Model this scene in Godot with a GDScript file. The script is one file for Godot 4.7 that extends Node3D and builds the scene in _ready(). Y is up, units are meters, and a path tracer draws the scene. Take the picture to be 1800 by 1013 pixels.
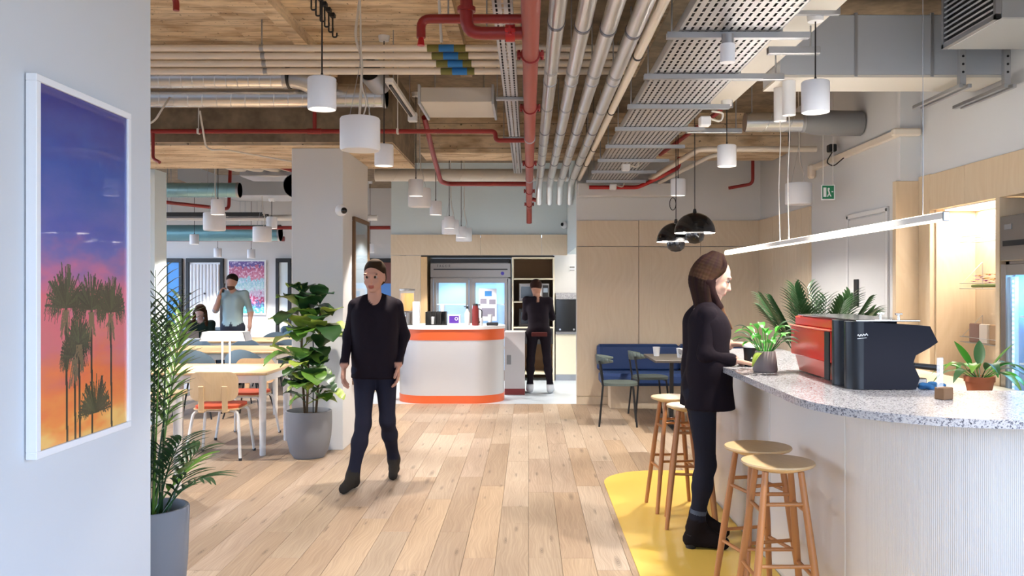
extends Node3D
# A co-working lounge. Units are metres, y is up, the camera stands 1.5 m above the floor and looks along -z.
# p(x, h, d): x to the right, h above the floor, d metres in front of the camera.

var M := {}
var taken := {}
var rng := RandomNumberGenerator.new()

static func p(x: float, h: float, d: float) -> Vector3:
	return Vector3(x, h, -d)

# ---------------------------------------------------------------- mesh builder
class MB:
	var st := SurfaceTool.new()
	var uv_on := false
	func _init(with_uv := false) -> void:
		uv_on = with_uv
		st.begin(Mesh.PRIMITIVE_TRIANGLES)
	func flat() -> void:
		st.set_smooth_group(-1)
	func smooth() -> void:
		st.set_smooth_group(1)
	func tri(a: Vector3, b: Vector3, c: Vector3) -> void:   # counter-clockwise from outside
		st.add_vertex(a); st.add_vertex(c); st.add_vertex(b)
	func quad(a: Vector3, b: Vector3, c: Vector3, d: Vector3) -> void:
		tri(a, b, c); tri(a, c, d)
	func quad_uv(a: Vector3, b: Vector3, c: Vector3, d: Vector3, r := Rect2(0, 0, 1, 1)) -> void:   # a = lower left, b = lower right, c = upper right
		var e := r.end
		var q := [[a, Vector2(r.position.x, e.y)], [c, Vector2(e.x, r.position.y)], [b, e], [a, Vector2(r.position.x, e.y)], [d, r.position], [c, Vector2(e.x, r.position.y)]]
		for v in q:
			st.set_uv(v[1]); st.add_vertex(v[0])
	func tri_out(a: Vector3, b: Vector3, c: Vector3, from: Vector3) -> void:
		if (b - a).cross(c - a).dot((a + b + c) / 3.0 - from) >= 0.0:
			tri(a, b, c)
		else:
			tri(a, c, b)
	func quad_out(a: Vector3, b: Vector3, c: Vector3, d: Vector3, from: Vector3) -> void:
		tri_out(a, b, c, from); tri_out(a, c, d, from)
	func box(c: Vector3, s: Vector3, bev := 0.0, t := Basis()) -> MB:
		flat()
		var h := s / 2.0
		var b := minf(bev, minf(h.x, minf(h.y, h.z)) * 0.95)
		var f := func(i: int, sg: Vector3) -> Vector3:
			var v := Vector3(sg.x * (h.x - (0.0 if i == 0 else b)), sg.y * (h.y - (0.0 if i == 1 else b)), sg.z * (h.z - (0.0 if i == 2 else b)))
			return c + t * v
		for i in 3:
			for sg in [-1.0, 1.0]:
				var q := []
				for k in [[-1, -1], [1, -1], [1, 1], [-1, 1]]:
					var v := Vector3()
					v[i] = sg; v[(i + 1) % 3] = k[0]; v[(i + 2) % 3] = k[1]
					q.append(f.call(i, v))
				quad_out(q[0], q[1], q[2], q[3], c)
		if b > 0.0:
			for i in 3:
				var j := (i + 1) % 3
				var k := (i + 2) % 3
				for a in [-1.0, 1.0]:
					for e in [-1.0, 1.0]:
						var v := Vector3(); v[i] = a; v[j] = e; v[k] = -1.0
						var w := v; w[k] = 1.0
						quad_out(f.call(i, v), f.call(i, w), f.call(j, w), f.call(j, v), c)
			for x in [-1.0, 1.0]:
				for y in [-1.0, 1.0]:
					for z in [-1.0, 1.0]:
						var v := Vector3(x, y, z)
						tri_out(f.call(0, v), f.call(1, v), f.call(2, v), c)
		return self
	# box given by two corners, x / h / d ranges
	func bx(x0: float, x1: float, h0: float, h1: float, d0: float, d1: float, bev := 0.0) -> MB:
		return box(Vector3((x0 + x1) / 2, (h0 + h1) / 2, -(d0 + d1) / 2), Vector3(absf(x1 - x0), absf(h1 - h0), absf(d1 - d0)), bev)
	func frame_of(dir: Vector3) -> Basis:
		var y := dir.normalized()
		var x := y.cross(Vector3.UP if absf(y.y) < 0.95 else Vector3.RIGHT).normalized()
		return Basis(x, y, x.cross(y))
	func cyl(a: Vector3, b: Vector3, ra: float, rb := -1.0, n := 12, caps := true) -> MB:
		if rb < 0.0:
			rb = ra
		var f := frame_of(b - a)
		var la := []
		var lb := []
		for i in n:
			var w := f.x * cos(TAU * i / n) + f.z * sin(TAU * i / n)
			la.append(a + w * ra); lb.append(b + w * rb)
		smooth()
		var mid := (a + b) / 2.0
		for i in n:
			var j := (i + 1) % n
			quad_out(la[i], la[j], lb[j], lb[i], mid)
		if caps:
			flat()
			for i in n:
				var j := (i + 1) % n
				if ra > 0.0005:
					tri_out(a, la[i], la[j], mid)
				if rb > 0.0005:
					tri_out(b, lb[i], lb[j], mid)
		return self
	func tube(pts: Array, r, n := 8, caps := true) -> MB:
		var rings := []
		var f := frame_of(pts[1] - pts[0])
		for k in pts.size():
			var dir: Vector3 = (pts[mini(k + 1, pts.size() - 1)] - pts[maxi(k - 1, 0)]).normalized()
			var x := (f.x - dir * f.x.dot(dir)).normalized()
			f = Basis(x, dir, x.cross(dir))
			var rr: float = r[k] if r is Array else r
			var ring := []
			for i in n:
				ring.append(pts[k] + (f.x * cos(TAU * i / n) + f.z * sin(TAU * i / n)) * rr)
			rings.append(ring)
		smooth()
		for k in pts.size() - 1:
			var mid: Vector3 = (pts[k] + pts[k + 1]) / 2.0
			for i in n:
				var j := (i + 1) % n
				quad_out(rings[k][i], rings[k][j], rings[k + 1][j], rings[k + 1][i], mid)
		if caps:
			flat()
			for i in n:
				var j := (i + 1) % n
				tri_out(pts[0], rings[0][i], rings[0][j], pts[1])
				tri_out(pts[-1], rings[-1][i], rings[-1][j], pts[-2])
		return self
	# profile: [[radius, height], ...]; climbing gives outward faces, falling inward ones
	func lathe(prof: Array, c: Vector3, n := 24, t := Basis()) -> MB:
		smooth()
		for k in prof.size() - 1:
			var sharp := (k > 0 and absf(Vector2(prof[k][0] - prof[k - 1][0], prof[k][1] - prof[k - 1][1]).normalized().dot(Vector2(prof[k + 1][0] - prof[k][0], prof[k + 1][1] - prof[k][1]).normalized())) < 0.6)
			if sharp or k == 0:
				st.set_smooth_group(10 + k)
			for i in n:
				var a0 := TAU * i / n
				var a1 := TAU * (i + 1) / n
				if i == n - 1:
					a1 = 0.0
				var v := func(q: Array, a: float) -> Vector3: return c + t * Vector3(q[0] * cos(a), q[1], -q[0] * sin(a))
				var A: Vector3 = v.call(prof[k], a0)
				var B: Vector3 = v.call(prof[k], a1)
				var C: Vector3 = v.call(prof[k + 1], a1)
				var D: Vector3 = v.call(prof[k + 1], a0)
				if prof[k][0] > 0.0002:
					tri(A, B, C)
				if prof[k + 1][0] > 0.0002:
					tri(A, C, D)
		return self
	# polygon (Vector2 list) swept along w: point = o + u*x + v*y
	func prism(poly: Array, o: Vector3, u: Vector3, v: Vector3, w: Vector3, soft := false) -> MB:
		var pk := PackedVector2Array(poly)
		var ix := Geometry2D.triangulate_polygon(pk)
		var wn := w.normalized()
		flat()
		for i in range(0, ix.size(), 3):
			var q := []
			for k in 3:
				q.append(o + u * pk[ix[i + k]].x + v * pk[ix[i + k]].y)
			if (q[1] - q[0]).cross(q[2] - q[0]).dot(wn) > 0.0:
				tri(q[0], q[2], q[1]); tri(q[0] + w, q[1] + w, q[2] + w)
			else:
				tri(q[0], q[1], q[2]); tri(q[0] + w, q[2] + w, q[1] + w)
		if soft:
			st.set_smooth_group(3)
		var ccw := not Geometry2D.is_polygon_clockwise(pk)
		var hand := u.cross(v).dot(w) > 0.0
		for i in pk.size():
			var a := pk[i]
			var b := pk[(i + 1) % pk.size()]
			var A := o + u * a.x + v * a.y
			var B := o + u * b.x + v * b.y
			if ccw == hand:
				quad(A, B, B + w, A + w)
			else:
				quad(B, A, A + w, B + w)
		return self
	func sphere(c: Vector3, r: Vector3, n := 16, t := Basis()) -> MB:
		smooth()
		var m := n / 2
		for k in m:
			for i in n:
				var q := []
				for s in [[k, i], [k, i + 1], [k + 1, i + 1], [k + 1, i]]:
					var la: float = PI * s[0] / m - PI / 2
					var lo: float = TAU * (s[1] % n) / n
					q.append(c + t * (Vector3(cos(la) * cos(lo), sin(la), cos(la) * sin(lo)) * r))
				if k > 0:
					tri_out(q[0], q[1], q[2], c)
				if k < m - 1:
					tri_out(q[0], q[2], q[3], c)
		return self
	func done() -> ArrayMesh:
		st.generate_normals()
		return st.commit()

# round the corners of a polyline
static func bent(pts: Array, r: float, seg := 5) -> Array:
	var out := [pts[0]]
	for i in range(1, pts.size() - 1):
		var a: Vector3 = (pts[i - 1] - pts[i])
		var b: Vector3 = (pts[i + 1] - pts[i])
		var rr := minf(r, minf(a.length(), b.length()) * 0.48)
		var s: Vector3 = pts[i] + a.normalized() * rr
		var e: Vector3 = pts[i] + b.normalized() * rr
		for k in seg + 1:
			var t := float(k) / seg
			out.append(s.lerp(pts[i], t).lerp(pts[i].lerp(e, t), t))
	out.append(pts[-1])
	return out

static func round_rect(x0: float, y0: float, x1: float, y1: float, r: float, seg := 5) -> Array:
	var out := []
	for c in [[x1 - r, y0 + r, -PI / 2], [x1 - r, y1 - r, 0.0], [x0 + r, y1 - r, PI / 2], [x0 + r, y0 + r, PI]]:
		for k in seg + 1:
			var a: float = c[2] + PI / 2 * k / seg
			out.append(Vector2(c[0] + r * cos(a), c[1] + r * sin(a)))
	return out

# ---------------------------------------------------------------- scene tree helpers
func numbered(n: String) -> String:
	if not taken.has(n):
		taken[n] = 0
		return n
	taken[n] += 1
	return "%s_%03d" % [n, taken[n]]

func tag(o: Node, label: String, category := "", group := "", kind := "") -> Node:
	if label: o.set_meta("label", label)
	if category: o.set_meta("category", category)
	if group: o.set_meta("group", group)
	if kind: o.set_meta("kind", kind)
	return o

func thing(called: String, at: Vector3, label: String, category: String, group := "") -> Node3D:
	var o := Node3D.new()
	o.name = numbered(called)
	add_child(o)
	o.position = at
	tag(o, label, category, group)
	return o

# a part whose mesh is given in world axes; base = where its top-level thing stands
func part(parent: Node3D, called: String, mesh, m: Material, label := "", base = null) -> MeshInstance3D:
	var o := MeshInstance3D.new()
	o.mesh = mesh.done() if mesh is MB else mesh
	o.material_override = m
	o.name = called
	parent.add_child(o, true)
	if base != null:
		o.position = -base
	if label: o.set_meta("label", label)
	return o

func rebased(mesh: ArrayMesh, at: Vector3) -> ArrayMesh:
	var st := SurfaceTool.new()
	st.append_from(mesh, 0, Transform3D(Basis(), -at))
	return st.commit()

# a thing or a piece of the setting that is one mesh, given in world axes
func solo(called: String, mb, m: Material, label := "", category := "", group := "", kind := "") -> MeshInstance3D:
	var mesh: ArrayMesh = mb.done() if mb is MB else mb
	var bb := mesh.get_aabb()
	var at := Vector3(bb.get_center().x, bb.position.y, bb.get_center().z)
	var o := MeshInstance3D.new()
	o.mesh = rebased(mesh, at)
	o.material_override = m
	o.name = numbered(called)
	add_child(o)
	o.position = at
	tag(o, label, category, group, kind)
	return o

func wall(called: String, mb: MB, m: Material, label := "") -> MeshInstance3D:
	return solo(called, mb, m, label, "", "", "structure")

func copy(src: Node3D, at: Vector3, turn := 0.0, label := "") -> Node3D:
	var o := src.duplicate()
	o.name = numbered(String(src.name).rstrip("0123456789").rstrip("_"))
	add_child(o)
	o.position = at
	o.rotation.y = turn
	if label: o.set_meta("label", label)
	return o

# ---------------------------------------------------------------- materials
func mat(c: Color, rough := 0.6, metal := 0.0) -> StandardMaterial3D:
	var m := StandardMaterial3D.new()
	m.albedo_color = c
	m.roughness = rough
	m.metallic = metal
	return m

func rgb(r: int, g: int, b: int) -> Color:
	return Color(r / 255.0, g / 255.0, b / 255.0)

func tri_tex(m: StandardMaterial3D, t: Texture2D, scale: Vector3, world := true, offset := Vector3.ZERO) -> StandardMaterial3D:
	m.albedo_texture = t
	m.uv1_triplanar = true
	m.uv1_world_triplanar = world
	m.uv1_scale = scale
	m.uv1_offset = offset
	m.uv1_triplanar_sharpness = 8.0
	return m

func fnl(s: int, freq: float, oct := 3) -> FastNoiseLite:
	var n := FastNoiseLite.new()
	n.seed = s
	n.frequency = freq
	n.fractal_octaves = oct
	n.noise_type = FastNoiseLite.TYPE_SIMPLEX_SMOOTH
	return n

func to_tex(w: int, h: int, f: Callable) -> ImageTexture:
	var im := Image.create(w, h, false, Image.FORMAT_RGBA8)
	for y in h:
		for x in w:
			im.set_pixel(x, y, f.call(x, y))
	return ImageTexture.create_from_image(im)

# wood whose grain runs along v; periodic enough at the plank length
func wood_tex(w: int, h: int, a: Color, b: Color, s: int, knots: int) -> ImageTexture:
	var n1 := fnl(s, 0.02, 3)
	var n2 := fnl(s + 1, 0.006, 2)
	var n3 := fnl(s + 2, 0.12, 2)
	var ks := []
	var r := RandomNumberGenerator.new()
	r.seed = s
	for i in knots:
		ks.append([r.randf() * w, r.randf() * h, 3.0 + r.randf() * 6.0])
	return to_tex(w, h, func(x: int, y: int) -> Color:
		var bend := n2.get_noise_2d(x * 0.6, y * 1.0) * 26.0
		var g := n1.get_noise_2d((x + bend) * 5.0, y * 0.25) * 0.5 + 0.5
		var fine := n3.get_noise_2d(x * 3.0, y * 0.06) * 0.5 + 0.5
		var big := n2.get_noise_2d(x * 1.2 + 300.0, y * 0.5) * 0.5 + 0.5
		var c := a.lerp(b, clampf(g * 0.5 + fine * 0.35 + big * 0.3 - 0.15, 0.0, 1.0))
		for k in ks:
			var q := Vector2((x - k[0]) * 1.0, (y - k[1]) * 0.5).length()
			if q < k[2] * 2.2:
				c = c.lerp(b.darkened(0.45), clampf(1.0 - q / (k[2] * 2.2), 0.0, 1.0) * (0.55 + 0.45 * sin(q * 1.6)))
		return c)

# ---------------------------------------------------------------- figures: smooth union of tapered capsules and ellipsoids, meshed as surface nets
# prim: ["c", a, b, ra, rb, colour] or ["e", centre, radii, basis, colour]; colours are linear
static func net(prims: Array, cell: float, k: float, into: Dictionary) -> void:
	var lo := Vector3.INF
	var hi := -Vector3.INF
	var boxes := []
	for q in prims:
		var a: Vector3
		var b: Vector3
		if q[0] == "c":
			var r := Vector3.ONE * maxf(q[3], q[4])
			a = q[1].min(q[2]) - r
			b = q[1].max(q[2]) + r
		else:
			var r: Vector3 = Vector3.ONE * maxf(q[2].x, maxf(q[2].y, q[2].z))
			a = q[1] - r
			b = q[1] + r
		var pad := Vector3.ONE * (k + cell * 2.0)
		boxes.append([a - pad, b + pad])
		lo = lo.min(a - pad)
		hi = hi.max(b + pad)
	var nx := int((hi.x - lo.x) / cell) + 2
	var ny := int((hi.y - lo.y) / cell) + 2
	var nz := int((hi.z - lo.z) / cell) + 2
	var f := PackedFloat32Array()
	f.resize(nx * ny * nz)
	f.fill(9.0)
	var near := f.duplicate()
	var who := PackedByteArray()
	who.resize(nx * ny * nz)
	for pi in prims.size():
		var q: Array = prims[pi]
		var b0: Vector3 = (boxes[pi][0] - lo) / cell
		var b1: Vector3 = (boxes[pi][1] - lo) / cell
		var is_c: bool = q[0] == "c"
		var A: Vector3 = q[1]
		var ab := Vector3.ZERO
		var l2 := 1.0
		var inv := Basis()
		var rad := Vector3.ONE
		var rmin := 1.0
		if is_c:
			ab = q[2] - q[1]
			l2 = maxf(ab.length_squared(), 1e-9)
		else:
			inv = (q[3] as Basis).transposed()
			rad = q[2]
			rmin = minf(rad.x, minf(rad.y, rad.z))
		var ra: float = q[3] if is_c else 0.0
		var rb: float = q[4] if is_c else 0.0
		for z in range(maxi(0, int(b0.z)), mini(nz, int(b1.z) + 2)):
			for y in range(maxi(0, int(b0.y)), mini(ny, int(b1.y) + 2)):
				var row := (z * ny + y) * nx
				for x in range(maxi(0, int(b0.x)), mini(nx, int(b1.x) + 2)):
					var w := lo + Vector3(x, y, z) * cell - A
					var d: float
					if is_c:
						var t := clampf(w.dot(ab) / l2, 0.0, 1.0)
						d = (w - ab * t).length() - (ra + (rb - ra) * t)
					else:
						var v := (inv * w) / rad
						var len := v.length()
						var gl := (v / rad).length()
						d = len * (len - 1.0) / maxf(gl, 1e-6) if len > 0.05 else -rmin
					var i := row + x
					if d < near[i]:
						near[i] = d
						who[i] = pi
					var o := f[i]
					var h := maxf(k - absf(o - d), 0.0) / k
					f[i] = minf(o, d) - h * h * k * 0.25
	if into.has("cut"):   # a level hem
		for z in nz:
			for y in ny:
				var h: float = into.cut - (lo.y + y * cell)
				var row := (z * ny + y) * nx
				for x in nx:
					if f[row + x] < h:
						f[row + x] = h
	var vid := {}
	var verts: PackedVector3Array = into.v
	var cols: PackedColorArray = into.c
	var idx: PackedInt32Array = into.i
	var step := [1, nx, nx * ny]
	var reach := cell * 1.9
	var cellsat := PackedInt32Array()
	for z in nz - 1:
		for y in ny - 1:
			var row := (z * ny + y) * nx
			for x in nx - 1:
				var i := row + x
				if absf(f[i]) > reach:
					continue
				var s := Vector3.ZERO
				var n := 0
				for e in EDGES:
					var u: Vector3 = e[0]
					var v: Vector3 = e[1]
					var fu := f[i + int(u.x) + int(u.y) * nx + int(u.z) * nx * ny]
					var fv := f[i + int(v.x) + int(v.y) * nx + int(v.z) * nx * ny]
					if (fu < 0.0) != (fv < 0.0):
						s += u.lerp(v, fu / (fu - fv))
						n += 1
				if n > 0:
					vid[i] = verts.size()
					cellsat.append(i)
					verts.append(lo + (Vector3(x, y, z) + s / n) * cell)
					var pc: Array = prims[who[i]]
					cols.append(pc[5] if pc[0] == "c" else pc[4])
	for i in cellsat:
		for ax in 3:
			var a: int = step[ax]
			var b: int = step[(ax + 1) % 3]
			var c: int = step[(ax + 2) % 3]
			if i + a >= f.size():
				continue
			var f0 := f[i]
			var f1 := f[i + a]
			if (f0 < 0.0) == (f1 < 0.0):
				continue
			if not (vid.has(i - b) and vid.has(i - c) and vid.has(i - b - c)):
				continue
			var q := [vid[i], vid[i - b], vid[i - b - c], vid[i - c]]
			if f0 < 0.0:
				idx.append_array([q[0], q[2], q[1], q[0], q[3], q[2]])
			else:
				idx.append_array([q[0], q[1], q[2], q[0], q[2], q[3]])
	into.v = verts
	into.c = cols
	into.i = idx

const EDGES := [
	[Vector3(0, 0, 0), Vector3(1, 0, 0)], [Vector3(0, 1, 0), Vector3(1, 1, 0)], [Vector3(0, 0, 1), Vector3(1, 0, 1)], [Vector3(0, 1, 1), Vector3(1, 1, 1)],
	[Vector3(0, 0, 0), Vector3(0, 1, 0)], [Vector3(1, 0, 0), Vector3(1, 1, 0)], [Vector3(0, 0, 1), Vector3(0, 1, 1)], [Vector3(1, 0, 1), Vector3(1, 1, 1)],
	[Vector3(0, 0, 0), Vector3(0, 0, 1)], [Vector3(1, 0, 0), Vector3(1, 0, 1)], [Vector3(0, 1, 0), Vector3(0, 1, 1)], [Vector3(1, 1, 0), Vector3(1, 1, 1)]]

static func net_mesh(into: Dictionary) -> ArrayMesh:
	var v: PackedVector3Array = into.v
	var idx: PackedInt32Array = into.i
	var nrm := PackedVector3Array()
	nrm.resize(v.size())
	for t in range(0, idx.size(), 3):
		var a := idx[t]
		var b := idx[t + 1]
		var c := idx[t + 2]
		var n := (v[c] - v[a]).cross(v[b] - v[a])
		nrm[a] += n; nrm[b] += n; nrm[c] += n
	for i in v.size():
		nrm[i] = nrm[i].normalized()
	var arr := []
	arr.resize(Mesh.ARRAY_MAX)
	arr[Mesh.ARRAY_VERTEX] = v
	arr[Mesh.ARRAY_NORMAL] = nrm
	arr[Mesh.ARRAY_COLOR] = into.c
	arr[Mesh.ARRAY_INDEX] = idx
	var m := ArrayMesh.new()
	m.add_surface_from_arrays(Mesh.PRIMITIVE_TRIANGLES, arr)
	return m

static func fresh() -> Dictionary:
	return {"v": PackedVector3Array(), "c": PackedColorArray(), "i": PackedInt32Array()}

func field(prims: Array, cell: float, k: float) -> ArrayMesh:
	var g := fresh()
	net(prims, cell, k, g)
	return net_mesh(g)

# head prims about the centre of the skull; b turns the head (b.z = where the face looks)
func head_prims(c: Vector3, b: Basis, s: float, skin: Color, fine := true) -> Array:
	var e := func(at: Vector3, r: Vector3, col: Color, t := Basis()) -> Array: return ["e", c + b * (at * s), r * s, b * t, col]
	var lip := skin * Color(0.72, 0.42, 0.42)
	var q := [
		e.call(Vector3(0, 0.02, -0.012), Vector3(0.076, 0.098, 0.096), skin),
		e.call(Vector3(0, -0.045, 0.025), Vector3(0.058, 0.072, 0.066), skin),
		e.call(Vector3(0, -0.094, 0.05), Vector3(0.03, 0.022, 0.028), skin),
	]
	if fine:
		q += [
			e.call(Vector3(0, -0.018, 0.092), Vector3(0.010, 0.026, 0.014), skin, Basis(Vector3.RIGHT, -0.35)),
			e.call(Vector3(0, -0.034, 0.101), Vector3(0.014, 0.010, 0.013), skin),
			e.call(Vector3(0, 0.026, 0.076), Vector3(0.055, 0.012, 0.016), skin),
			e.call(Vector3(0, -0.062, 0.083), Vector3(0.022, 0.007, 0.010), lip),
			e.call(Vector3(0, -0.073, 0.081), Vector3(0.019, 0.007, 0.010), lip)]
		for sx in [-1.0, 1.0]:
			q += [
				e.call(Vector3(0.074 * sx, -0.01, -0.008), Vector3(0.009, 0.03, 0.018), skin),
				e.call(Vector3(0.032 * sx, 0.004, 0.072), Vector3(0.013, 0.006, 0.010), Color(0.35, 0.3, 0.27)),
				e.call(Vector3(0.032 * sx, 0.004, 0.079), Vector3(0.007, 0.005, 0.005), Color(0.03, 0.02, 0.015)),
				e.call(Vector3(0.033 * sx, 0.026, 0.081), Vector3(0.019, 0.004, 0.007), Color(0.05, 0.03, 0.02)),
				e.call(Vector3(0.036 * sx, -0.035, 0.062), Vector3(0.024, 0.024, 0.018), skin)]
	return q

# hand prims: w = wrist, b.y = towards the fingers, b.z = palm side, b.x = thumb side; curl in radians per joint
func hand_prims(w: Vector3, b: Basis, curl: float, skin: Color, s := 1.0) -> Array:
	var q := []
	for i in 4:
		var off := (0.027 - 0.018 * i) * s
		q.append(["c", w + b.x * off * 0.55, w + b.x * off + b.y * 0.082 * s, 0.013 * s, 0.0105 * s, skin])
		var at := w + b.x * off + b.y * 0.085 * s
		var dir := (b.y + b.x * (0.12 - 0.08 * i)).normalized()
		var ln: float = [0.036, 0.041, 0.038, 0.030][i] * s
		for j in 3:
			dir = dir.rotated(b.y.cross(b.z).normalized(), curl * (0.8 if j == 0 else 1.0))
			var to := at + dir * ln
			q.append(["c", at, to, 0.0092 * s, 0.0082 * s, skin])
			at = to
			ln *= 0.72
	var th := w + b.x * 0.022 * s + b.y * 0.02 * s
	var td := (b.x * 0.75 + b.y * 0.65 + b.z * 0.25).normalized()
	for j in 3:
		var to: Vector3 = th + td * [0.038, 0.032, 0.026][j] * s
		q.append(["c", th, to, 0.0115 * s, 0.0095 * s, skin])
		th = to
		td = (td + b.y * 0.35 + b.z * 0.25 * curl).normalized()
	return q

# j: joints in world axes; col: {skin, top, pants, shoe}; sleeves reach the wrist, unless short
func figure(called: String, at: Vector3, label: String, j: Dictionary, col: Dictionary, group := "") -> Node3D:
	var root := thing(called, at, label, "person", group)
	var skin: Color = col.skin
	var top: Color = col.top
	var pants: Color = col.pants
	var g := fresh()
	var fwd: Vector3 = j.fwd
	var side: Vector3 = (j.shoulder_l - j.shoulder_r).normalized()
	var b := []
	var mid_hip: Vector3 = (j.hip_l + j.hip_r) / 2
	var mid_sh: Vector3 = (j.shoulder_l + j.shoulder_r) / 2
	var belly: Vector3 = mid_hip.lerp(mid_sh, 0.42) + fwd * 0.01
	var w: float = col.get("build", 1.0)
	for s in ["l", "r"]:
		var sg := 1.0 if s == "l" else -1.0
		var hip: Vector3 = j["hip_" + s]
		var kn: Vector3 = j["knee_" + s]
		var an: Vector3 = j["ankle_" + s]
		var sh: Vector3 = j["shoulder_" + s]
		var el: Vector3 = j["elbow_" + s]
		var wr: Vector3 = j["wrist_" + s]
		b.append(["c", hip, kn, 0.088 * w, 0.058 * w, pants])
		b.append(["c", kn, kn.lerp(an, 0.35), 0.057 * w, 0.058 * w, pants])
		b.append(["c", kn.lerp(an, 0.35), kn.lerp(an, 0.86), 0.058 * w, 0.043 * w, pants])
		b.append(["c", kn.lerp(an, 0.86), an, 0.036, 0.036, col.get("ankle", pants)])
		b.append(["c", hip, mid_hip + Vector3(0, 0.06, 0), 0.1 * w, 0.1 * w, pants])
		b.append(["c", mid_sh + side * sg * 0.06 - Vector3(0, 0.10, 0) + fwd * 0.01, belly + side * sg * 0.045, 0.108 * w, 0.098 * w, top])
		b.append(["c", belly + side * sg * 0.045, mid_hip + side * sg * 0.05 + Vector3(0, 0.05, 0), 0.098 * w, 0.105 * w, top])
		b.append(["c", mid_sh + Vector3(0, 0.0, 0), sh, 0.056 * w, 0.052 * w, top])
		b.append(["c", sh, el, 0.056 * w, 0.042 * w, top])
		var short: bool = col.get("short", false)
		b.append(["c", el, el.lerp(wr, 0.9), 0.042 * w, 0.032 * w if not short else 0.026, skin if short else top])
		b.append(["c", el.lerp(wr, 0.9), wr, 0.025, 0.024, skin])
		# shoe
		var tf: Vector3 = j.get("toe_" + s, an + fwd * 0.17 - Vector3(0, 0.06, 0))
		var floor_h: float = tf.y
		var heel := Vector3(an.x, floor_h, an.z) - (tf - an).slide(Vector3.UP).normalized() * 0.035
		b.append(["c", an + Vector3(0, 0.01, 0), heel.lerp(an, 0.35), 0.044, 0.04, col.shoe])
		b.append(["c", heel + Vector3(0, 0.012, 0), tf, 0.036, 0.03, col.shoe])
		b.append(["c", an, tf + Vector3(0, 0.012, 0), 0.038, 0.026, col.shoe])
		if s == "l":
			b.append(["c", mid_sh + Vector3(0, 0.0, 0), j.head - Vector3(0, 0.09, 0), 0.055, 0.05, skin])
	net(b, col.get("cell", 0.013), 0.035, g)
	var fine: bool = col.get("fine", true)
	var hb: Basis = j.head_basis
	net(head_prims(j.head, hb, col.get("head", 1.0), skin, fine), 0.0042 if fine else 0.009, 0.012 if fine else 0.02, g)
	for s in ["l", "r"]:
		if j.has("hand_" + s):
			net(hand_prims(j["wrist_" + s], j["hand_" + s], j.get("curl_" + s, 0.3), skin, col.get("hand", 1.0)), 0.005 if fine else 0.007, 0.006, g)
	part(root, "body", net_mesh(g), M.figure, "", at)
	return root

# ---------------------------------------------------------------- camera, sky, exposure
func set_camera() -> void:
	var cam := Camera3D.new()
	cam.name = "camera"
	cam.projection = Camera3D.PROJECTION_FRUSTUM
	cam.near = 0.05
	cam.far = 80.0
	cam.size = 2.0 * 0.05 * 506.5 / 1500.0
	cam.frustum_offset = Vector2(-29.0 / 1500.0, -3.5 / 1500.0) * 0.05
	add_child(cam)
	cam.position = Vector3(0, 1.5, 0)
	cam.current = true

func set_world() -> void:
	var sky := ProceduralSkyMaterial.new()
	sky.sky_top_color = Color(0.60, 0.73, 0.92)
	sky.sky_horizon_color = Color(0.84, 0.91, 1.0)
	sky.ground_bottom_color = Color(0.42, 0.42, 0.42)
	sky.ground_horizon_color = Color(0.62, 0.66, 0.70)
	sky.sky_energy_multiplier = 1.0
	var s := Sky.new()
	s.sky_material = sky
	var e := Environment.new()
	e.background_mode = Environment.BG_SKY
	e.sky = s
	e.background_energy_multiplier = SKY
	e.tonemap_mode = Environment.TONE_MAPPER_LINEAR
	e.tonemap_exposure = EXPOSURE
	e.sdfgi_enabled = true
	e.ssao_enabled = true
	e.ssil_enabled = true
	var w := WorldEnvironment.new()
	w.name = "world"
	w.environment = e
	add_child(w)

const EXPOSURE := 1.13
const SKY := 8.8
const LAMP := 5.6          # each cylinder downlight
const WARM := Color(1.0, 0.97, 0.93)

func spot(parent: Node3D, at: Vector3, energy: float, angle: float, col: Color, size := 0.05, soft := 0.35) -> void:
	var l := SpotLight3D.new()
	l.name = "lamp_light"
	l.light_energy = energy
	l.spot_angle = angle
	l.spot_angle_attenuation = soft
	l.light_color = col
	l.light_size = size
	l.spot_range = 30.0
	l.spot_attenuation = 2.0
	l.shadow_enabled = true
	parent.add_child(l, true)
	l.position = at
	l.rotation_degrees.x = -90

func area(parent: Node3D, at: Vector3, size: Vector2, energy: float, col: Color, turn := Vector3(-90, 0, 0)) -> void:
	var l := AreaLight3D.new()
	l.name = "area_light"
	l.area_size = size
	l.light_energy = energy
	l.light_color = col
	l.area_range = 30.0
	l.area_attenuation = 2.0
	l.shadow_enabled = true
	parent.add_child(l, true)
	l.position = at
	l.rotation_degrees = turn

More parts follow.
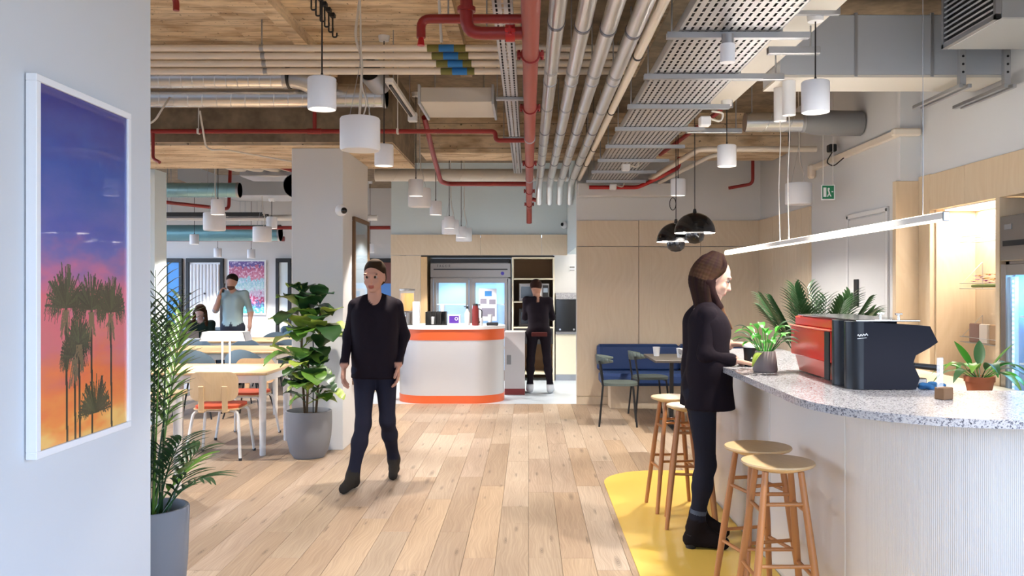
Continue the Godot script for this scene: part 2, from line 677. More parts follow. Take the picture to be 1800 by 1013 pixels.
# ---------------------------------------------------------------- materials
func make_materials() -> void:
	M.figure = mat(Color.WHITE, 0.8)
	M.figure.metallic_specular = 0.22
	M.figure.vertex_color_use_as_albedo = true
	M.white_wall = mat(rgb(214, 214, 214), 0.85)
	M.cool_wall = mat(rgb(205, 208, 211), 0.8)
	M.grey_wall = mat(rgb(208, 208, 208), 0.85)
	M.pale_blue_wall = mat(rgb(214, 226, 229), 0.85)
	M.white = mat(rgb(235, 235, 236), 0.45)
	M.lamp_white = mat(rgb(232, 232, 236), 0.5)
	M.black = mat(rgb(20, 20, 22), 0.5)
	M.black_gloss = mat(rgb(12, 12, 14), 0.15)
	M.dark = mat(rgb(38, 36, 36), 0.6)
	M.cable = mat(rgb(24, 20, 22), 0.6)
	M.white_cable = mat(rgb(215, 208, 198), 0.5)
	M.red_pipe = mat(rgb(140, 34, 30), 0.4)
	M.red_main = mat(rgb(150, 62, 50), 0.45)
	M.red_bright = mat(rgb(178, 24, 26), 0.35)
	M.galv = mat(rgb(176, 178, 182), 0.38, 0.85)
	M.duct = mat(rgb(188, 193, 200), 0.45, 0.5)
	M.spiral = mat(rgb(210, 211, 212), 0.27, 0.92)
	M.foil = mat(rgb(220, 219, 218), 0.3, 0.9)
	M.foil_band = mat(rgb(120, 120, 128), 0.3, 0.9)
	M.steel = mat(rgb(142, 134, 127), 0.32, 0.9)
	M.chrome = mat(rgb(210, 212, 215), 0.12, 1.0)
	M.ivory_pipe = mat(rgb(236, 224, 208), 0.28, 0.15)
	M.ivory_duct = mat(rgb(206, 200, 190), 0.55)
	M.white_metal = mat(rgb(226, 222, 216), 0.4)
	M.orange_seat = mat(rgb(198, 78, 38), 0.8)
	M.orange = mat(rgb(224, 98, 44), 0.4)
	M.dark_red = mat(rgb(120, 30, 26), 0.5)
	M.yellow = mat(rgb(226, 188, 88), 0.5)
	M.concrete_pot = mat(rgb(128, 129, 134), 0.8)
	M.taupe_pot = mat(rgb(120, 108, 106), 0.7)
	M.terracotta = mat(rgb(160, 92, 64), 0.8)
	M.soil = mat(rgb(62, 44, 32), 0.95)
	M.navy = mat(rgb(24, 56, 110), 0.55)
	M.grey_green = mat(rgb(96, 108, 104), 0.6)
	M.dark_table = mat(rgb(92, 86, 80), 0.5)
	M.teal_fabric = mat(rgb(96, 128, 136), 0.9)
	M.slate_fabric = mat(rgb(84, 102, 116), 0.9)
	M.cream = mat(rgb(232, 222, 196), 0.6)
	M.brown = mat(rgb(104, 76, 50), 0.7)
	M.plastic_grey = mat(rgb(128, 128, 130), 0.5)
	for k in ["navy", "teal_fabric", "slate_fabric", "orange_seat"]:
		M[k].rim_enabled = true
		M[k].rim = 0.4
		M[k].rim_tint = 0.6
	M.glow = mat(Color.WHITE, 0.5)
	M.glow.emission_enabled = true
	M.glow.emission = Color(1.0, 0.95, 0.87)
	M.glow.emission_energy_multiplier = 2.2
	M.cool_glow = mat(Color(0.85, 0.93, 1.0), 0.4)
	M.cool_glow.emission_enabled = true
	M.cool_glow.emission = Color(0.42, 0.70, 0.96)
	M.cool_glow.emission_energy_multiplier = 0.75
	M.led = mat(Color.WHITE, 0.4)
	M.led.emission_enabled = true
	M.led.emission = Color(0.80, 0.93, 1.0)
	M.led.emission_energy_multiplier = 1.6
	M.pane = mat(Color(0.9, 0.96, 1.0, 0.12), 0.03)
	M.pane.transparency = BaseMaterial3D.TRANSPARENCY_ALPHA
	M.pane.metallic_specular = 0.3
	M.acrylic = mat(Color(0.95, 0.97, 1.0, 0.25), 0.05)
	M.acrylic.transparency = BaseMaterial3D.TRANSPARENCY_ALPHA
	M.red_glass = mat(Color(0.98, 0.2, 0.15, 0.2), 0.05)
	M.red_glass.transparency = BaseMaterial3D.TRANSPARENCY_ALPHA
	M.red_body = mat(rgb(238, 62, 46), 0.22)
	M.red_panel = mat(rgb(232, 116, 100), 0.2)
	M.machine_black = mat(rgb(26, 26, 34), 0.55)
	M.machine_black.metallic_specular = 0.25
	M.post_black = mat(rgb(30, 32, 36), 0.28, 0.4)
	M.juice = mat(rgb(226, 158, 10), 0.25)
	# woods
	var oak := wood_tex(160, 640, rgb(206, 189, 169), rgb(142, 119, 98), 11, 4)
	var oak2 := wood_tex(160, 640, rgb(199, 181, 159), rgb(137, 114, 93), 29, 3)
	var tones := [Color(1, 1, 1), Color(0.94, 0.93, 0.92), Color(0.87, 0.84, 0.81), Color(1.0, 0.97, 0.93), Color(0.92, 0.88, 0.84), Color(0.97, 0.96, 0.97)]
	M.planks = []
	for i in 6:
		var m := mat(tones[i], 0.42)
		tri_tex(m, oak if i % 2 == 0 else oak2, Vector3(4.6, 4.6, 0.42), false, Vector3(0.17 * i, 0.3 * i, 0.23 * i))
		M.planks.append(m)
	M.floor_wood = tri_tex(mat(Color(0.94, 0.92, 0.9), 0.42), oak, Vector3(4.6, 4.6, 0.42))
	var ply := wood_tex(128, 384, rgb(220, 203, 178), rgb(204, 182, 152), 47, 0)
	M.ply = tri_tex(mat(Color.WHITE, 0.5), ply, Vector3(1.3, 0.5, 1.3))
	M.ply_pale = tri_tex(mat(Color(1.0, 0.98, 0.95), 0.5), ply, Vector3(1.3, 0.5, 1.3), true, Vector3(0.3, 0.2, 0.1))
	M.beech = tri_tex(mat(Color(1.0, 0.92, 0.80), 0.45), ply, Vector3(3.0, 1.0, 3.0), false)
	M.stool_wood = tri_tex(mat(Color(0.82, 0.60, 0.40), 0.45), ply, Vector3(6.0, 1.2, 6.0), false)
	M.seat_wood = tri_tex(mat(Color(1.0, 0.93, 0.80), 0.45), ply, Vector3(3.0, 3.0, 1.0), false)
	# board-marked concrete: boards run along x
	var nb := fnl(5, 0.012, 4)
	var nf := fnl(6, 0.09, 3)
	var shade := []
	var r := RandomNumberGenerator.new()
	r.seed = 77
	for i in 16:
		shade.append(r.randf_range(-0.06, 0.06))
	var board := to_tex(512, 512, func(x: int, y: int) -> Color:
		var bnum := y / 32
		var c := rgb(226, 204, 172).lightened(shade[bnum]) if shade[bnum] > 0 else rgb(226, 204, 172).darkened(-shade[bnum])
		c = c.lerp(rgb(158, 126, 92), clampf(nb.get_noise_2d(x * 0.6, y * 1.6) * 0.9 + 0.12, 0.0, 0.75))
		c = c.darkened(clampf(nf.get_noise_2d(x * 0.25, y * 0.9) * 0.16, 0.0, 0.25))
		if y % 32 < 2:
			c = c.darkened(0.28)
		if nf.get_noise_2d(x * 0.9 + 900.0, y * 0.9) > 0.6:
			c = c.darkened(0.5)
		return c)
	M.board = tri_tex(mat(Color.WHITE, 0.9), board, Vector3(0.45, 0.45, 0.45))
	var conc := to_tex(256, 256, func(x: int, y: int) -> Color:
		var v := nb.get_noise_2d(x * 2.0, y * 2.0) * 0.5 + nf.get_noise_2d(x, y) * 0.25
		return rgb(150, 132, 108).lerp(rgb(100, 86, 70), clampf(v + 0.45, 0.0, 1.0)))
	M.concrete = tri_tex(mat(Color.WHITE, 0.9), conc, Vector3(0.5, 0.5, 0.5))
	# speckled stone
	var ng := FastNoiseLite.new()
	ng.noise_type = FastNoiseLite.TYPE_CELLULAR
	ng.cellular_return_type = FastNoiseLite.RETURN_CELL_VALUE
	ng.frequency = 0.2
	ng.seed = 3
	var granite := to_tex(384, 384, func(x: int, y: int) -> Color:
		var v := ng.get_noise_2d(x, y)
		var base := rgb(180, 179, 182)
		if v > 0.55: base = rgb(50, 50, 58)
		elif v > 0.2: base = rgb(116, 116, 124)
		elif v < -0.65: base = rgb(148, 138, 134)
		return base.darkened(0.05 * nf.get_noise_2d(x * 3.0, y * 3.0)))
	M.granite = tri_tex(mat(Color.WHITE, 0.22), granite, Vector3(2.6, 2.6, 2.6))
	# slotted sheet: the slots are cut out of the sheet
	var slots := Image.create(64, 64, false, Image.FORMAT_RGBA8)
	slots.fill(Color(1, 1, 1, 1))
	for a in [[22, 8]]:
		slots.fill_rect(Rect2i(a[0], a[1], 22, 46), Color(1, 1, 1, 0))
	M.slotted = mat(rgb(188, 186, 186), 0.42, 0.7)
	M.slotted.albedo_texture = ImageTexture.create_from_image(slots)
	M.slotted.transparency = BaseMaterial3D.TRANSPARENCY_ALPHA_SCISSOR
	M.slotted.alpha_scissor_threshold = 0.5
	# ribbed translucent front of the bar
	M.ribbed = mat(rgb(214, 205, 195), 0.28)
	M.ribbed.clearcoat_enabled = true
	M.ribbed.clearcoat = 0.5
	M.ribbed.clearcoat_roughness = 0.15
	M.gloss_white = mat(rgb(200, 199, 200), 0.2)
	M.gloss_white.clearcoat_enabled = true
	M.gloss_white.clearcoat = 0.6
	M.leaf = mat(rgb(92, 132, 48), 0.38)
	M.leaf_pale = mat(rgb(150, 168, 70), 0.4)
	M.leaf_dark = mat(rgb(36, 68, 34), 0.35)
	M.leaf_palm = mat(rgb(42, 78, 42), 0.4)
	M.leaf_bright = mat(rgb(62, 150, 42), 0.35)
	for k in ["leaf", "leaf_pale", "leaf_dark", "leaf_palm", "leaf_bright"]:
		M[k].backlight_enabled = true
		M[k].backlight = M[k].albedo_color * 0.5
	M.stem = mat(rgb(96, 74, 50), 0.8)
	M.palm_stem = mat(rgb(96, 110, 56), 0.7)

# ---------------------------------------------------------------- the room
func build_floor() -> void:
	var f := Node3D.new()
	f.name = "floor"
	add_child(f)
	tag(f, "light oak plank floor of the lounge", "", "", "structure")
	part(f, "subfloor", MB.new().bx(-8.2, 3.7, -0.25, -0.016, -3.4, 17.2), M.dark)
	part(f, "wood_field", MB.new().bx(-8.2, -4.5, -0.016, 0.0, 1.0, 17.2).bx(-4.5, 3.7, -0.016, 0.0, -3.4, 3.0).bx(1.44, 3.1, -0.016, 0.0, 3.0, 10.85).bx(-4.5, -2.17, -0.016, 0.0, 10.85, 17.2), M.floor_wood)
	rng.seed = 5
	var w := 0.18
	var meshes := {}
	for c in 33:
		var x := -4.5 + w * (c + 0.5)
		var d := 3.0
		var ln: float = [0.5, 1.3, 0.9, 1.7, 0.7, 1.5][(c * 5 + 2) % 6]
		while d < 10.849:
			ln = minf(ln, 10.85 - d)
			if 10.85 - d - ln < 0.3:
				ln = 10.85 - d
			var key := snappedf(ln, 0.001)
			if not meshes.has(key):
				meshes[key] = MB.new().box(Vector3(0, -0.008, 0), Vector3(w - 0.0016, 0.016, ln - 0.0016), 0.0012).done()
			var o := part(f, "plank", meshes[key], M.planks[rng.randi() % 6])
			o.position = Vector3(x, 0, -(d + ln / 2))
			if rng.randi() % 2:
				o.rotation.y = PI
			d += ln
			ln = [1.5, 1.9, 1.2, 1.7][rng.randi() % 4]
	wall("floor_kitchen", MB.new().bx(-2.17, 0.61, -0.016, 0.0, 10.85, 10.96).bx(-2.17, 1.7, -0.016, 0.0, 10.96, 14.3), mat(rgb(196, 206, 216), 0.3), "pale blue-grey vinyl floor of the kitchen nook")
	# yellow inlay in front of the bar
	var poly := []
	for k in 9:
		var a := PI - PI / 2 * k / 8.0
		poly.append(Vector2(1.015 + 0.44 * cos(a), 6.48 + 0.44 * sin(a)))
	poly += [Vector2(1.40, 6.92), Vector2(1.40, 2.0), Vector2(0.575, 2.0)]
	solo("yellow_floor_mat", MB.new().prism(poly, Vector3(0, 0.0005, 0), Vector3.RIGHT, Vector3.FORWARD, Vector3(0, 0.004, 0)), M.yellow, "yellow vinyl floor mat with a rounded corner under the bar stools", "mat")

func build_shell() -> void:
	var cl := Node3D.new()
	cl.name = "ceiling"
	add_child(cl)
	tag(cl, "raw concrete ceiling slab, tan and board-marked over the walkway, toned darker for shade elsewhere", "", "", "structure")
	part(cl, "board_marked_bay", MB.new().bx(-8.2, 0.05, 3.45, 3.65, -3.4, 7.65), M.board)
	part(cl, "shade_toned_bay", MB.new().bx(0.05, 3.7, 3.45, 3.65, -3.4, 7.65).bx(-8.2, 3.7, 3.45, 3.65, 7.65, 17.2), M.concrete)  # darker concrete colour stands in for the shade over these bays
	# beams
	var bm := Node3D.new()
	bm.name = numbered("ceiling_beam")
	add_child(bm)
	tag(bm, "deep raw concrete beam resting on the grey column", "", "", "structure")
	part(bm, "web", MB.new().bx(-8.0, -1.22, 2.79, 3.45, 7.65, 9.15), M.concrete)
	part(bm, "soffit", MB.new().bx(-8.0, -1.22, 2.76, 2.79, 7.65, 9.15), M.board)
	wall("ceiling_beam", MB.new().bx(-1.22, 2.92, 3.0, 3.45, 9.6, 10.2), M.board, "shallow concrete beam in front of the kitchen nook")
	wall("ceiling_beam", MB.new().bx(-1.36, 3.08, 3.34, 3.45, 2.55, 2.95), M.board, "concrete downstand across the ceiling near the picture wall")
	for x in [-1.75, -0.55, 0.9]:
		wall("ceiling_rib", MB.new().bx(x - 0.05, x + 0.05, 3.36, 3.45, 2.95, 7.6), M.board, "narrow board-marked rib along the concrete ceiling")
	# near wall with the picture
	wall("wall_left", MB.new().bx(-1.55, -1.36, 0.0, 3.45, -3.2, 3.07), M.cool_wall, "pale grey wall with the framed palm picture")
	# behind the camera: wall with large windows to the street
	var b := MB.new()
	b.bx(-1.36, 3.3, 0.0, 0.5, -3.4, -3.2).bx(-1.36, 3.3, 3.0, 3.45, -3.4, -3.2)
	b.bx(-1.55, -1.2, 0.5, 3.0, -3.4, -3.2).bx(3.0, 3.3, 0.5, 3.0, -3.4, -3.2)
	wall("wall_street", b, M.white_wall, "white wall with tall windows to the street")
	var wf := MB.new()
	for x in [-1.17, 0.2, 1.6, 2.97]:
		wf.bx(x - 0.03, x + 0.03, 0.5, 3.0, -3.33, -3.27)
	wf.bx(-1.2, 3.0, 0.5, 0.56, -3.33, -3.27).bx(-1.2, 3.0, 2.94, 3.0, -3.33, -3.27)
	wall("window_1", wf, M.black, "black window frame in the street wall")
	# left office
	wall("wall_office_near", MB.new().bx(-8.2, -1.55, 0.0, 3.45, 0.9, 1.05), M.white_wall, "white office wall")
	var wl := MB.new()
	wl.bx(-8.2, -8.0, 0.0, 0.7, 1.0, 17.2).bx(-8.2, -8.0, 2.9, 3.45, 1.0, 17.2)
	for d in [1.0, 6.0, 11.0, 16.4]:
		wl.bx(-8.2, -8.0, 0.7, 2.9, d, d + 0.8)
	wall("wall_office_side", wl, M.white_wall, "white office wall with wide windows")
	wall("wall_office_far", MB.new().bx(-8.2, -2.17, 0.0, 3.45, 17.0, 17.2), M.grey_wall, "light grey far wall of the office with black framed doors")
	wall("wall_nook_side", MB.new().bx(-2.17, -2.05, 0.0, 3.45, 13.62, 17.0), M.grey_wall, "side wall of the kitchen block")
	# kitchen nook
	wall("wall_nook_back", MB.new().bx(-2.17, 1.7, 2.31, 3.45, 13.5, 13.62), M.pale_blue_wall, "pale blue wall above the kitchen fridge")
	wall("wall_kitchen_inner", MB.new().bx(0.42, 1.7, 0.0, 2.31, 13.9, 14.0), M.white_wall, "white wall above the black oven")
	wall("wall_kitchen_rear", MB.new().bx(-2.17, 0.42, 0.0, 2.31, 14.3, 14.42), M.white_wall, "wall behind the kitchen fridge")
	wall("wall_nook_right", MB.new().bx(0.61, 0.75, 2.0, 3.45, 10.95, 13.5), M.pale_blue_wall, "pale blue return wall beside the kitchen nook")
	wall("wall_nook_end", MB.new().bx(1.7, 1.8, 0.0, 3.45, 10.95, 14.3), M.white_wall, "white end wall inside the kitchen")
	# plywood wall behind the blue bench
	wall("wall_back", MB.new().bx(0.61, 3.12, 2.33, 3.45, 10.82, 10.95).bx(0.61, 3.12, 0.0, 2.33, 10.86, 10.95), M.white_wall, "white wall above the plywood panels")
	var pw := Node3D.new()
	pw.name = "trim_1"
	add_child(pw)
	tag(pw, "birch plywood wall panels behind the blue bench", "", "", "structure")
	var g := 0.003
	for c in [[0.61, 1.396], [1.396, 2.18], [2.18, 2.94]]:
		part(pw, "panel", MB.new().bx(c[0] + g, c[1] - g, 0.105, 2.0 - g, 10.8, 10.86, 0.002), M.ply)
		part(pw, "panel", MB.new().bx(c[0] + g, c[1] - g, 2.0 + g, 2.33, 10.8, 10.86, 0.002), M.ply)
	wall("baseboard_back", MB.new().bx(0.61, 2.94, 0.0, 0.1, 10.79, 10.86, 0.003), M.ply, "plywood skirting under the panels")
	# right wall
	wall("wall_right_far", MB.new().bx(2.94, 3.12, 0.0, 3.45, 6.8, 10.95), M.grey_wall, "light grey right wall with a flush door")
	var pr := Node3D.new()
	pr.name = "trim_2"
	add_child(pr)
	tag(pr, "narrow birch plywood panels on the right wall", "", "", "structure")
	var ds := [8.86, 9.12, 9.28, 9.62, 9.78, 10.2, 10.8]
	for i in ds.size() - 1:
		part(pr, "panel", MB.new().bx(2.915, 2.94, 0.0, 2.33, ds[i] + g, ds[i + 1] - g, 0.002), M.ply)
	# flush door in the grey wall
	var dr := Node3D.new()
	dr.name = "door_1"
	add_child(dr)
	tag(dr, "flush light grey door in the right wall", "", "", "structure")
	part(dr, "leaf", MB.new().bx(2.925, 2.94, 0.01, 2.1, 7.0, 7.8, 0.003), M.grey_wall)
	part(dr, "frame", MB.new().bx(2.92, 2.94, 0.0, 2.14, 7.81, 7.85, 0.003).bx(2.92, 2.94, 0.0, 2.14, 6.95, 6.99, 0.003).bx(2.92, 2.94, 2.11, 2.15, 6.95, 7.85, 0.003), M.white_wall)
	part(dr, "access_panel", MB.new().bx(2.905, 2.925, 1.32, 1.56, 7.55, 7.63, 0.004), M.black, "black card reader plate")
	# return face and near right wall with the niche
	wall("wall_right_return", MB.new().bx(2.94, 3.3, 2.33, 3.45, 6.75, 6.82), M.white_wall, "white end of the right wall")
	wall("trim_3", MB.new().bx(2.90, 3.1, 0.0, 2.33, 6.74, 6.8, 0.003), M.ply_pale, "plywood end panel beside the lit niche")
	wall("wall_right", MB.new().bx(3.1, 3.3, 2.36, 3.45, 2.4, 6.75).bx(3.1, 3.3, 0.0, 2.36, 2.4, 3.6), M.white_wall, "white wall above the plywood niche")
	wall("wall_window_side", MB.new().bx(3.1, 3.3, 0.0, 0.6, -3.4, 2.4).bx(3.1, 3.3, 2.9, 3.45, -3.4, 2.4).bx(3.1, 3.3, 0.6, 2.9, -3.4, -2.9), M.white_wall, "white wall with side windows to the street")
	wall("window_3", MB.new().bx(3.17, 3.23, 0.6, 0.66, -2.9, 2.4).bx(3.17, 3.23, 2.84, 2.9, -2.9, 2.4).bx(3.17, 3.23, 0.66, 2.84, -2.9, -2.84).bx(3.17, 3.23, 0.66, 2.84, -0.28, -0.22).bx(3.17, 3.23, 0.66, 2.84, 2.34, 2.4), M.black, "black side window frame")
	var np := Node3D.new()
	np.name = "trim_4"
	add_child(np)
	tag(np, "birch plywood surround of the lit niche and drinks fridge", "", "", "structure")
	part(np, "panel", MB.new().bx(3.08, 3.12, 0.0, 2.36, 6.55, 6.74, 0.002), M.ply_pale)
	part(np, "panel", MB.new().bx(3.08, 3.12, 2.08, 2.355, 6.03, 6.547, 0.002), M.ply_pale)
	part(np, "panel", MB.new().bx(3.08, 3.12, 2.08, 2.355, 4.6, 6.027, 0.002), M.ply_pale)
	part(np, "panel", MB.new().bx(3.08, 3.12, 0.0, 2.355, 3.6, 4.597, 0.002), M.ply_pale)
	part(np, "divider", MB.new().bx(3.08, 3.66, 0.0, 2.08, 5.58, 5.63, 0.002), M.ply_pale)
	part(np, "niche_side", MB.new().bx(3.12, 3.46, 0.0, 2.12, 6.53, 6.57, 0.002), M.ply_pale)
	part(np, "niche_top", MB.new().bx(3.1, 3.66, 2.09, 2.13, 4.6, 6.55, 0.002), M.ply_pale)
	part(np, "niche_back", MB.new().bx(3.42, 3.46, 0.0, 2.089, 5.63, 6.53, 0.002), M.ply_pale)
	part(np, "fridge_recess_back", MB.new().bx(3.62, 3.68, 0.0, 2.089, 4.6, 5.58, 0.002), M.ply_pale)
	wall("wall_outer", MB.new().bx(3.68, 3.75, 0.0, 3.45, 3.5, 7.0).bx(3.3, 3.7, 2.2, 3.45, 3.5, 3.62).bx(3.1, 3.75, 2.14, 2.3, 3.6, 6.8), M.white_wall, "wall behind the plywood niche")
	# column
	var col := Node3D.new()
	col.name = numbered("column")
	add_child(col)
	tag(col, "light grey square-edged column under the concrete beam", "", "", "structure")
	part(col, "shaft", MB.new().bx(-2.165, -1.695, 0.0, 2.76, 7.8, 9.0, 0.004), M.grey_wall)
	# glazed notice frame on the side of the column
	var nf := thing("notice_board", p(-1.69, 0.55, 8.55), "tall glazed frame fixed to the side of the grey column", "frame")
	part(nf, "frame", MB.new().bx(-1.695, -1.665, 0.55, 0.59, 8.2, 8.95, 0.004).bx(-1.695, -1.665, 2.13, 2.17, 8.2, 8.95, 0.004).bx(-1.695, -1.665, 0.5905, 2.1295, 8.2, 8.24, 0.004).bx(-1.695, -1.665, 0.5905, 2.1295, 8.91, 8.95, 0.004), M.brown, "", p(-1.69, 0.55, 8.55))
	part(nf, "backing", MB.new().bx(-1.695, -1.685, 0.57, 2.15, 8.22, 8.93), M.slate_fabric, "", p(-1.69, 0.55, 8.55))
	part(nf, "pane", MB.new().bx(-1.679, -1.675, 0.59, 2.13, 8.24, 8.91), M.pane, "", p(-1.69, 0.55, 8.55))
	# security camera on the column corner
	var sc := thing("security_camera", p(-1.72, 2.13, 7.77), "small white dome security camera on the corner of the grey column", "camera")
	part(sc, "housing", MB.new().sphere(p(-1.71, 2.19, 7.78), Vector3(0.055, 0.055, 0.055), 14), M.white, "", p(-1.72, 2.13, 7.77))
	part(sc, "lens", MB.new().sphere(p(-1.675, 2.185, 7.745), Vector3(0.03, 0.03, 0.03), 12), M.black_gloss, "black lens", p(-1.72, 2.13, 7.77))
	wall("column", MB.new().bx(-4.30, -4.03, 0.0, 2.76, 9.2, 9.5), M.pale_blue_wall, "slim pale column at the far side of the concrete beam")

# ---------------------------------------------------------------- pipes, ducts, trays under the ceiling
func pipe_thing(called: String, label: String, category: String, pts: Array, r: float, m: Material, bend_r := 0.06, group := "") -> Node3D:
	var at: Vector3 = pts[0]
	var t := thing(called, at, label, category, group)
	part(t, "run", MB.new().tube(bent(pts, bend_r), r, 16), m, "", at)
	return t

func ring(c: Vector3, dir: Vector3, r: float, w: float) -> MB:
	return MB.new().cyl(c - dir * w / 2, c + dir * w / 2, r, r, 18)

func coupling(parent: Node3D, c: Vector3, dir: Vector3, r: float, m: Material, base: Vector3) -> void:
	var mb := MB.new()
	mb.cyl(c - dir * 0.022, c + dir * 0.022, r * 1.22, r * 1.22, 18)
	var f := mb.frame_of(dir)
	for s in [-1.0, 1.0]:
		mb.box(c + f.x * s * r * 1.4, Vector3(r * 0.55, 0.05, r * 0.6), 0.004, f)
		mb.cyl(c + f.x * s * r * 1.45 - f.z * r * 0.6, c + f.x * s * r * 1.45 + f.z * r * 0.6, 0.009, 0.009, 6)
	part(parent, "coupling", mb, m, "", base)

func spiral(called: String, label: String, a: Vector3, b: Vector3, r: float, m: Material, pitch := 0.12) -> Node3D:
	var t := thing(called, a, label, "duct")
	part(t, "sheet", MB.new().cyl(a, b, r, r, 28), m, "", a)
	var mb := MB.new()
	var f := mb.frame_of(b - a)
	var ln := (b - a).length()
	var pts := []
	var n := int(ln / pitch * 14)
	for i in n + 1:
		var s := float(i) / n
		var an := s * ln / pitch * TAU
		pts.append(a + (b - a) * s + (f.x * cos(an) + f.z * sin(an)) * (r + 0.0005))
	part(t, "seam", mb.tube(pts, 0.004, 4), m, "", a)
	if absf(a.y - b.y) < 0.01:
		for k in [0.12, 0.85]:
			var c := a.lerp(b, k)
			part(t, "hanger", MB.new().cyl(c + Vector3(0, r, 0), Vector3(c.x, 3.45, c.z), 0.005, 0.005, 6), M.galv, "", a)
	part(t, "collar", MB.new().cyl(b - (b - a).normalized() * 0.03, b, r * 1.04, r * 1.04, 28), M.galv, "", a)
	return t

func build_services() -> void:
	# main red sprinkler pipe running away from the camera
	var a := p(0.01, 2.68, 2.0)
	var t := thing("sprinkler_main", a, "thick brick-red sprinkler main running the length of the ceiling", "pipe")
	part(t, "run", MB.new().tube(bent([a, p(0.01, 2.68, 12.75), p(0.01, 2.45, 12.85)], 0.12), 0.041, 18), M.red_main, "", a)
	for d in [2.6, 4.36, 5.65, 8.2, 10.6, 12.3]:
		coupling(t, p(0.01, 2.68, d), Vector3.FORWARD, 0.041, M.red_pipe, a)
	for d in [3.2, 6.8, 9.4]:
		part(t, "hanger", MB.new().cyl(p(0.01, 2.72, d), p(0.01, 3.45, d), 0.006, 0.006, 6).cyl(p(0.01, 2.68, d - 0.012), p(0.01, 2.68, d + 0.012), 0.047, 0.047, 16), M.galv, "", a)
	# branch with a riser
	a = p(-0.06, 2.68, 3.98)
	t = thing("sprinkler_branch", a, "dark red branch pipe with a flanged joint rising to the ceiling slab", "pipe")
	part(t, "run", MB.new().tube(bent([p(-0.03, 2.68, 3.98), p(-0.29, 2.68, 3.98), p(-0.29, 3.45, 3.98)], 0.07), 0.030, 16), M.red_pipe, "", a)
	coupling(t, p(-0.085, 2.68, 3.98), Vector3.RIGHT, 0.033, M.red_bright, a)
	part(t, "flange", MB.new().cyl(p(-0.29, 2.78, 3.98), p(-0.29, 2.80, 3.98), 0.043, 0.043, 16), M.red_pipe, "", a)
	pipe_thing("sprinkler_branch", "dark red pipe with a short dropper under the ceiling beside the slotted tray", "pipe", [p(0.01, 2.90, 4.47), p(-0.563, 2.90, 4.47), p(-0.563, 2.80, 4.47)], 0.024, M.red_pipe, 0.05)
	part(get_child(-1), "sprinkler_head", MB.new().cyl(p(-0.563, 2.80, 4.47), p(-0.563, 2.76, 4.47), 0.014, 0.02, 10), M.red_bright, "", p(0.01, 2.90, 4.47))
	part(get_child(-1), "hanger", MB.new().cyl(p(-0.42, 2.91, 4.47), p(-0.42, 3.45, 4.47), 0.005, 0.005, 6), M.galv, "", p(0.01, 2.90, 4.47))
	pipe_thing("sprinkler_branch", "long thin dark red pipe in front of the deep concrete beam", "pipe", [p(-4.2, 2.86, 7.5), p(-0.29, 2.86, 7.5), p(-0.29, 2.78, 7.5), p(-0.02, 2.78, 7.5)], 0.02, M.red_pipe, 0.05)
	t = get_child(-1)
	a = p(-4.2, 2.86, 7.5)
	part(t, "riser", MB.new().cyl(p(-1.88, 2.86, 7.5), p(-1.88, 3.05, 7.5), 0.018, 0.018, 12), M.red_pipe, "", a)
	part(t, "tee", MB.new().cyl(p(-1.94, 2.86, 7.5), p(-1.82, 2.86, 7.5), 0.026, 0.026, 14), M.red_pipe, "", a)
	part(t, "dropper", MB.new().tube(bent([p(-3.3, 2.86, 7.5), p(-3.3, 2.62, 7.5), p(-3.22, 2.58, 7.45)], 0.03), 0.014, 10), M.red_pipe, "", a)
	for x in [-3.9, -2.9, -1.4, -1.15]:
		part(t, "hanger", MB.new().cyl(p(x, 2.86, 7.5), p(x, 3.45, 7.5), 0.005, 0.005, 6).box(p(x, 2.86, 7.5), Vector3(0.02, 0.05, 0.05), 0.005), M.white_metal, "", a)
	pipe_thing("sprinkler_branch", "dark red pipe that cranks down in front of the pale blue kitchen wall", "pipe", [p(-1.05, 3.2, 8.6), p(-1.05, 2.98, 9.3), p(-1.05, 2.75, 10.2), p(-0.98, 2.75, 10.45), p(-0.02, 2.75, 10.45)], 0.028, M.red_pipe, 0.08)
	pipe_thing("sprinkler_branch", "dark red elbow pipe under the ends of the lagged pipes", "pipe", [p(0.05, 2.68, 11.6), p(0.14, 2.66, 11.6), p(0.14, 2.75, 11.6), p(0.14, 3.0, 11.6)], 0.028, M.red_pipe, 0.05)
	pipe_thing("sprinkler_branch", "bright red pipe under the far end of the wide cable tray", "pipe", [p(0.75, 2.72, 10.55), p(1.35, 2.72, 10.55), p(1.5, 2.78, 10.45), p(1.75, 2.88, 9.95), p(1.75, 3.0, 9.9)], 0.024, M.red_bright, 0.05)
	pipe_thing("sprinkler_branch", "dark red pipe dropping down the corner above the plywood panels", "pipe", [p(2.72, 3.44, 10.35), p(2.72, 2.74, 10.35), p(2.45, 2.7, 10.45)], 0.02, M.red_pipe, 0.06)
	pipe_thing("sprinkler_branch", "dark red sloping pipe beside the wide cable tray over the bar", "pipe", [p(1.45, 2.95, 9.4), p(1.75, 3.1, 7.75), p(1.75, 3.44, 7.75)], 0.022, M.red_pipe, 0.05)
	# four lagged pipes and an ivory pipe
	var px := [0.142, 0.281, 0.417, 0.556]
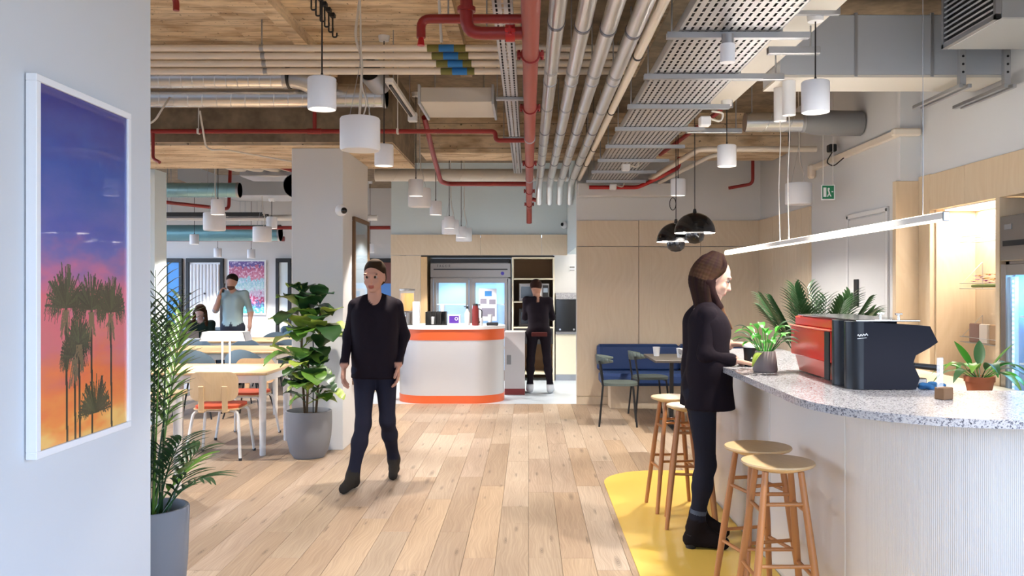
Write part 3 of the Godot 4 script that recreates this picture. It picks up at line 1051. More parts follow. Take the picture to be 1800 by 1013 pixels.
	for i in 4:
		var b := p(px[i], 2.85, 2.0)
		var q := thing("lagged_pipe", b, ["silver foil lagged pipe running right beside the red sprinkler main", "silver foil lagged pipe, second of four from the red main", "silver foil lagged pipe, third of four from the red main", "silver foil lagged pipe next to the ivory plastic pipe"][i], "pipe", "four lagged pipes under the ceiling")
		part(q, "lagging", MB.new().tube(bent([b, p(px[i], 2.85, 11.2), p(px[i], 2.62, 11.5)], 0.15), 0.043, 18), M.foil, "", b)
		for d in [2.7, 4.36 + 0.05 * i, 7.4, 9.3]:
			part(q, "band", ring(p(px[i], 2.85, d), Vector3.FORWARD, 0.0465, 0.035), M.foil_band, "", b)
		for d in [3.3, 5.3, 6.4, 8.6, 10.4]:
			part(q, "joint_tape", ring(p(px[i], 2.85, d + 0.04 * i), Vector3.FORWARD, 0.0445, 0.05), M.galv, "", b)
		for d in [3.6, 5.6, 8.0]:
			part(q, "hanger", MB.new().cyl(p(px[i], 2.89, d), p(px[i], 3.45, d), 0.005, 0.005, 6).cyl(p(px[i], 2.85, d - 0.012), p(px[i], 2.85, d + 0.012), 0.047, 0.047, 16), M.galv, "", b)
	a = p(0.641, 2.85, 2.0)
	t = thing("conduit", a, "ivory plastic pipe with black clips beside the lagged pipes", "pipe")
	part(t, "run", MB.new().tube([a, p(0.641, 2.85, 10.75)], 0.027, 16), M.ivory_pipe, "", a)
	for d in [2.8, 5.0, 6.6, 8.4, 9.45]:
		part(t, "clip", MB.new().cyl(p(0.641, 2.85, d - 0.012), p(0.641, 2.85, d + 0.012), 0.031, 0.031, 14).cyl(p(0.641, 2.87, d), p(0.641, 3.449, d), 0.004, 0.004, 6), M.black, "black clip", a)
	# horizontal bundle of four pipes across the ceiling
	for i in 4:
		var d := 6.24 + 0.03 * i
		var h := 3.24 - 0.049 * i
		var b := p(-4.6, h, d)
		var q := thing("ceiling_pipe", b, ["topmost ivory pipe of the four stacked pipes crossing the ceiling", "second ivory pipe from the top of the four stacked crossing pipes", "third ivory pipe from the top of the four stacked crossing pipes", "lowest ivory pipe of the four stacked pipes crossing the ceiling"][i], "pipe", "stack of four crossing pipes")
		part(q, "run", MB.new().cyl(b, p(0.75, h, d), 0.0245, 0.0245, 18), M.ivory_pipe, "", b)
		part(q, "fire_wrap", MB.new().cyl(p(-0.74 + 0.03 * i, h, d), p(-0.46 + 0.02 * i, h, d), 0.026, 0.026, 18), mat(rgb(120, 116, 60), 0.8), "olive green fire wrap", b)
		part(q, "fire_band", MB.new().cyl(p(-0.655 + 0.03 * i, h, d), p(-0.545 + 0.03 * i, h, d), 0.0272, 0.0272, 18), mat(rgb(40, 120, 190), 0.6), "blue band of the fire wrap", b)
		for x in [-3.4, -1.95, 0.2]:
			part(q, "clamp", MB.new().cyl(p(x - 0.015, h, d), p(x + 0.015, h, d), 0.0262, 0.0262, 18), M.galv, "", b)
		if i == 0:
			for x in [-3.4, -1.95, 0.2]:
				part(q, "hanger", MB.new().cyl(p(x, h, d), p(x, 3.45, d), 0.006, 0.006, 6), M.galv, "", b)
	# round ducts
	spiral("spiral_duct", "galvanised spiral duct in front of the deep concrete beam", p(-4.4, 3.11, 7.22), p(-1.2, 3.11, 7.22), 0.1, M.spiral)
	spiral("spiral_duct", "galvanised spiral duct under the bundle of crossing pipes", p(-4.4, 3.2, 6.92), p(-1.95, 3.2, 6.92), 0.095, M.spiral, 0.09)
	part(get_child(-1), "black_gasket", MB.new().cyl(p(-1.95, 3.2, 6.92), p(-1.93, 3.2, 6.92), 0.1, 0.1, 24), M.black, "black ring gasket", p(-4.4, 3.2, 6.92))
	part(get_child(-1), "elbow", MB.new().tube(bent([p(-1.93, 3.2, 6.92), p(-1.84, 3.19, 6.93), p(-1.62, 3.10, 7.06)], 0.08), 0.092, 20), M.galv, "", p(-4.4, 3.2, 6.92))
	var od := thing("open_duct", p(-1.24, 3.08, 6.4), "short round duct with a dark open mouth near the ceiling", "duct")
	part(od, "sleeve", MB.new().lathe([[0.1, 0.0], [0.1, 0.5]], p(-1.24, 3.19, 6.6), 24, Basis(Vector3.RIGHT, -PI / 2)).lathe([[0.094, 0.5], [0.094, 0.0]], p(-1.24, 3.19, 6.6), 24, Basis(Vector3.RIGHT, -PI / 2)), M.galv, "", p(-1.24, 3.08, 6.4))
	part(od, "lining", MB.new().cyl(p(-1.24, 3.19, 6.70), p(-1.24, 3.19, 6.72), 0.094, 0.094, 24), M.black, "", p(-1.24, 3.08, 6.4))  # black disc across the bore stands in for the shade inside
	# flat duct and a batten light
	var fd := thing("flat_duct", p(-0.5, 3.0, 6.75), "wide flat pale grey sheet-metal duct box beside the slotted tray", "duct")
	part(fd, "sheet", MB.new().bx(-0.88, -0.3, 3.0, 3.12, 6.95, 7.6, 0.004), M.ivory_duct, "", p(-0.5, 3.0, 6.75))
	part(fd, "flange", MB.new().bx(-0.90, -0.88, 2.98, 3.14, 6.93, 7.62, 0.002), M.duct, "", p(-0.5, 3.0, 6.75))
	part(fd, "flange", MB.new().bx(-0.3, -0.28, 2.98, 3.14, 6.93, 7.62, 0.002), M.duct, "", p(-0.5, 3.0, 6.75))
	part(fd, "hanger", MB.new().cyl(p(-0.8, 3.1, 7.3), p(-0.8, 3.45, 7.3), 0.006, 0.006, 6).cyl(p(-0.38, 3.1, 7.3), p(-0.38, 3.45, 7.3), 0.006, 0.006, 6), M.galv, "", p(-0.5, 3.0, 6.75))
	var bl := thing("batten_bracket", p(-1.02, 2.92, 6.9), "slim white surface batten under the ceiling beside the flat duct", "fitting")
	part(bl, "body", MB.new().bx(-1.06, -1.0, 3.0, 3.04, 6.3, 7.55, 0.005), M.white_metal, "", p(-1.02, 2.92, 6.9))
	part(bl, "channel", MB.new().bx(-1.04, -1.02, 2.985, 3.0, 6.35, 7.5), M.black, "", p(-1.02, 2.92, 6.9))
	part(bl, "end_box", MB.new().bx(-1.07, -0.99, 2.96, 3.04, 7.55, 7.62, 0.006), M.white, "", p(-1.02, 2.92, 6.9))
	part(bl, "hanger", MB.new().cyl(p(-1.03, 3.03, 6.5), p(-1.03, 3.45, 6.5), 0.004, 0.004, 6).cyl(p(-1.03, 3.03, 7.4), p(-1.03, 3.45, 7.4), 0.004, 0.004, 6), M.galv, "", p(-1.02, 2.92, 6.9))
	spiral("round_duct", "pale insulated round duct crossing in front of the kitchen wall", p(-2.1, 3.02, 11.7), p(0.55, 3.02, 11.7), 0.085, M.ivory_duct, 0.3)
	spiral("round_duct", "shiny round duct under the ceiling above the bar", p(1.9, 2.94, 7.5), p(2.42, 2.94, 7.5), 0.085, M.spiral, 0.2)
	part(get_child(-1), "flexible_sleeve", MB.new().tube([p(2.42, 2.94, 7.5), p(2.5, 2.94, 7.5), p(2.72, 2.93, 7.5), p(2.92, 2.93, 7.5)], [0.085, 0.11, 0.112, 0.11], 20), M.plastic_grey, "grey flexible sleeve", p(1.9, 2.94, 7.5))
	# slotted trays
	tray("cable_tray", "narrow slotted steel cable tray running beside the red sprinkler main", -0.185, -0.085, 2.95, 2.0, 11.0, 3)
	for d in [3.0, 4.9, 6.55, 8.3]:
		part(get_child(-1), "bracket", MB.new().bx(-0.25, -0.03, 2.925, 2.95, d - 0.02, d + 0.02, 0.003).cyl(p(-0.24, 2.93, d), p(-0.24, 3.45, d), 0.005, 0.005, 6).cyl(p(-0.04, 2.93, d), p(-0.04, 3.45, d), 0.005, 0.005, 6), M.galv)
	tray("cable_tray", "very wide slotted steel cable tray above the bar", 0.75, 1.25, 2.77, 2.0, 10.5, 13)
	for d in [2.55, 3.4, 4.26, 5.1, 5.95, 6.8, 7.65, 8.5, 9.35, 10.2]:
		part(get_child(-1), "strut", MB.new().bx(0.69, 1.40, 2.735, 2.75, d - 0.02, d + 0.02).bx(0.69, 1.40, 2.75, 2.765, d - 0.02, d - 0.013).bx(0.69, 1.40, 2.75, 2.765, d + 0.013, d + 0.02).cyl(p(0.715, 2.74, d), p(0.715, 3.45, d), 0.005, 0.005, 6).cyl(p(1.265, 2.74, d), p(1.265, 3.45, d), 0.005, 0.005, 6), M.galv)
	for s in [[1.33, 1.62, 4.75, "short galvanised strut channel hung near the pendant at the bar"], [1.28, 1.60, 5.35, "short galvanised strut channel hung beside the twin white canopies"], [1.33, 1.8, 7.2, "short galvanised strut channel hung before the shiny round duct"]]:
		solo("strut_channel", MB.new().bx(s[0], s[1], 2.79, 2.83, s[2] - 0.02, s[2] + 0.02, 0.003).cyl(p(s[1] - 0.05, 2.8, s[2]), p(s[1] - 0.05, 2.95 if s[2] < 6.9 else 3.45, s[2]), 0.005, 0.005, 6), M.galv, s[3], "bracket", "short strut channels over the bar")
	# rectangular ducts on the right
	var rd := thing("rectangular_duct", p(1.46, 2.95, 4.0), "long rectangular sheet-metal duct running above the wide cable tray", "duct")
	part(rd, "sheet", MB.new().bx(1.30, 1.62, 2.95, 3.3, -2.0, 6.9, 0.004), M.ivory_duct, "", p(1.46, 2.95, 4.0))
	for d in [0.5, 2.5, 4.5, 6.85]:
		part(rd, "flange", MB.new().bx(1.28, 1.64, 2.93, 3.32, d - 0.015, d + 0.015), M.galv, "", p(1.46, 2.95, 4.0))
	var rx := thing("rectangular_duct", p(2.3, 2.86, 5.7), "large grey sheet-metal duct crossing above the bar to the right wall", "duct")
	for k in 3:
		part(rx, "sheet", MB.new().bx(1.62 + 0.49 * k, 2.105 + 0.49 * k, 2.862, 3.25, 5.5, 5.9, 0.004), M.duct, "", p(2.3, 2.86, 5.7))
	for k in 2:
		part(rx, "joint", MB.new().bx(2.1 + 0.49 * k, 2.118 + 0.49 * k, 2.85, 3.26, 5.49, 5.91), M.galv, "", p(2.3, 2.86, 5.7))
	part(rx, "underside_sheet", MB.new().bx(1.62, 3.09, 2.845, 2.862, 5.5, 5.9), M.ivory_duct, "", p(2.3, 2.86, 5.7))  # paler sheet along the underside
	# fan-coil unit in the corner
	var ac := thing("fan_coil_unit", p(2.8, 2.95, 4.9), "grey ceiling fan-coil unit with a louvred side over the bar", "air conditioner")
	var ab := p(2.8, 2.95, 4.9)
	part(ac, "casing", MB.new().bx(2.56, 3.09, 2.95, 3.4, 4.62, 5.23, 0.006), mat(rgb(168, 170, 170), 0.5, 0.2), "", ab)
	part(ac, "grille_frame", MB.new().bx(2.53, 2.56, 2.95, 2.975, 4.62, 5.23).bx(2.53, 2.56, 3.375, 3.4, 4.62, 5.23).bx(2.53, 2.56, 2.95, 3.4, 4.62, 4.645).bx(2.53, 2.56, 2.95, 3.4, 5.205, 5.23), M.galv, "", ab)
	part(ac, "grille_back", MB.new().bx(2.555, 2.56, 2.97, 3.38, 4.64, 5.21), M.black, "", ab)
	for k in 13:
		part(ac, "louvre", MB.new().box(p(2.545, 2.985 + 0.031 * k, 4.925), Vector3(0.022, 0.012, 0.56), 0.002, Basis(Vector3.BACK, 0.5)), M.galv, "", ab)
	part(ac, "hanger", MB.new().cyl(p(2.62, 3.39, 4.7), p(2.62, 3.45, 4.7), 0.006, 0.006, 6).cyl(p(2.62, 3.39, 5.15), p(2.62, 3.45, 5.15), 0.006, 0.006, 6), M.galv, "", ab)
	for s in [[2.72, 5.36], [3.0, 5.36]]:
		var sb := p(s[0], 2.72, s[1])
		var hb := thing("duct_support", sb, "galvanised strut hanger with a rail close to the right wall" if s[0] > 2.9 else "galvanised strut hanger with a rail below the fan-coil unit", "bracket", "strut hangers under the large duct")
		part(hb, "post", MB.new().bx(s[0] - 0.02, s[0] + 0.02, 2.76, 3.45, s[1] - 0.02, s[1] + 0.02, 0.003), M.galv, "", sb)
		for k in 4:
			part(hb, "slot", MB.new().cyl(p(s[0], 2.84 + 0.05 * k, s[1] - 0.022), p(s[0], 2.84 + 0.05 * k, s[1] - 0.019), 0.008, 0.008, 10), M.black, "", sb)
		for k in [-0.0275, 0.0275]:
			part(hb, "rail", MB.new().bx(s[0] + k - 0.0125, s[0] + k + 0.0125, 2.735, 2.76, s[1] - 0.05, s[1] + 0.6, 0.003), M.galv, "", sb)
	# wall trunking
	var wt := p(2.9, 2.6, 7.5)
	t = thing("wall_trunking", wt, "ivory cable trunking along the top of the right wall", "trunking")
	part(t, "run", MB.new().bx(2.895, 2.938, 2.68, 2.735, 6.75, 8.75, 0.004), M.ivory_pipe, "", wt)
	part(t, "end_run", MB.new().bx(2.86, 3.08, 2.68, 2.74, 6.68, 6.745, 0.012), M.ivory_pipe, "", wt)
	part(t, "elbow", MB.new().bx(2.87, 2.938, 2.6, 2.75, 8.7, 8.8, 0.02), M.ivory_pipe, "", wt)
	part(t, "emergency_lamp", MB.new().box(p(2.86, 2.8, 8.05), Vector3(0.07, 0.07, 0.09), 0.008), M.black, "black twin-spot lamp body", wt)
	part(t, "loose_wire", MB.new().tube(bent([p(2.87, 2.77, 8.05), p(2.84, 2.68, 8.15), p(2.86, 2.62, 8.0), p(2.9, 2.68, 7.85)], 0.06), 0.006, 6), M.cable, "", wt)
	pipe_thing("conduit", "pale conduit pair crossing over the plywood corner", "pipe", [p(1.5, 2.82, 10.5), p(1.72, 2.88, 8.6), p(2.9, 2.88, 8.6)], 0.03, M.ivory_pipe, 0.06)
	pipe_thing("conduit", "pale sloping conduit beneath the conduit pair above the plywood corner", "pipe", [p(1.62, 2.78, 10.55), p(1.86, 2.83, 8.75), p(2.05, 2.86, 8.7)], 0.022, M.ivory_duct, 0.06)
	solo("bulkhead", MB.new().bx(0.62, 1.85, 2.62, 2.78, 10.6, 10.81, 0.006), M.white_wall, "long white boxed-in bulkhead above the plywood panels", "bulkhead")
	# hooks and a stub on the slab
	for k in 6:
		solo("ceiling_hook", MB.new().cyl(p(-1.40, 3.45, 5.5 + 0.12 * k), p(-1.40, 3.30, 5.5 + 0.12 * k), 0.006, 0.006, 8).box(p(-1.40, 3.435, 5.5 + 0.12 * k), Vector3(0.035, 0.03, 0.05), 0.004).tube(bent([p(-1.40, 3.31, 5.5 + 0.12 * k), p(-1.40, 3.28, 5.5 + 0.12 * k), p(-1.37, 3.28, 5.5 + 0.12 * k), p(-1.37, 3.31, 5.5 + 0.12 * k)], 0.012), 0.006, 6), M.black, "small black hook in the row of hooks under the ceiling slab", "hook", "row of black ceiling hooks")
	pipe_thing("sprinkler_branch", "short dark red stub with an elbow under the slab above the picture wall", "pipe", [p(-2.3, 3.44, 5.3), p(-2.25, 3.33, 5.45), p(-2.25, 3.26, 5.45)], 0.02, M.red_pipe, 0.04)
	# loops of loose white cable
	var loops := [
		[[p(-3.0, 3.08, 7.14), p(-2.98, 2.95, 6.95), p(-3.05, 2.83, 6.95), p(-3.2, 2.82, 7.0), p(-3.4, 2.86, 7.1)], "loop of white cable hanging under the spiral duct"],
		[[p(-2.85, 3.02, 7.4), p(-2.85, 2.7, 7.55), p(-2.72, 2.72, 7.62), p(-2.3, 2.74, 8.6)], "white cable stapled under the deep concrete beam"],
		[[p(-1.1, 3.45, 5.6), p(-1.12, 3.1, 5.5), p(-1.06, 2.95, 5.45), p(-1.07, 2.56, 5.4)], "white cable feeding the big drum pendant"],
		[[p(-0.85, 3.28, 4.9), p(-0.6, 3.3, 4.9), p(-0.52, 3.25, 4.9), p(-0.5, 2.9, 4.9)], "white cable hanging beside the red dropper"]]
	for l in loops:
		solo("loose_cable", MB.new().tube(bent(l[0], 0.12, 6), 0.009, 6), M.white_cable, l[1], "cable")

func tray(called: String, label: String, x0: float, x1: float, h: float, d0: float, d1: float, rows: int) -> void:
	var t := thing(called, Vector3.ZERO, label, "cable tray")
	var mb := MB.new(true)
	mb.flat()
	var len_m := d1 - d0
	# the sheet: u across, v along
	var a := p(x0, h, d0)
	var b := p(x1, h, d0)
	var c := p(x1, h, d1)
	var e := p(x0, h, d1)
	mb.quad_uv(e, c, b, a, Rect2(0, 0, rows, len_m / 0.07))
	part(t, "slotted_sheet", mb, M.slotted)
	var n := int((x1 - x0) / 0.04)
	for k in n:
		var cx := x0 + (x1 - x0) * (k + 0.5) / n
		var pts := []
		for i in 12:
			pts.append(p(cx + 0.006 * sin(i * 2.1 + k), h + 0.022 + 0.003 * sin(i * 1.3 + k * 2.0), lerpf(d0, d1, i / 11.0)))
		part(t, "cable", MB.new().tube(pts, 0.018, 6), [M.black, M.dark, M.cable][k % 3])  # dark cables added so the slots show the shade above the tray
	part(t, "side_rail", MB.new().bx(x0 - 0.003, x0, h - 0.002, h + 0.05, d0, d1), M.galv)
	part(t, "side_rail", MB.new().bx(x1, x1 + 0.003, h - 0.002, h + 0.05, d0, d1), M.galv)

# ---------------------------------------------------------------- hanging lamps
func make_pendant() -> Node3D:
	# origin at the lower rim of the shade
	var t := thing("cylinder_pendant", Vector3.ZERO, "", "lamp", "white cylinder pendant lamps")
	part(t, "shade", MB.new().lathe([[0.0715, 0.0], [0.0735, 0.004], [0.0735, 0.160], [0.068, 0.166], [0.0, 0.166]], Vector3.ZERO, 28).lathe([[0.069, 0.10], [0.0695, 0.0], [0.0715, 0.0]], Vector3.ZERO, 28), M.lamp_white)
	part(t, "diffuser", MB.new().lathe([[0.0, 0.020], [0.069, 0.020]], Vector3.ZERO, 28).lathe([[0.069, 0.024], [0.0, 0.024]], Vector3.ZERO, 28), M.glow)
	part(t, "grip", MB.new().cyl(Vector3(0, 0.165, 0), Vector3(0, 0.19, 0), 0.008, 0.006, 10), M.black)
	part(t, "canopy", MB.new().cyl(Vector3(0, 0.96, 0), Vector3(0, 1.0, 0), 0.04, 0.045, 20), M.white)
	part(t, "cord", MB.new().cyl(Vector3(0, 0.18, 0), Vector3(0, 0.97, 0), 0.0042, 0.0042, 8), M.cable)
	spot(t, Vector3(0, 0.012, 0), LAMP, 50.0, WARM, 0.04, 0.22)
	return t

func make_drum(label: String) -> Node3D:
	var t := thing("drum_pendant", Vector3.ZERO, label, "speaker", "white drum pendants on wires")
	part(t, "drum", MB.new().lathe([[0.0, 0.0], [0.118, 0.0], [0.126, 0.012], [0.126, 0.196], [0.12, 0.206], [0.0, 0.206]], Vector3.ZERO, 32), M.lamp_white)
	part(t, "wire", MB.new().cyl(Vector3(-0.07, 0.2, 0), Vector3(0, 0.62, 0), 0.0018, 0.0018, 5).cyl(Vector3(0.07, 0.2, 0), Vector3(0, 0.62, 0), 0.0018, 0.0018, 5).cyl(Vector3(0, 0.62, 0), Vector3(0, 1.1, 0), 0.0022, 0.0022, 5), M.galv)
	part(t, "cable", MB.new().tube(bent([Vector3(0.02, 0.2, 0.02), Vector3(0.05, 0.3, 0.02), Vector3(0.01, 0.4, 0.0), Vector3(0.0, 1.1, 0.0)], 0.06), 0.005, 6), M.white_cable)
	return t

func build_lamps() -> void:
	var spots := [
		[1.53, 4.55, 2.425, "white cylinder pendant over the bar beside the twin white canopies"],
		[1.55, 6.67, 2.435, "white cylinder pendant over the far end of the bar"],
		[1.49, 8.5, 2.40, "white cylinder pendant above the black dome lamps"],
		[-1.077, 4.45, 2.42, "white cylinder pendant beside the bundle of crossing pipes"],
		[-1.126, 6.65, 2.435, "white cylinder pendant beside the big drum and above the walking person"],
		[-1.135, 8.6, 2.406, "white cylinder pendant in front of the drum near the beam corner"],
		[-1.13, 10.4, 2.367, "white cylinder pendant third from the kitchen wall over the walkway"],
		[-1.114, 12.0, 2.312, "white cylinder pendant second from the kitchen wall over the walkway"],
		[-1.0, 12.7, 2.22, "white cylinder pendant closest to the kitchen wall"],
		[-3.37, 7.3, 2.26, "white cylinder pendant over the oak table in front of the beam"],
		[-3.44, 9.45, 2.29, "white cylinder pendant just behind the deep beam"],
		[-3.58, 11.9, 2.30, "white cylinder pendant over the grey stools in the office"],
		[-5.60, 14.3, 2.20, "white cylinder pendant near the office doors"],
		[-5.45, 10.6, 2.30, "white cylinder pendant over the office sofas"],
		[1.5, 2.45, 2.425, "white cylinder pendant over the corner of the bar"]]
	var first := make_pendant()
	for i in spots.size():
		var s: Array = spots[i]
		var o := first if i == 0 else copy(first, Vector3.ZERO)
		o.position = p(s[0], s[2], s[1])
		o.set_meta("label", s[3])
		var reach: float = 3.45 - s[2]
		if s[0] > 1.3 and s[1] < 6.9:
			reach = 2.95 - s[2]   # fixed under the long duct
		elif s[0] == -3.37:
			reach = 3.012 - s[2]
		elif s[0] == -3.58:
			reach = 2.72 - s[2]
		for c in o.get_children():   # the cord reaches the slab, or a box just under the services
			if c.name.begins_with("cord"):
				c.mesh = MB.new().cyl(Vector3(0, 0.18, 0), Vector3(0, reach, 0), 0.0042, 0.0042, 8).done()
			elif c.name.begins_with("canopy"):
				c.position.y = reach - 1.0
	# smaller office lamps far behind
	var far := [[-5.9, 16.2, 2.05], [-5.2, 16.0, 2.02], [-2.95, 15.9, 2.12], [-2.3, 15.6, 2.05]]
	for s in far:
		var o := copy(first, p(s[0], s[2], s[1]), 0.0, "small white cylinder pendant in front of the far office wall")
		o.set_meta("group", "pendants by the far office wall")
		for c in o.get_children():
			if c.name.begins_with("cord"):
				c.mesh = MB.new().cyl(Vector3(0, 0.18, 0), Vector3(0, 3.45 - s[2], 0), 0.0042, 0.0042, 8).done()
			elif c.name.begins_with("canopy"):
				c.position.y = 3.45 - s[2] - 1.0
	var d0 := make_drum("big white drum pendant hung beside the bundle of crossing pipes")
	d0.position = p(-1.066, 2.357, 5.4)
	copy(d0, p(-1.2, 2.37, 9.4), 0.0, "white drum pendant right behind the cylinder lamp at the beam corner")
	copy(d0, p(-1.13, 2.25, 12.35), 0.0, "white drum pendant half hidden behind two cylinder lamps near the kitchen")
	copy(d0, p(-1.0, 2.19, 13.2), 0.0, "white drum pendant against the pale blue kitchen wall")
	copy(d0, p(-3.68, 2.15, 10.0), 0.0, "white drum pendant behind the beam in the office")
	copy(d0, p(-3.62, 2.1, 11.6), 0.0, "white drum pendant over the office stools")
	copy(d0, p(2.61, 2.287, 8.25), 0.0, "white drum pendant in front of the plywood corner by the exit sign")
	for d in find_children("drum_pendant*", "Node3D", false, false):
		var up: float = (2.72 if d.position.x < -3.6 and d.position.z < -11.0 else (3.45)) - d.position.y
		for c in d.get_children():
			if c.name.begins_with("wire"):
				c.mesh = MB.new().cyl(Vector3(-0.07, 0.2, 0), Vector3(0, 0.55, 0), 0.0018, 0.0018, 5).cyl(Vector3(0.07, 0.2, 0), Vector3(0, 0.55, 0), 0.0018, 0.0018, 5).cyl(Vector3(0, 0.55, 0), Vector3(0, up, 0), 0.0022, 0.0022, 5).done()
			elif c.name.begins_with("cable"):
				c.mesh = MB.new().tube(bent([Vector3(0.02, 0.2, 0.02), Vector3(0.05, 0.3, 0.02), Vector3(0.01, 0.4, 0.0), Vector3(0.0, up, 0.0)], 0.06), 0.005, 6).done()
	# black dome lamps
	var fl := thing("dome_pendant", p(1.5, 1.88, 7.7), "glossy black dome pendant with a ball below, the one hung higher", "lamp", "black dome pendants")
	var prof := []
	for k in 11:
		var a := PI / 2 * k / 10.0
		prof.append([0.185 * cos(a), 0.098 + 0.185 * sin(a)])
	var inner := []
	for k in 11:
		var a := PI / 2 * (10 - k) / 10.0
		inner.append([0.180 * cos(a), 0.098 + 0.180 * sin(a)])
	part(fl, "dome", MB.new().lathe(prof, Vector3.ZERO, 36), M.black_gloss)
	part(fl, "dome_lining", MB.new().lathe(inner, Vector3.ZERO, 36), M.white, "white inside of the dome")
	part(fl, "lower_bowl", MB.new().lathe([[0.0, 0.0], [0.045, 0.008], [0.078, 0.035], [0.088, 0.075], [0.085, 0.11]], Vector3.ZERO, 28), M.black_gloss)
	part(fl, "bulb", MB.new().sphere(Vector3(0, 0.135, 0), Vector3(0.05, 0.05, 0.05), 14), M.glow)
	part(fl, "cord", MB.new().cyl(Vector3(0, 0.28, 0), Vector3(0, 1.63, 0), 0.004, 0.004, 6), M.cable)
	part(fl, "cap", MB.new().cyl(Vector3(0, 0.275, 0), Vector3(0, 0.315, 0), 0.02, 0.012, 12), M.black)
	var om := OmniLight3D.new()
	om.name = "lamp_light"
	om.light_energy = 4.0
	om.light_color = WARM
	om.light_size = 0.05
	om.omni_range = 30.0
	om.omni_attenuation = 2.0
	om.shadow_enabled = true
	fl.add_child(om)
	om.position = Vector3(0, 0.135, 0)
	var f2 := copy(fl, p(1.41, 1.825, 8.16), 0.0, "glossy black dome pendant with a looped cord, hung a little lower")
	var lp := []
	for k in 15:
		var a := TAU * k / 14.0
		lp.append(Vector3(-0.03 + 0.03 * cos(a), 0.46 + 0.06 * sin(a), 0))
	part(f2, "cord_loop", MB.new().tube(lp, 0.004, 6), M.cable)
	# linear LED bar over the counter
	var base := p(1.71, 1.77, 5.45)
	var bar := thing("linear_lamp", base, "long thin aluminium LED bar hung over the bar", "lamp")
	part(bar, "profile", MB.new().bx(1.697, 1.723, 1.775, 1.803, 3.5, 7.4, 0.003), M.white_metal, "", base)
	part(bar, "end_cap", MB.new().bx(1.696, 1.724, 1.766, 1.806, 3.49, 3.5, 0.003), M.galv, "", base)
	part(bar, "diffuser", MB.new().bx(1.699, 1.721, 1.768, 1.776, 3.505, 7.38), M.glow, "", base)
	part(bar, "upper_diffuser", MB.new().bx(1.701, 1.719, 1.802, 1.806, 3.52, 7.38), M.glow, "", base)
	for d in [5.6, 5.8]:
		part(bar, "wire", MB.new().tube(bent([p(1.71, 1.803, d), p(1.70, 2.2, d), p(1.715, 2.5, d), p(1.71, 2.62, d)], 0.2), 0.0035, 5), M.white_cable, "", base)
		part(bar, "driver", MB.new().cyl(p(1.71, 2.62, d), p(1.71, 2.844, d), 0.042, 0.042, 20), M.white, "white cylinder canopy", base)
	part(bar, "wire", MB.new().cyl(p(1.71, 1.803, 3.7), p(1.71, 3.45, 3.7), 0.0015, 0.0015, 5), M.galv, "", base)
	area(bar, p(1.71, 1.765, 5.45) - base, Vector2(0.022, 3.86), 1.9, Color(1.0, 0.98, 0.95))
	area(bar, p(1.71, 1.809, 5.45) - base, Vector2(0.018, 3.86), 2.0, Color(1.0, 0.98, 0.95), Vector3(90, 0, 0))
	# small spotlight under the wide tray
	var so := thing("tray_spotlight", p(0.98, 2.6, 4.2), "small white cylinder fitting under the wide cable tray", "lamp")
	part(so, "body", MB.new().cyl(Vector3(0, 0, 0), Vector3(0, 0.09, 0), 0.036, 0.036, 20), M.lamp_white)
	part(so, "cap", MB.new().cyl(Vector3(0, 0.09, 0), Vector3(0, 0.14, 0), 0.03, 0.03, 16), M.galv)
	for s in [[1.28, 6.2], [0.98, 8.6], [1.02, 10.3]]:
		var jb := thing("junction_box", p(s[0], 2.66, s[1]), "small white junction box with a loop of cable under the wide cable tray", "fitting", "junction boxes under the wide tray")
		part(jb, "box", MB.new().box(Vector3(0, 0.035, 0), Vector3(0.08, 0.07, 0.08), 0.008), M.white)
		part(jb, "cable", MB.new().tube(bent([Vector3(0.03, 0.06, 0), Vector3(0.12, 0.03, 0), Vector3(0.14, 0.1, 0), Vector3(0.05, 0.11, 0)], 0.05), 0.008, 6), M.white_cable)
	# exit sign
	var ex := thing("exit_sign", p(2.72, 2.28, 7.75), "green and white running-man exit sign on thin rods", "sign")
	part(ex, "case", MB.new().box(Vector3(0, 0.07, 0), Vector3(0.12, 0.14, 0.03), 0.004), M.white)
	part(ex, "face", MB.new().box(Vector3(-0.005, 0.07, 0.0165), Vector3(0.105, 0.12, 0.003)), mat(rgb(20, 120, 80), 0.5), "green face")
	var fig := MB.new().box(Vector3(-0.035, 0.07, 0.019), Vector3(0.026, 0.085, 0.002)).cyl(Vector3(0.0, 0.1, 0.018), Vector3(0.0, 0.1, 0.02), 0.010, 0.010, 10).box(Vector3(0.002, 0.074, 0.019), Vector3(0.012, 0.04, 0.002), 0.0, Basis(Vector3.BACK, 0.3)).box(Vector3(-0.004, 0.044, 0.019), Vector3(0.009, 0.034, 0.002), 0.0, Basis(Vector3.BACK, -0.5)).box(Vector3(0.012, 0.046, 0.019), Vector3(0.009, 0.034, 0.002), 0.0, Basis(Vector3.BACK, 0.6)).box(Vector3(0.033, 0.075, 0.019), Vector3(0.014, 0.009, 0.002))
	part(ex, "pictogram", fig, M.white, "white running man and door")
	part(ex, "rod", MB.new().cyl(Vector3(-0.045, 0.14, 0), Vector3(-0.045, 1.17, 0), 0.003, 0.003, 6).cyl(Vector3(0.045, 0.14, 0), Vector3(0.045, 1.17, 0), 0.003, 0.003, 6), M.white_metal)

# ---------------------------------------------------------------- the bar
func bar_path(cx: float, r: float) -> Array:
	# plan outline (x, d) of the customer side: along the yellow mat, round the corner, along the front
	var out := [Vector2(cx - r, 6.1)]
	for k in 17:
		var a := PI / 2 * k / 16.0
		out.append(Vector2(cx - r * cos(a), 3.46 - r * sin(a)))
	out.append(Vector2(3.05, 3.46 - r))
	return out

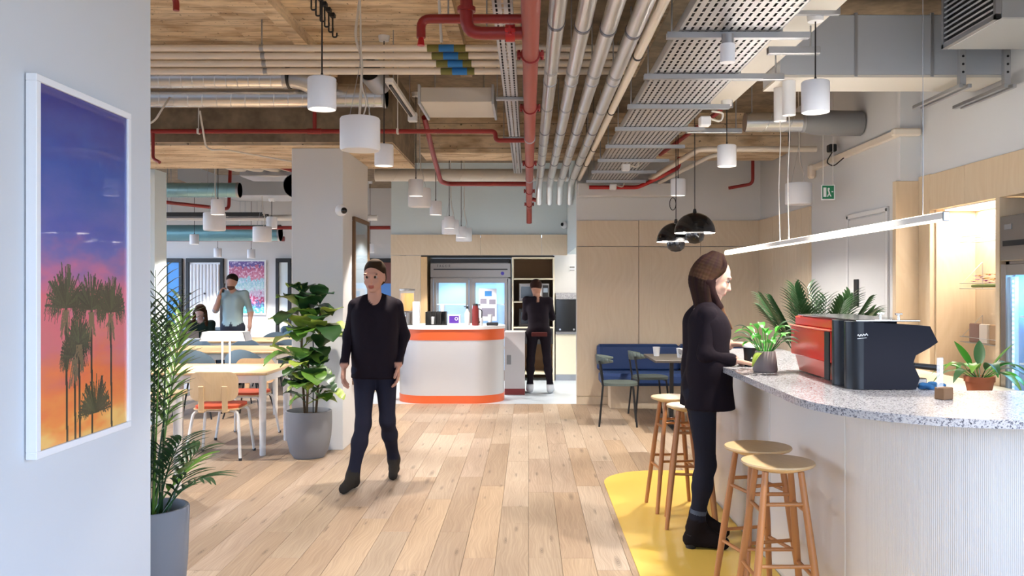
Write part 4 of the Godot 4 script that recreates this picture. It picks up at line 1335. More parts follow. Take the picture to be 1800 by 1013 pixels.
func along(path: Array, s: float) -> Array:   # [point, outward normal]
	for i in path.size() - 1:
		var a: Vector2 = path[i]
		var b: Vector2 = path[i + 1]
		var l := a.distance_to(b)
		if s <= l or i == path.size() - 2:
			var t := (b - a) / l
			return [a + t * s, Vector2(-absf(t.y) if absf(t.y) > 1e-6 else 0.0, -absf(t.x))]
		s -= l
	return []

func build_bar() -> void:
	var base := p(1.7, 0.0, 4.0)
	var bar := thing("bar_counter", base, "curved bar counter with a ribbed pale front under the stone top", "counter")
	var path := bar_path(1.70, 0.40)
	var total := 0.0
	for i in path.size() - 1:
		total += path[i].distance_to(path[i + 1])
	# carcass
	var inner := bar_path(1.70, 0.385)
	var poly := inner.duplicate()
	poly += [Vector2(3.05, 3.62), Vector2(1.76, 3.62), Vector2(1.76, 6.085)]
	poly[0] = Vector2(1.315, 6.085)
	part(bar, "carcass", MB.new().prism(poly, Vector3(0, 0.0, 0), Vector3.RIGHT, Vector3.FORWARD, Vector3(0, 1.019, 0)), M.cream, "", base)
	# ribbed panels between joints
	var cuts := [0.0, 1.5, 2.6, 4.35, total]
	for c in cuts.size() - 1:
		var mb := MB.new()
		mb.smooth()
		var s: float = cuts[c] + 0.002
		var e: float = cuts[c + 1] - 0.002
		var n := int((e - s) / 0.00175)
		var last := Vector2.ZERO
		for k in n + 1:
			var q: Array = along(path, s + (e - s) * k / n)
			var pt: Vector2 = q[0] + q[1].normalized() * (0.0009 * sin(TAU * (s + (e - s) * k / n) / 0.007))
			if k > 0:
				mb.quad(p(last.x, 0.012, last.y), p(pt.x, 0.012, pt.y), p(pt.x, 1.018, pt.y), p(last.x, 1.018, last.y))
			last = pt
		part(bar, "ribbed_panel", mb, M.ribbed, "", base)
	for c in [1.5, 2.6, 4.35]:
		var q: Array = along(path, c)
		var pt: Vector2 = q[0] + q[1].normalized() * 0.001
		part(bar, "joint_strip", MB.new().cyl(p(pt.x, 0.01, pt.y), p(pt.x, 1.018, pt.y), 0.003, 0.003, 6), M.white_metal, "", base)
	part(bar, "end_panel", MB.new().bx(1.30, 1.78, 0.0, 1.019, 6.086, 6.1), M.cream, "", base)
	part(bar, "plinth", MB.new().bx(1.30, 1.312, 0.0, 0.03, 3.46, 6.1), M.galv, "", base)
	# stone top: a slab of its own
	var top := bar_path(1.68, 0.60)
	top[0] = Vector2(1.08, 6.15)
	top += [Vector2(3.05, 3.67), Vector2(1.80, 3.67), Vector2(1.80, 6.15)]
	var wt := solo("bar_worktop", MB.new().prism(top, Vector3(0, 1.0195, 0), Vector3.RIGHT, Vector3.FORWARD, Vector3(0, 0.0305, 0)), M.granite, "speckled grey stone worktop with a rounded corner on the bar", "worktop")
	# espresso machine
	build_espresso()
	# acrylic sign stand
	var sb := p(1.65, 1.0502, 3.39)
	var sg := thing("sign_stand", sb, "small clear acrylic sign in a dark wooden block on the stone worktop", "sign")
	part(sg, "block", MB.new().box(Vector3(0, 0.024, 0), Vector3(0.058, 0.048, 0.045), 0.003, Basis(Vector3.UP, 0.5)), M.brown)
	part(sg, "plate", MB.new().box(Vector3(-0.015, 0.105, 0), Vector3(0.035, 0.12, 0.004), 0.0, Basis(Vector3.UP, 0.5)), M.acrylic)
	part(sg, "print", MB.new().box(Vector3(-0.012, 0.11, 0.004), Vector3(0.016, 0.085, 0.001), 0.0, Basis(Vector3.UP, 0.5)), M.white, "pale print")
	# black cup held by the woman
	var cb := p(1.245, 1.0502, 4.78)
	var cu := thing("coffee_cup", cb, "tall black takeaway cup with a white triangle held at the bar", "cup")
	part(cu, "cup", MB.new().lathe([[0.0, 0.0], [0.034, 0.0], [0.041, 0.108]], Vector3.ZERO, 24), M.black)
	part(cu, "lid", MB.new().lathe([[0.044, 0.106], [0.044, 0.112], [0.038, 0.122], [0.0, 0.122]], Vector3.ZERO, 24), M.white)
	part(cu, "triangle_mark", MB.new().prism([Vector2(-0.007, 0), Vector2(0.007, 0), Vector2(0, 0.012)], Vector3(-0.004, 0.045, 0.0372), Vector3.RIGHT, Vector3.UP, Vector3(0, 0, 0.001)), M.white)
	# back bar along the right wall
	var bb := p(2.8, 0.0, 5.0)
	var bk := thing("back_bar", bb, "low plywood back bar cabinet along the right wall", "cabinet")
	part(bk, "body", MB.new().bx(2.52, 3.05, 0.08, 0.82, 3.7, 6.7, 0.003), M.ply, "", bb)
	part(bk, "plinth", MB.new().bx(2.56, 3.05, 0.0, 0.08, 3.7, 6.7), M.dark, "", bb)
	for k in 4:
		var dd := part(bk, "door", MB.new().bx(2.50, 2.518, 0.1, 0.81, 3.72 + 0.745 * k, 4.45 + 0.745 * k, 0.002), M.ply_pale, "", bb)
		part(dd, "handle", MB.new().bx(2.485, 2.5, 0.74, 0.76, 3.95 + 0.745 * k, 4.2 + 0.745 * k, 0.003), M.galv)
	solo("back_bar_worktop", MB.new().bx(2.48, 3.05, 0.8205, 0.85, 3.68, 6.72, 0.003), M.cream, "cream worktop on the low back bar", "worktop")

func build_espresso() -> void:
	var b := p(1.6, 1.0505, 4.1)
	var t := thing("espresso_machine", b, "black and red espresso machine on the stone worktop", "coffee machine")
	var side := [Vector2(1.45, 1.052), Vector2(1.676, 1.052), Vector2(1.693, 1.10), Vector2(1.663, 1.165), Vector2(1.676, 1.2), Vector2(1.735, 1.232), Vector2(1.771, 1.257), Vector2(1.737, 1.326), Vector2(1.45, 1.345)]
	part(t, "side_plate", MB.new().prism(side, p(0, 0, 3.69), Vector3.RIGHT, Vector3.UP, Vector3(0, 0, -0.12)), M.machine_black, "black side plate", b)
	part(t, "corner_post", MB.new().cyl(p(1.45, 1.052, 3.75), p(1.45, 1.345, 3.75), 0.06, 0.06, 28), M.post_black, "", b)
	part(t, "corner_post", MB.new().cyl(p(1.45, 1.052, 3.90), p(1.45, 1.345, 3.90), 0.06, 0.06, 28), M.post_black, "", b)
	part(t, "inner_plate", MB.new().bx(1.45, 1.66, 1.052, 1.34, 3.845, 3.96), M.machine_black, "", b)
	part(t, "body", MB.new().bx(1.455, 1.66, 1.075, 1.33, 3.96, 4.5, 0.004), M.red_body, "red body", b)
	part(t, "upper_back", MB.new().bx(1.418, 1.455, 1.296, 1.342, 3.965, 4.54, 0.006), M.red_body, "glossy red upper back", b)
	part(t, "back_panel", MB.new().bx(1.402, 1.455, 1.140, 1.288, 3.965, 4.56, 0.005), M.red_body, "glossy red back panel", b)
	part(t, "back_ledge", MB.new().bx(1.396, 1.455, 1.288, 1.295, 3.965, 4.565, 0.002), M.red_panel, "pale red ledge", b)
	part(t, "lower_back", MB.new().prism([Vector2(1.410, 1.140), Vector2(1.455, 1.140), Vector2(1.455, 1.056), Vector2(1.432, 1.056)], p(0, 0, 3.965), Vector3.RIGHT, Vector3.UP, Vector3(0, 0, -0.545)), M.red_panel, "pale red lower back", b)
	part(t, "foot", MB.new().cyl(p(1.5, 1.0505, 4.44), p(1.5, 1.078, 4.44), 0.018, 0.018, 12).cyl(p(1.62, 1.0505, 4.44), p(1.62, 1.078, 4.44), 0.018, 0.018, 12), M.black, "", b)
	part(t, "black_upright", MB.new().bx(1.396, 1.404, 1.06, 1.286, 3.968, 4.03, 0.002), M.black, "", b)
	part(t, "cup_rail", MB.new().bx(1.42, 1.70, 1.345, 1.353, 3.70, 4.5, 0.002), M.chrome, "", b)
	for q in [[1.56, 3.78], [1.64, 3.78]]:
		part(t, "steam_knob", MB.new().cyl(p(q[0], 1.352, q[1]), p(q[0], 1.372, q[1]), 0.006, 0.006, 8).box(p(q[0], 1.376, q[1]), Vector3(0.034, 0.009, 0.012), 0.003), M.chrome, "", b)
	# the maker's lettering on both posts, a short pale script
	for q in [[3.690, 1.44], [3.8395, 1.44]]:
		var mb := MB.new()
		var pts := []
		for k in 15:
			pts.append(p(q[1] - 0.018 + 0.0032 * k, 1.285 + 0.005 * sin(k * 1.7) + 0.0004 * k, q[0] - 0.0015))
		mb.tube(pts, 0.0018, 5)
		mb.cyl(p(q[1] - 0.018, 1.272, q[0] - 0.001), p(q[1] + 0.022, 1.276, q[0] - 0.001), 0.0010, 0.0010, 5)
		part(t, "logo", mb, M.white, "pale script logo", b)
	for d in [3.88, 4.2]:
		var gh := part(t, "group_head", MB.new().cyl(p(1.72, 1.15, d), p(1.72, 1.22, d), 0.03, 0.034, 20).cyl(p(1.66, 1.2, d), p(1.72, 1.2, d), 0.022, 0.022, 14), M.chrome, "chrome group head", b)
		part(gh, "portafilter", MB.new().cyl(p(1.72, 1.125, d), p(1.72, 1.15, d), 0.032, 0.032, 20).cyl(p(1.745, 1.14, d), p(1.88, 1.125, d), 0.012, 0.015, 12), M.black)
	part(t, "drip_tray", MB.new().bx(1.67, 1.79, 1.052, 1.085, 3.83, 4.48, 0.004), M.steel, "", b)
	# cloth at its foot
	var cl := []
	rng.seed = 9
	for k in 10:
		cl.append(["e", p(1.70 + rng.randf() * 0.09, 1.056 + rng.randf() * 0.018, 3.69 + rng.randf() * 0.05), Vector3(0.022, 0.010, 0.016), Basis(Vector3.UP, rng.randf() * 3.0), Color(0.03, 0.10, 0.22)])
	solo("cloth", field(cl, 0.004, 0.008), M.figure, "crumpled dark blue cloth beside the espresso machine", "cloth")

# ---------------------------------------------------------------- stools and chairs
func make_stool(label: String) -> Node3D:
	var t := thing("bar_stool", Vector3.ZERO, label, "stool", "round wooden bar stools")
	part(t, "seat", MB.new().lathe([[0.0, 0.712], [0.09, 0.714], [0.148, 0.735], [0.154, 0.742], [0.152, 0.749], [0.14, 0.751], [0.0, 0.747]], Vector3.ZERO, 36), M.seat_wood)
	var ft := []
	var hd := []
	for k in 4:
		var a := PI / 4 + PI / 2 * k
		hd.append(Vector3(0.105 * cos(a), 0.718, 0.105 * sin(a)))
		ft.append(Vector3(0.215 * cos(a), 0.0, 0.215 * sin(a)))
		part(t, "leg", MB.new().tube([hd[k], hd[k].lerp(ft[k], 0.5), ft[k]], [0.0135, 0.0165, 0.0125], 12), M.stool_wood)
	var hs := [[0.585, 0.555, 0.585, 0.555], [0.335, 0.285, 0.335, 0.285]]
	for lv in 2:
		for k in 4:
			var h: float = hs[lv][k]
			var f := 1.0 - h / 0.718
			part(t, "rung", MB.new().cyl(hd[k].lerp(ft[k], f), hd[(k + 1) % 4].lerp(ft[(k + 1) % 4], f), 0.0085, 0.0085, 8), M.stool_wood)
	return t

func make_ply_chair(label: String) -> Node3D:
	# faces +z
	var t := thing("plywood_chair", Vector3.ZERO, label, "chair", "plywood chairs at the oak table")
	part(t, "seat", MB.new().prism(round_rect(-0.2, -0.19, 0.2, 0.2, 0.08), Vector3(0, 0.425, 0), Vector3.RIGHT, Vector3.BACK, Vector3(0, 0.012, 0), true), M.beech)
	part(t, "cushion", MB.new().prism(round_rect(-0.19, -0.18, 0.19, 0.19, 0.08), Vector3(0, 0.4372, 0), Vector3.RIGHT, Vector3.BACK, Vector3(0, 0.022, 0), true), M.orange_seat, "orange seat pad")
	# backrest: gently curved shell
	var mb := MB.new()
	var out := round_rect(-0.205, 0.0, 0.205, 0.25, 0.075, 6)
	var zf := func(x: float) -> float: return -0.235 + 0.9 * x * x
	var n := out.size()
	mb.smooth()
	for lay in 2:
		var o := 0.0 if lay == 0 else -0.011
		var c := Vector3(0, 0.635, zf.call(0.0) + o)
		for i in n:
			var a: Vector2 = out[i]
			var b: Vector2 = out[(i + 1) % n]
			var rows := []
			for s in [0.0, 0.5, 1.0]:
				var pa := Vector2(0, 0.125).lerp(a, s)
				var pb := Vector2(0, 0.125).lerp(b, s)
				rows.append([Vector3(pa.x, 0.51 + pa.y, zf.call(pa.x) + o), Vector3(pb.x, 0.51 + pb.y, zf.call(pb.x) + o)])
			var away := c + Vector3(0, 0, -1.0 if lay == 0 else 1.0)
			mb.tri_out(rows[0][0], rows[1][0], rows[1][1], away)
			mb.quad_out(rows[1][0], rows[2][0], rows[2][1], rows[1][1], away)
	mb.flat()
	for i in n:
		var a: Vector2 = out[i]
		var b: Vector2 = out[(i + 1) % n]
		mb.quad_out(Vector3(a.x, 0.51 + a.y, zf.call(a.x)), Vector3(b.x, 0.51 + b.y, zf.call(b.x)), Vector3(b.x, 0.51 + b.y, zf.call(b.x) - 0.011), Vector3(a.x, 0.51 + a.y, zf.call(a.x) - 0.011), Vector3(0, 0.635, -0.23))
	part(t, "backrest", mb, M.beech)
	for x in [-0.1, 0.1]:
		part(t, "back_upright", MB.new().box(Vector3(x, 0.525, -0.238), Vector3(0.05, 0.23, 0.012), 0.004, Basis(Vector3.RIGHT, -0.06)), M.beech)
		part(t, "back_bracket", MB.new().box(Vector3(x, 0.42, -0.205), Vector3(0.05, 0.012, 0.075), 0.003), M.beech)
	for s in [-1.0, 1.0]:
		part(t, "leg", MB.new().tube(bent([Vector3(s * 0.10, 0.415, 0.13), Vector3(s * 0.19, 0.41, 0.16), Vector3(s * 0.23, 0.0, 0.21)], 0.05), 0.0125, 10), M.white_metal)
		part(t, "leg", MB.new().tube(bent([Vector3(s * 0.10, 0.415, -0.12), Vector3(s * 0.19, 0.41, -0.16), Vector3(s * 0.235, 0.0, -0.25)], 0.05), 0.0125, 10), M.white_metal)
		for z in [[0.23, 0.21], [0.235, -0.25]]:
			part(t, "foot", MB.new().cyl(Vector3(s * z[0], 0.0, z[1]), Vector3(s * z[0], 0.022, z[1]), 0.0145, 0.0145, 10), M.dark)
	part(t, "under_frame", MB.new().box(Vector3(0, 0.412, 0), Vector3(0.2, 0.012, 0.3), 0.004), M.white_metal)
	return t

func make_bench_chair(label: String) -> Node3D:
	# black steel chair, faces +z
	var t := thing("steel_chair", Vector3.ZERO, label, "chair", "black chairs at the bench table")
	part(t, "seat", MB.new().prism(round_rect(-0.2, -0.19, 0.2, 0.2, 0.15), Vector3(0, 0.435, 0), Vector3.RIGHT, Vector3.BACK, Vector3(0, 0.028, 0), true), M.grey_green, "grey-green seat pad")
	for s in [-1.0, 1.0]:
		part(t, "leg", MB.new().tube([Vector3(s * 0.17, 0.435, 0.15), Vector3(s * 0.19, 0.0, 0.19)], 0.011, 8), M.black)
		part(t, "leg", MB.new().tube([Vector3(s * 0.16, 0.70, -0.21), Vector3(s * 0.165, 0.435, -0.17), Vector3(s * 0.19, 0.0, -0.21)], 0.011, 8), M.black)
	for z in [-0.17, 0.15]:
		part(t, "seat_rail", MB.new().box(Vector3(0, 0.425, z), Vector3(0.33, 0.02, 0.02), 0.004), M.black)
	var mb := MB.new()
	mb.smooth()
	var last := []
	for k in 13:
		var a := PI * (0.06 + 0.88 * k / 12.0)
		var c := Vector3(0.23 * cos(a), 0.70, -0.02 - 0.21 * sin(a))
		var row := [c + Vector3(0, -0.045 * sin(a), 0), c + Vector3(0, 0.05 * sin(a) + 0.005, 0) * 1.0 + Vector3(0, 0, -0.012 * sin(a))]
		if k > 0:
			mb.quad(last[0], row[0], row[1], last[1])
			var o := Vector3(0.012 * cos(a), 0, -0.012 * sin(a))
			mb.quad(last[1] + o, row[1] + o, row[0] + o, last[0] + o)
			mb.quad(last[1], row[1], row[1] + o, last[1] + o)
			mb.quad(last[0] + o, row[0] + o, row[0], last[0])
		last = row
	part(t, "backrest", mb, M.grey_green, "curved grey-green back rail")
	return t

func build_seats() -> void:
	var s := make_stool("round wooden bar stool with a half-shaded seat, the outer of the pair")
	s.position = p(1.064, 0.005, 3.64)
	copy(s, p(1.07, 0.005, 3.98), 0.25, "round wooden bar stool half hidden by its twin at the curve of the bar")
	copy(s, p(0.98, 0.005, 5.76), 0.1, "round wooden bar stool behind the woman, the one toward the blue bench")
	copy(s, p(1.02, 0.005, 5.36), -0.15, "round wooden bar stool right behind the legs of the woman at the bar")
	# oak table with lamp
	oak_table(p(-2.87, 0, 7.93), 1.14, 0.85, "oak-topped table with round white legs beside the fiddle-leaf fig")
	oak_table(p(-3.25, 0, 5.72), 1.5, 1.1, "oak-topped table with white legs behind the tall palm")
	var c := make_ply_chair("plywood chair with an orange pad, its back turned to the walkway")
	c.position = p(-2.72, 0, 7.56)
	c.rotation.y = PI + 0.05
	copy(c, p(-2.80, 0, 8.50), -0.08, "plywood chair with a pale pad pushed in on the far side of the oak table")
	var lb := p(-2.80, 0.7402, 7.9)
	var l := thing("table_lamp", lb, "white table lamp with a wide flat shade on two posts", "lamp")
	part(l, "base", MB.new().box(Vector3(0, 0.006, 0), Vector3(0.12, 0.012, 0.08), 0.003), M.white)
	for x in [-0.035, 0.035]:
		part(l, "post", MB.new().cyl(Vector3(x, 0.01, 0), Vector3(x, 0.30, 0), 0.007, 0.007, 12), M.white)
	part(l, "shade", MB.new().prism([Vector2(-0.215, 0.255), Vector2(0.215, 0.255), Vector2(0.19, 0.335), Vector2(-0.19, 0.335), Vector2(-0.186, 0.331), Vector2(0.186, 0.331), Vector2(0.209, 0.2565), Vector2(-0.209, 0.2565)].slice(0, 4), Vector3(0, 0, -0.09), Vector3.RIGHT, Vector3.UP, Vector3(0, 0, 0.006)).prism([Vector2(-0.215, 0.255), Vector2(0.215, 0.255), Vector2(0.19, 0.335), Vector2(-0.19, 0.335)], Vector3(0, 0, 0.084), Vector3.RIGHT, Vector3.UP, Vector3(0, 0, 0.006)).box(Vector3(0, 0.335, 0), Vector3(0.38, 0.006, 0.18), 0.001).box(Vector3(-0.2, 0.295, 0), Vector3(0.006, 0.085, 0.18), 0.0, Basis(Vector3.BACK, -0.3)).box(Vector3(0.2, 0.295, 0), Vector3(0.006, 0.085, 0.18), 0.0, Basis(Vector3.BACK, 0.3)), M.white)
	part(l, "light_panel", MB.new().box(Vector3(0, 0.318, 0), Vector3(0.3, 0.008, 0.14), 0.002), M.glow)
	area(l, Vector3(0, 0.31, 0), Vector2(0.28, 0.13), 1.2, WARM)
	# blue bench, table, chairs
	var bb := p(1.9, 0, 10.4)
	var b := thing("bench", bb, "navy blue upholstered bench along the plywood wall", "bench")
	for k in 2:
		part(b, "back_cushion", MB.new().bx(0.86 + 1.03 * k, 1.88 + 1.03 * k, 0.44, 0.77, 10.62, 10.79, 0.03), M.navy, "", bb)
	part(b, "seat_cushion", MB.new().bx(0.87, 2.9, 0.30, 0.45, 10.2, 10.64, 0.035), M.navy, "", bb)
	part(b, "base", MB.new().bx(1.0, 2.88, 0.0, 0.30, 10.42, 10.75, 0.004), M.ply, "", bb)
	var tb := p(1.72, 0, 9.1)
	var tt := thing("cafe_table", tb, "dark rectangular cafe table in front of the blue bench", "table")
	part(tt, "top", MB.new().bx(1.28, 2.15, 0.72, 0.745, 8.64, 9.5, 0.004), M.dark_table, "", tb)
	for x in [1.52, 1.95]:
		part(tt, "leg", MB.new().bx(x - 0.02, x + 0.02, 0.01, 0.72, 9.05, 9.09, 0.003), M.black, "", tb)
		part(tt, "foot", MB.new().bx(x - 0.025, x + 0.025, 0.0, 0.02, 8.8, 9.34, 0.003), M.black, "", tb)
	for q in [[1.38, 9.2, 0.04, "white paper cup standing alone on the cafe table"], [1.60, 9.0, 0.042, "white cup with a dark round mark on the cafe table"], [1.70, 9.05, 0.042, "white cup beside the marked cup on the cafe table"]]:
		var cp := thing("paper_cup", p(q[0], 0.7452, q[1]), q[3], "cup", "cups on the cafe table")
		part(cp, "cup", MB.new().lathe([[0.0, 0.0], [0.03, 0.0], [q[2], 0.095], [q[2] + 0.002, 0.098]], Vector3.ZERO, 20).lathe([[q[2] - 0.001, 0.098], [0.028, 0.004], [0.0, 0.004]], Vector3.ZERO, 20), M.white)
		if q[0] == 1.60:
			part(cp, "mark", MB.new().cyl(Vector3(0, 0.05, 0.0372), Vector3(0, 0.052, 0.039), 0.018, 0.018, 16), M.black, "dark round mark")
	var ch := make_bench_chair("black steel chair standing free beside the cafe table")
	ch.position = p(0.98, 0, 9.25)
	ch.rotation.y = PI / 2 - 0.1
	copy(ch, p(1.40, 0, 9.85), PI / 2 + 0.1, "black steel chair between the cafe table and the blue bench")

func oak_table(at: Vector3, w: float, dp: float, label: String) -> void:
	var t := thing("oak_table", at, label, "table", "oak tables")
	part(t, "top", MB.new().box(Vector3(0, 0.727, 0), Vector3(w, 0.026, dp), 0.006), M.beech)
	part(t, "apron", MB.new().box(Vector3(0, 0.675, dp / 2 - 0.06), Vector3(w - 0.12, 0.07, 0.02), 0.003).box(Vector3(0, 0.675, -dp / 2 + 0.06), Vector3(w - 0.12, 0.07, 0.02), 0.003).box(Vector3(w / 2 - 0.06, 0.675, 0), Vector3(0.02, 0.07, dp - 0.12), 0.003).box(Vector3(-w / 2 + 0.06, 0.675, 0), Vector3(0.02, 0.07, dp - 0.12), 0.003), M.white_metal)
	part(t, "cable_port", MB.new().cyl(Vector3(-0.1, 0.74, 0.05), Vector3(-0.1, 0.7415, 0.05), 0.03, 0.03, 16), M.dark)
	for x in [-1, 1]:
		for z in [-1, 1]:
			part(t, "leg", MB.new().tube([Vector3(x * (w / 2 - 0.055), 0.71, z * (dp / 2 - 0.055)), Vector3(x * (w / 2 - 0.055), 0.0, z * (dp / 2 - 0.055))], [0.034, 0.026], 18), M.white_metal)

# ---------------------------------------------------------------- plants
# one blade: midrib from base along dir, bending down by droop, w = greatest width, peak = where along it is widest
func blade(mb: MB, base: Vector3, dir: Vector3, ln: float, w: float, droop: float, peak := 0.5, fold := 0.25, wave := 0.0, n := 8) -> void:
	dir = dir.normalized()
	var side := dir.cross(Vector3.UP)
	side = side.normalized() if side.length() > 0.05 else Vector3.RIGHT
	mb.smooth()
	var last := []
	for k in n + 1:
		var t := float(k) / n
		var c := base + dir * ln * t + Vector3.DOWN * droop * ln * t * t
		var tang := (dir + Vector3.DOWN * droop * 2.0 * t).normalized()
		var up := side.cross(tang).normalized()
		var ww := w * 0.5 * pow(sin(PI * pow(t, log(0.5) / log(peak))), 0.75) if t > 0.0 and t < 1.0 else 0.002
		var wv := sin(t * 17.0 + base.x * 40.0) * wave
		var row := [c + side * ww * -1.0 + up * (ww * fold + wv), c, c + side * ww + up * (ww * fold - wv)]
		if k > 0:
			mb.quad(last[0], last[1], row[1], row[0])
			mb.quad(last[1], last[2], row[2], row[1])
		last = row

# feathered palm frond; len along the rachis
func frond(base: Vector3, dir: Vector3, ln: float, droop: float, leaflet: float, stem: float, gap := 0.03, w := 0.022) -> MB:
	var mb := MB.new()
	dir = dir.normalized()
	var at := func(t: float) -> Vector3: return base + dir * ln * t + Vector3.DOWN * droop * ln * t * t
	var pts := []
	var rs := []
	for k in 9:
		pts.append(at.call(k / 8.0))
		rs.append(lerpf(0.006, 0.0015, k / 8.0))
	mb.tube(pts, rs, 5)
	var t := stem
	var i := 0
	while t < 1.0:
		var c: Vector3 = at.call(t)
		var tang: Vector3 = (at.call(minf(t + 0.02, 1.0)) - at.call(t - 0.02)).normalized()
		var side := tang.cross(Vector3.UP).normalized()
		var l := leaflet * (0.55 + 0.6 * sin(PI * (0.15 + 0.75 * (t - stem) / (1.0 - stem))))
		for s in [-1.0, 1.0]:
			var dd: Vector3 = (side * s + tang * (0.75 + 0.6 * t) + Vector3.UP * 0.12).normalized()
			blade(mb, c, dd, l, w, 0.28, 0.4, 0.3, 0.0, 4)
		t += gap / ln
		i += 1
	return mb

func pot(prof: Array, soil_r: float, soil_h: float, t: Node3D, m: Material, n := 36) -> void:
	part(t, "pot", MB.new().lathe(prof, Vector3.ZERO, n), m)
	part(t, "soil", MB.new().lathe([[soil_r, soil_h - 0.01], [soil_r, soil_h], [soil_r * 0.5, soil_h + 0.008], [0.0, soil_h + 0.01]], Vector3.ZERO, 24), M.soil)

func build_plants() -> void:
	rng.seed = 21
	# fiddle-leaf fig by the column
	var f := thing("fiddle_leaf_fig", p(-1.93, 0.0, 7.5), "fiddle-leaf fig with big glossy leaves in a grey pot against the column", "plant")
	pot([[0.0, 0.0], [0.13, 0.0], [0.165, 0.05], [0.192, 0.18], [0.2, 0.3], [0.198, 0.405], [0.19, 0.41], [0.184, 0.405], [0.182, 0.34]], 0.183, 0.365, f, M.concrete_pot)
	var stems := [[Vector3(-0.03, 0.36, 0.02), Vector3(-0.06, 0.9, 0.03), Vector3(-0.05, 1.38, 0.02)], [Vector3(0.06, 0.36, 0.0), Vector3(0.10, 0.8, 0.02), Vector3(0.10, 1.30, 0.0)], [Vector3(0.0, 0.36, 0.08), Vector3(0.02, 0.6, 0.12), Vector3(0.03, 0.86, 0.14)]]
	for s in stems:
		part(f, "stem", MB.new().tube(bent(s, 0.3, 5), 0.011, 8), M.stem)
	part(f, "support_cane", MB.new().cyl(Vector3(0.045, 0.36, 0.03), Vector3(0.045, 1.42, 0.03), 0.005, 0.005, 6), M.dark)
	var gold := 0.0
	for k in 74:
		var s: Array = stems[0] if k % 5 in [0, 2] else (stems[1] if k % 5 in [1, 3] else stems[2])
		var u := rng.randf_range(0.12, 1.0) if k > 5 else 1.0
		var c: Vector3 = s[0].lerp(s[1], u * 2.0) if u < 0.5 else s[1].lerp(s[2], u * 2.0 - 1.0)
		gold += 2.399
		var out := Vector3(cos(gold), 0, sin(gold))
		out.z = absf(out.z) * 0.8 if out.z < -0.1 else out.z
		var rise := rng.randf_range(0.35, 1.5) + (0.8 if k < 6 else 0.0)
		var dir := (out + Vector3.UP * rise).normalized()
		var ln := rng.randf_range(0.24, 0.34) * (0.8 if u < 0.35 else 1.0)
		var mb := MB.new()
		mb.tube([c, c + dir * 0.05], 0.004, 5, false)
		blade(mb, c + dir * 0.045, dir, ln, ln * rng.randf_range(0.62, 0.78), rng.randf_range(0.15, 0.85), 0.62, 0.22, 0.008, 9)
		part(f, "leaf", mb, [M.leaf, M.leaf_dark, M.leaf_pale, M.leaf_dark, M.leaf][rng.randi() % 5])
	# tall palm behind the picture wall
	var q := thing("potted_palm", p(-1.665, 0.0, 3.75), "tall feathery palm in a grey concrete pot behind the picture wall", "plant")
	pot([[0.0, 0.0], [0.12, 0.0], [0.135, 0.02], [0.158, 0.3], [0.165, 0.52], [0.16, 0.53], [0.148, 0.53], [0.142, 0.46]], 0.143, 0.475, q, M.concrete_pot)
	for k in 17:
		var tall := k % 2 == 0
		var a := rng.randf_range(-1.7, 1.5)
		var b := Vector3(rng.randf_range(-0.04, 0.06), 0.47, rng.randf_range(-0.05, 0.05))
		var lean := rng.randf_range(0.05, 0.32) if tall else rng.randf_range(0.35, 0.95)
		var dir := Vector3(cos(a) * lean * (0.45 if tall else 0.7), 1.0, sin(a) * lean * 0.9)
		part(q, "frond", frond(b, dir, rng.randf_range(0.95, 1.2) if tall else rng.randf_range(0.35, 0.62), rng.randf_range(0.06, 0.2) if tall else rng.randf_range(0.2, 0.5), rng.randf_range(0.15, 0.2), 0.42, 0.05, 0.024), [M.leaf_palm, M.leaf_dark, M.leaf][rng.randi() % 3])
	# small plant on the bar
	var c := thing("counter_plant", p(1.24, 1.0502, 4.47), "small bright green leafy plant in a taupe pot on the stone worktop", "plant")
	pot([[0.0, 0.0], [0.058, 0.0], [0.064, 0.01], [0.052, 0.108], [0.049, 0.11], [0.047, 0.106], [0.049, 0.08]], 0.05, 0.092, c, M.taupe_pot, 28)
	for k in 24:
		var a := k * 2.399
		var u := 1.0 - k / 26.0
		var dir := Vector3(cos(a) * (0.35 + 0.75 * (1.0 - u)), 1.0, sin(a) * (0.35 + 0.75 * (1.0 - u)))
		var mb := MB.new()
		var b := Vector3(cos(a) * 0.02, 0.09, sin(a) * 0.02)
		var tip := b + dir.normalized() * lerpf(0.06, 0.15, u)
		mb.tube([b, tip], 0.0025, 5, false)
		blade(mb, tip, dir + Vector3(cos(a), 0.0, sin(a)) * 0.5, rng.randf_range(0.10, 0.15), 0.038, 0.55, 0.42, 0.3)
		part(c, "leaf", mb, M.leaf_bright if k % 4 else M.leaf_dark)
	var yl := MB.new()
	blade(yl, Vector3(-0.02, 0.095, 0.03), Vector3(-0.6, 0.5, 0.5), 0.11, 0.04, 1.1, 0.45, 0.2)
	part(c, "leaf", yl, M.leaf_pale, "yellowing drooping leaf")
	# palm behind the espresso machine
	var e := thing("floor_palm", p(2.12, 0.0, 6.25), "dark spiky palm in a tall pot behind the espresso machine", "plant")
	pot([[0.0, 0.0], [0.12, 0.0], [0.16, 0.78], [0.15, 0.78], [0.14, 0.72]], 0.142, 0.74, e, M.concrete_pot)
	for k in 18:
		var a := k * 2.399
		var lean := rng.randf_range(0.3, 1.0)
		part(e, "frond", frond(Vector3(0, 0.74, 0), Vector3(cos(a) * lean * 0.75, 1.0, sin(a) * lean * 0.5), rng.randf_range(0.7, 0.85), rng.randf_range(0.08, 0.2), 0.2, 0.5, 0.035, 0.024), M.leaf_dark if k % 3 else M.leaf_palm)
	# terracotta plant on the back bar
	var r := thing("terracotta_plant", p(2.60, 0.8502, 4.92), "leafy plant with long striped drooping leaves in a terracotta pot", "plant")
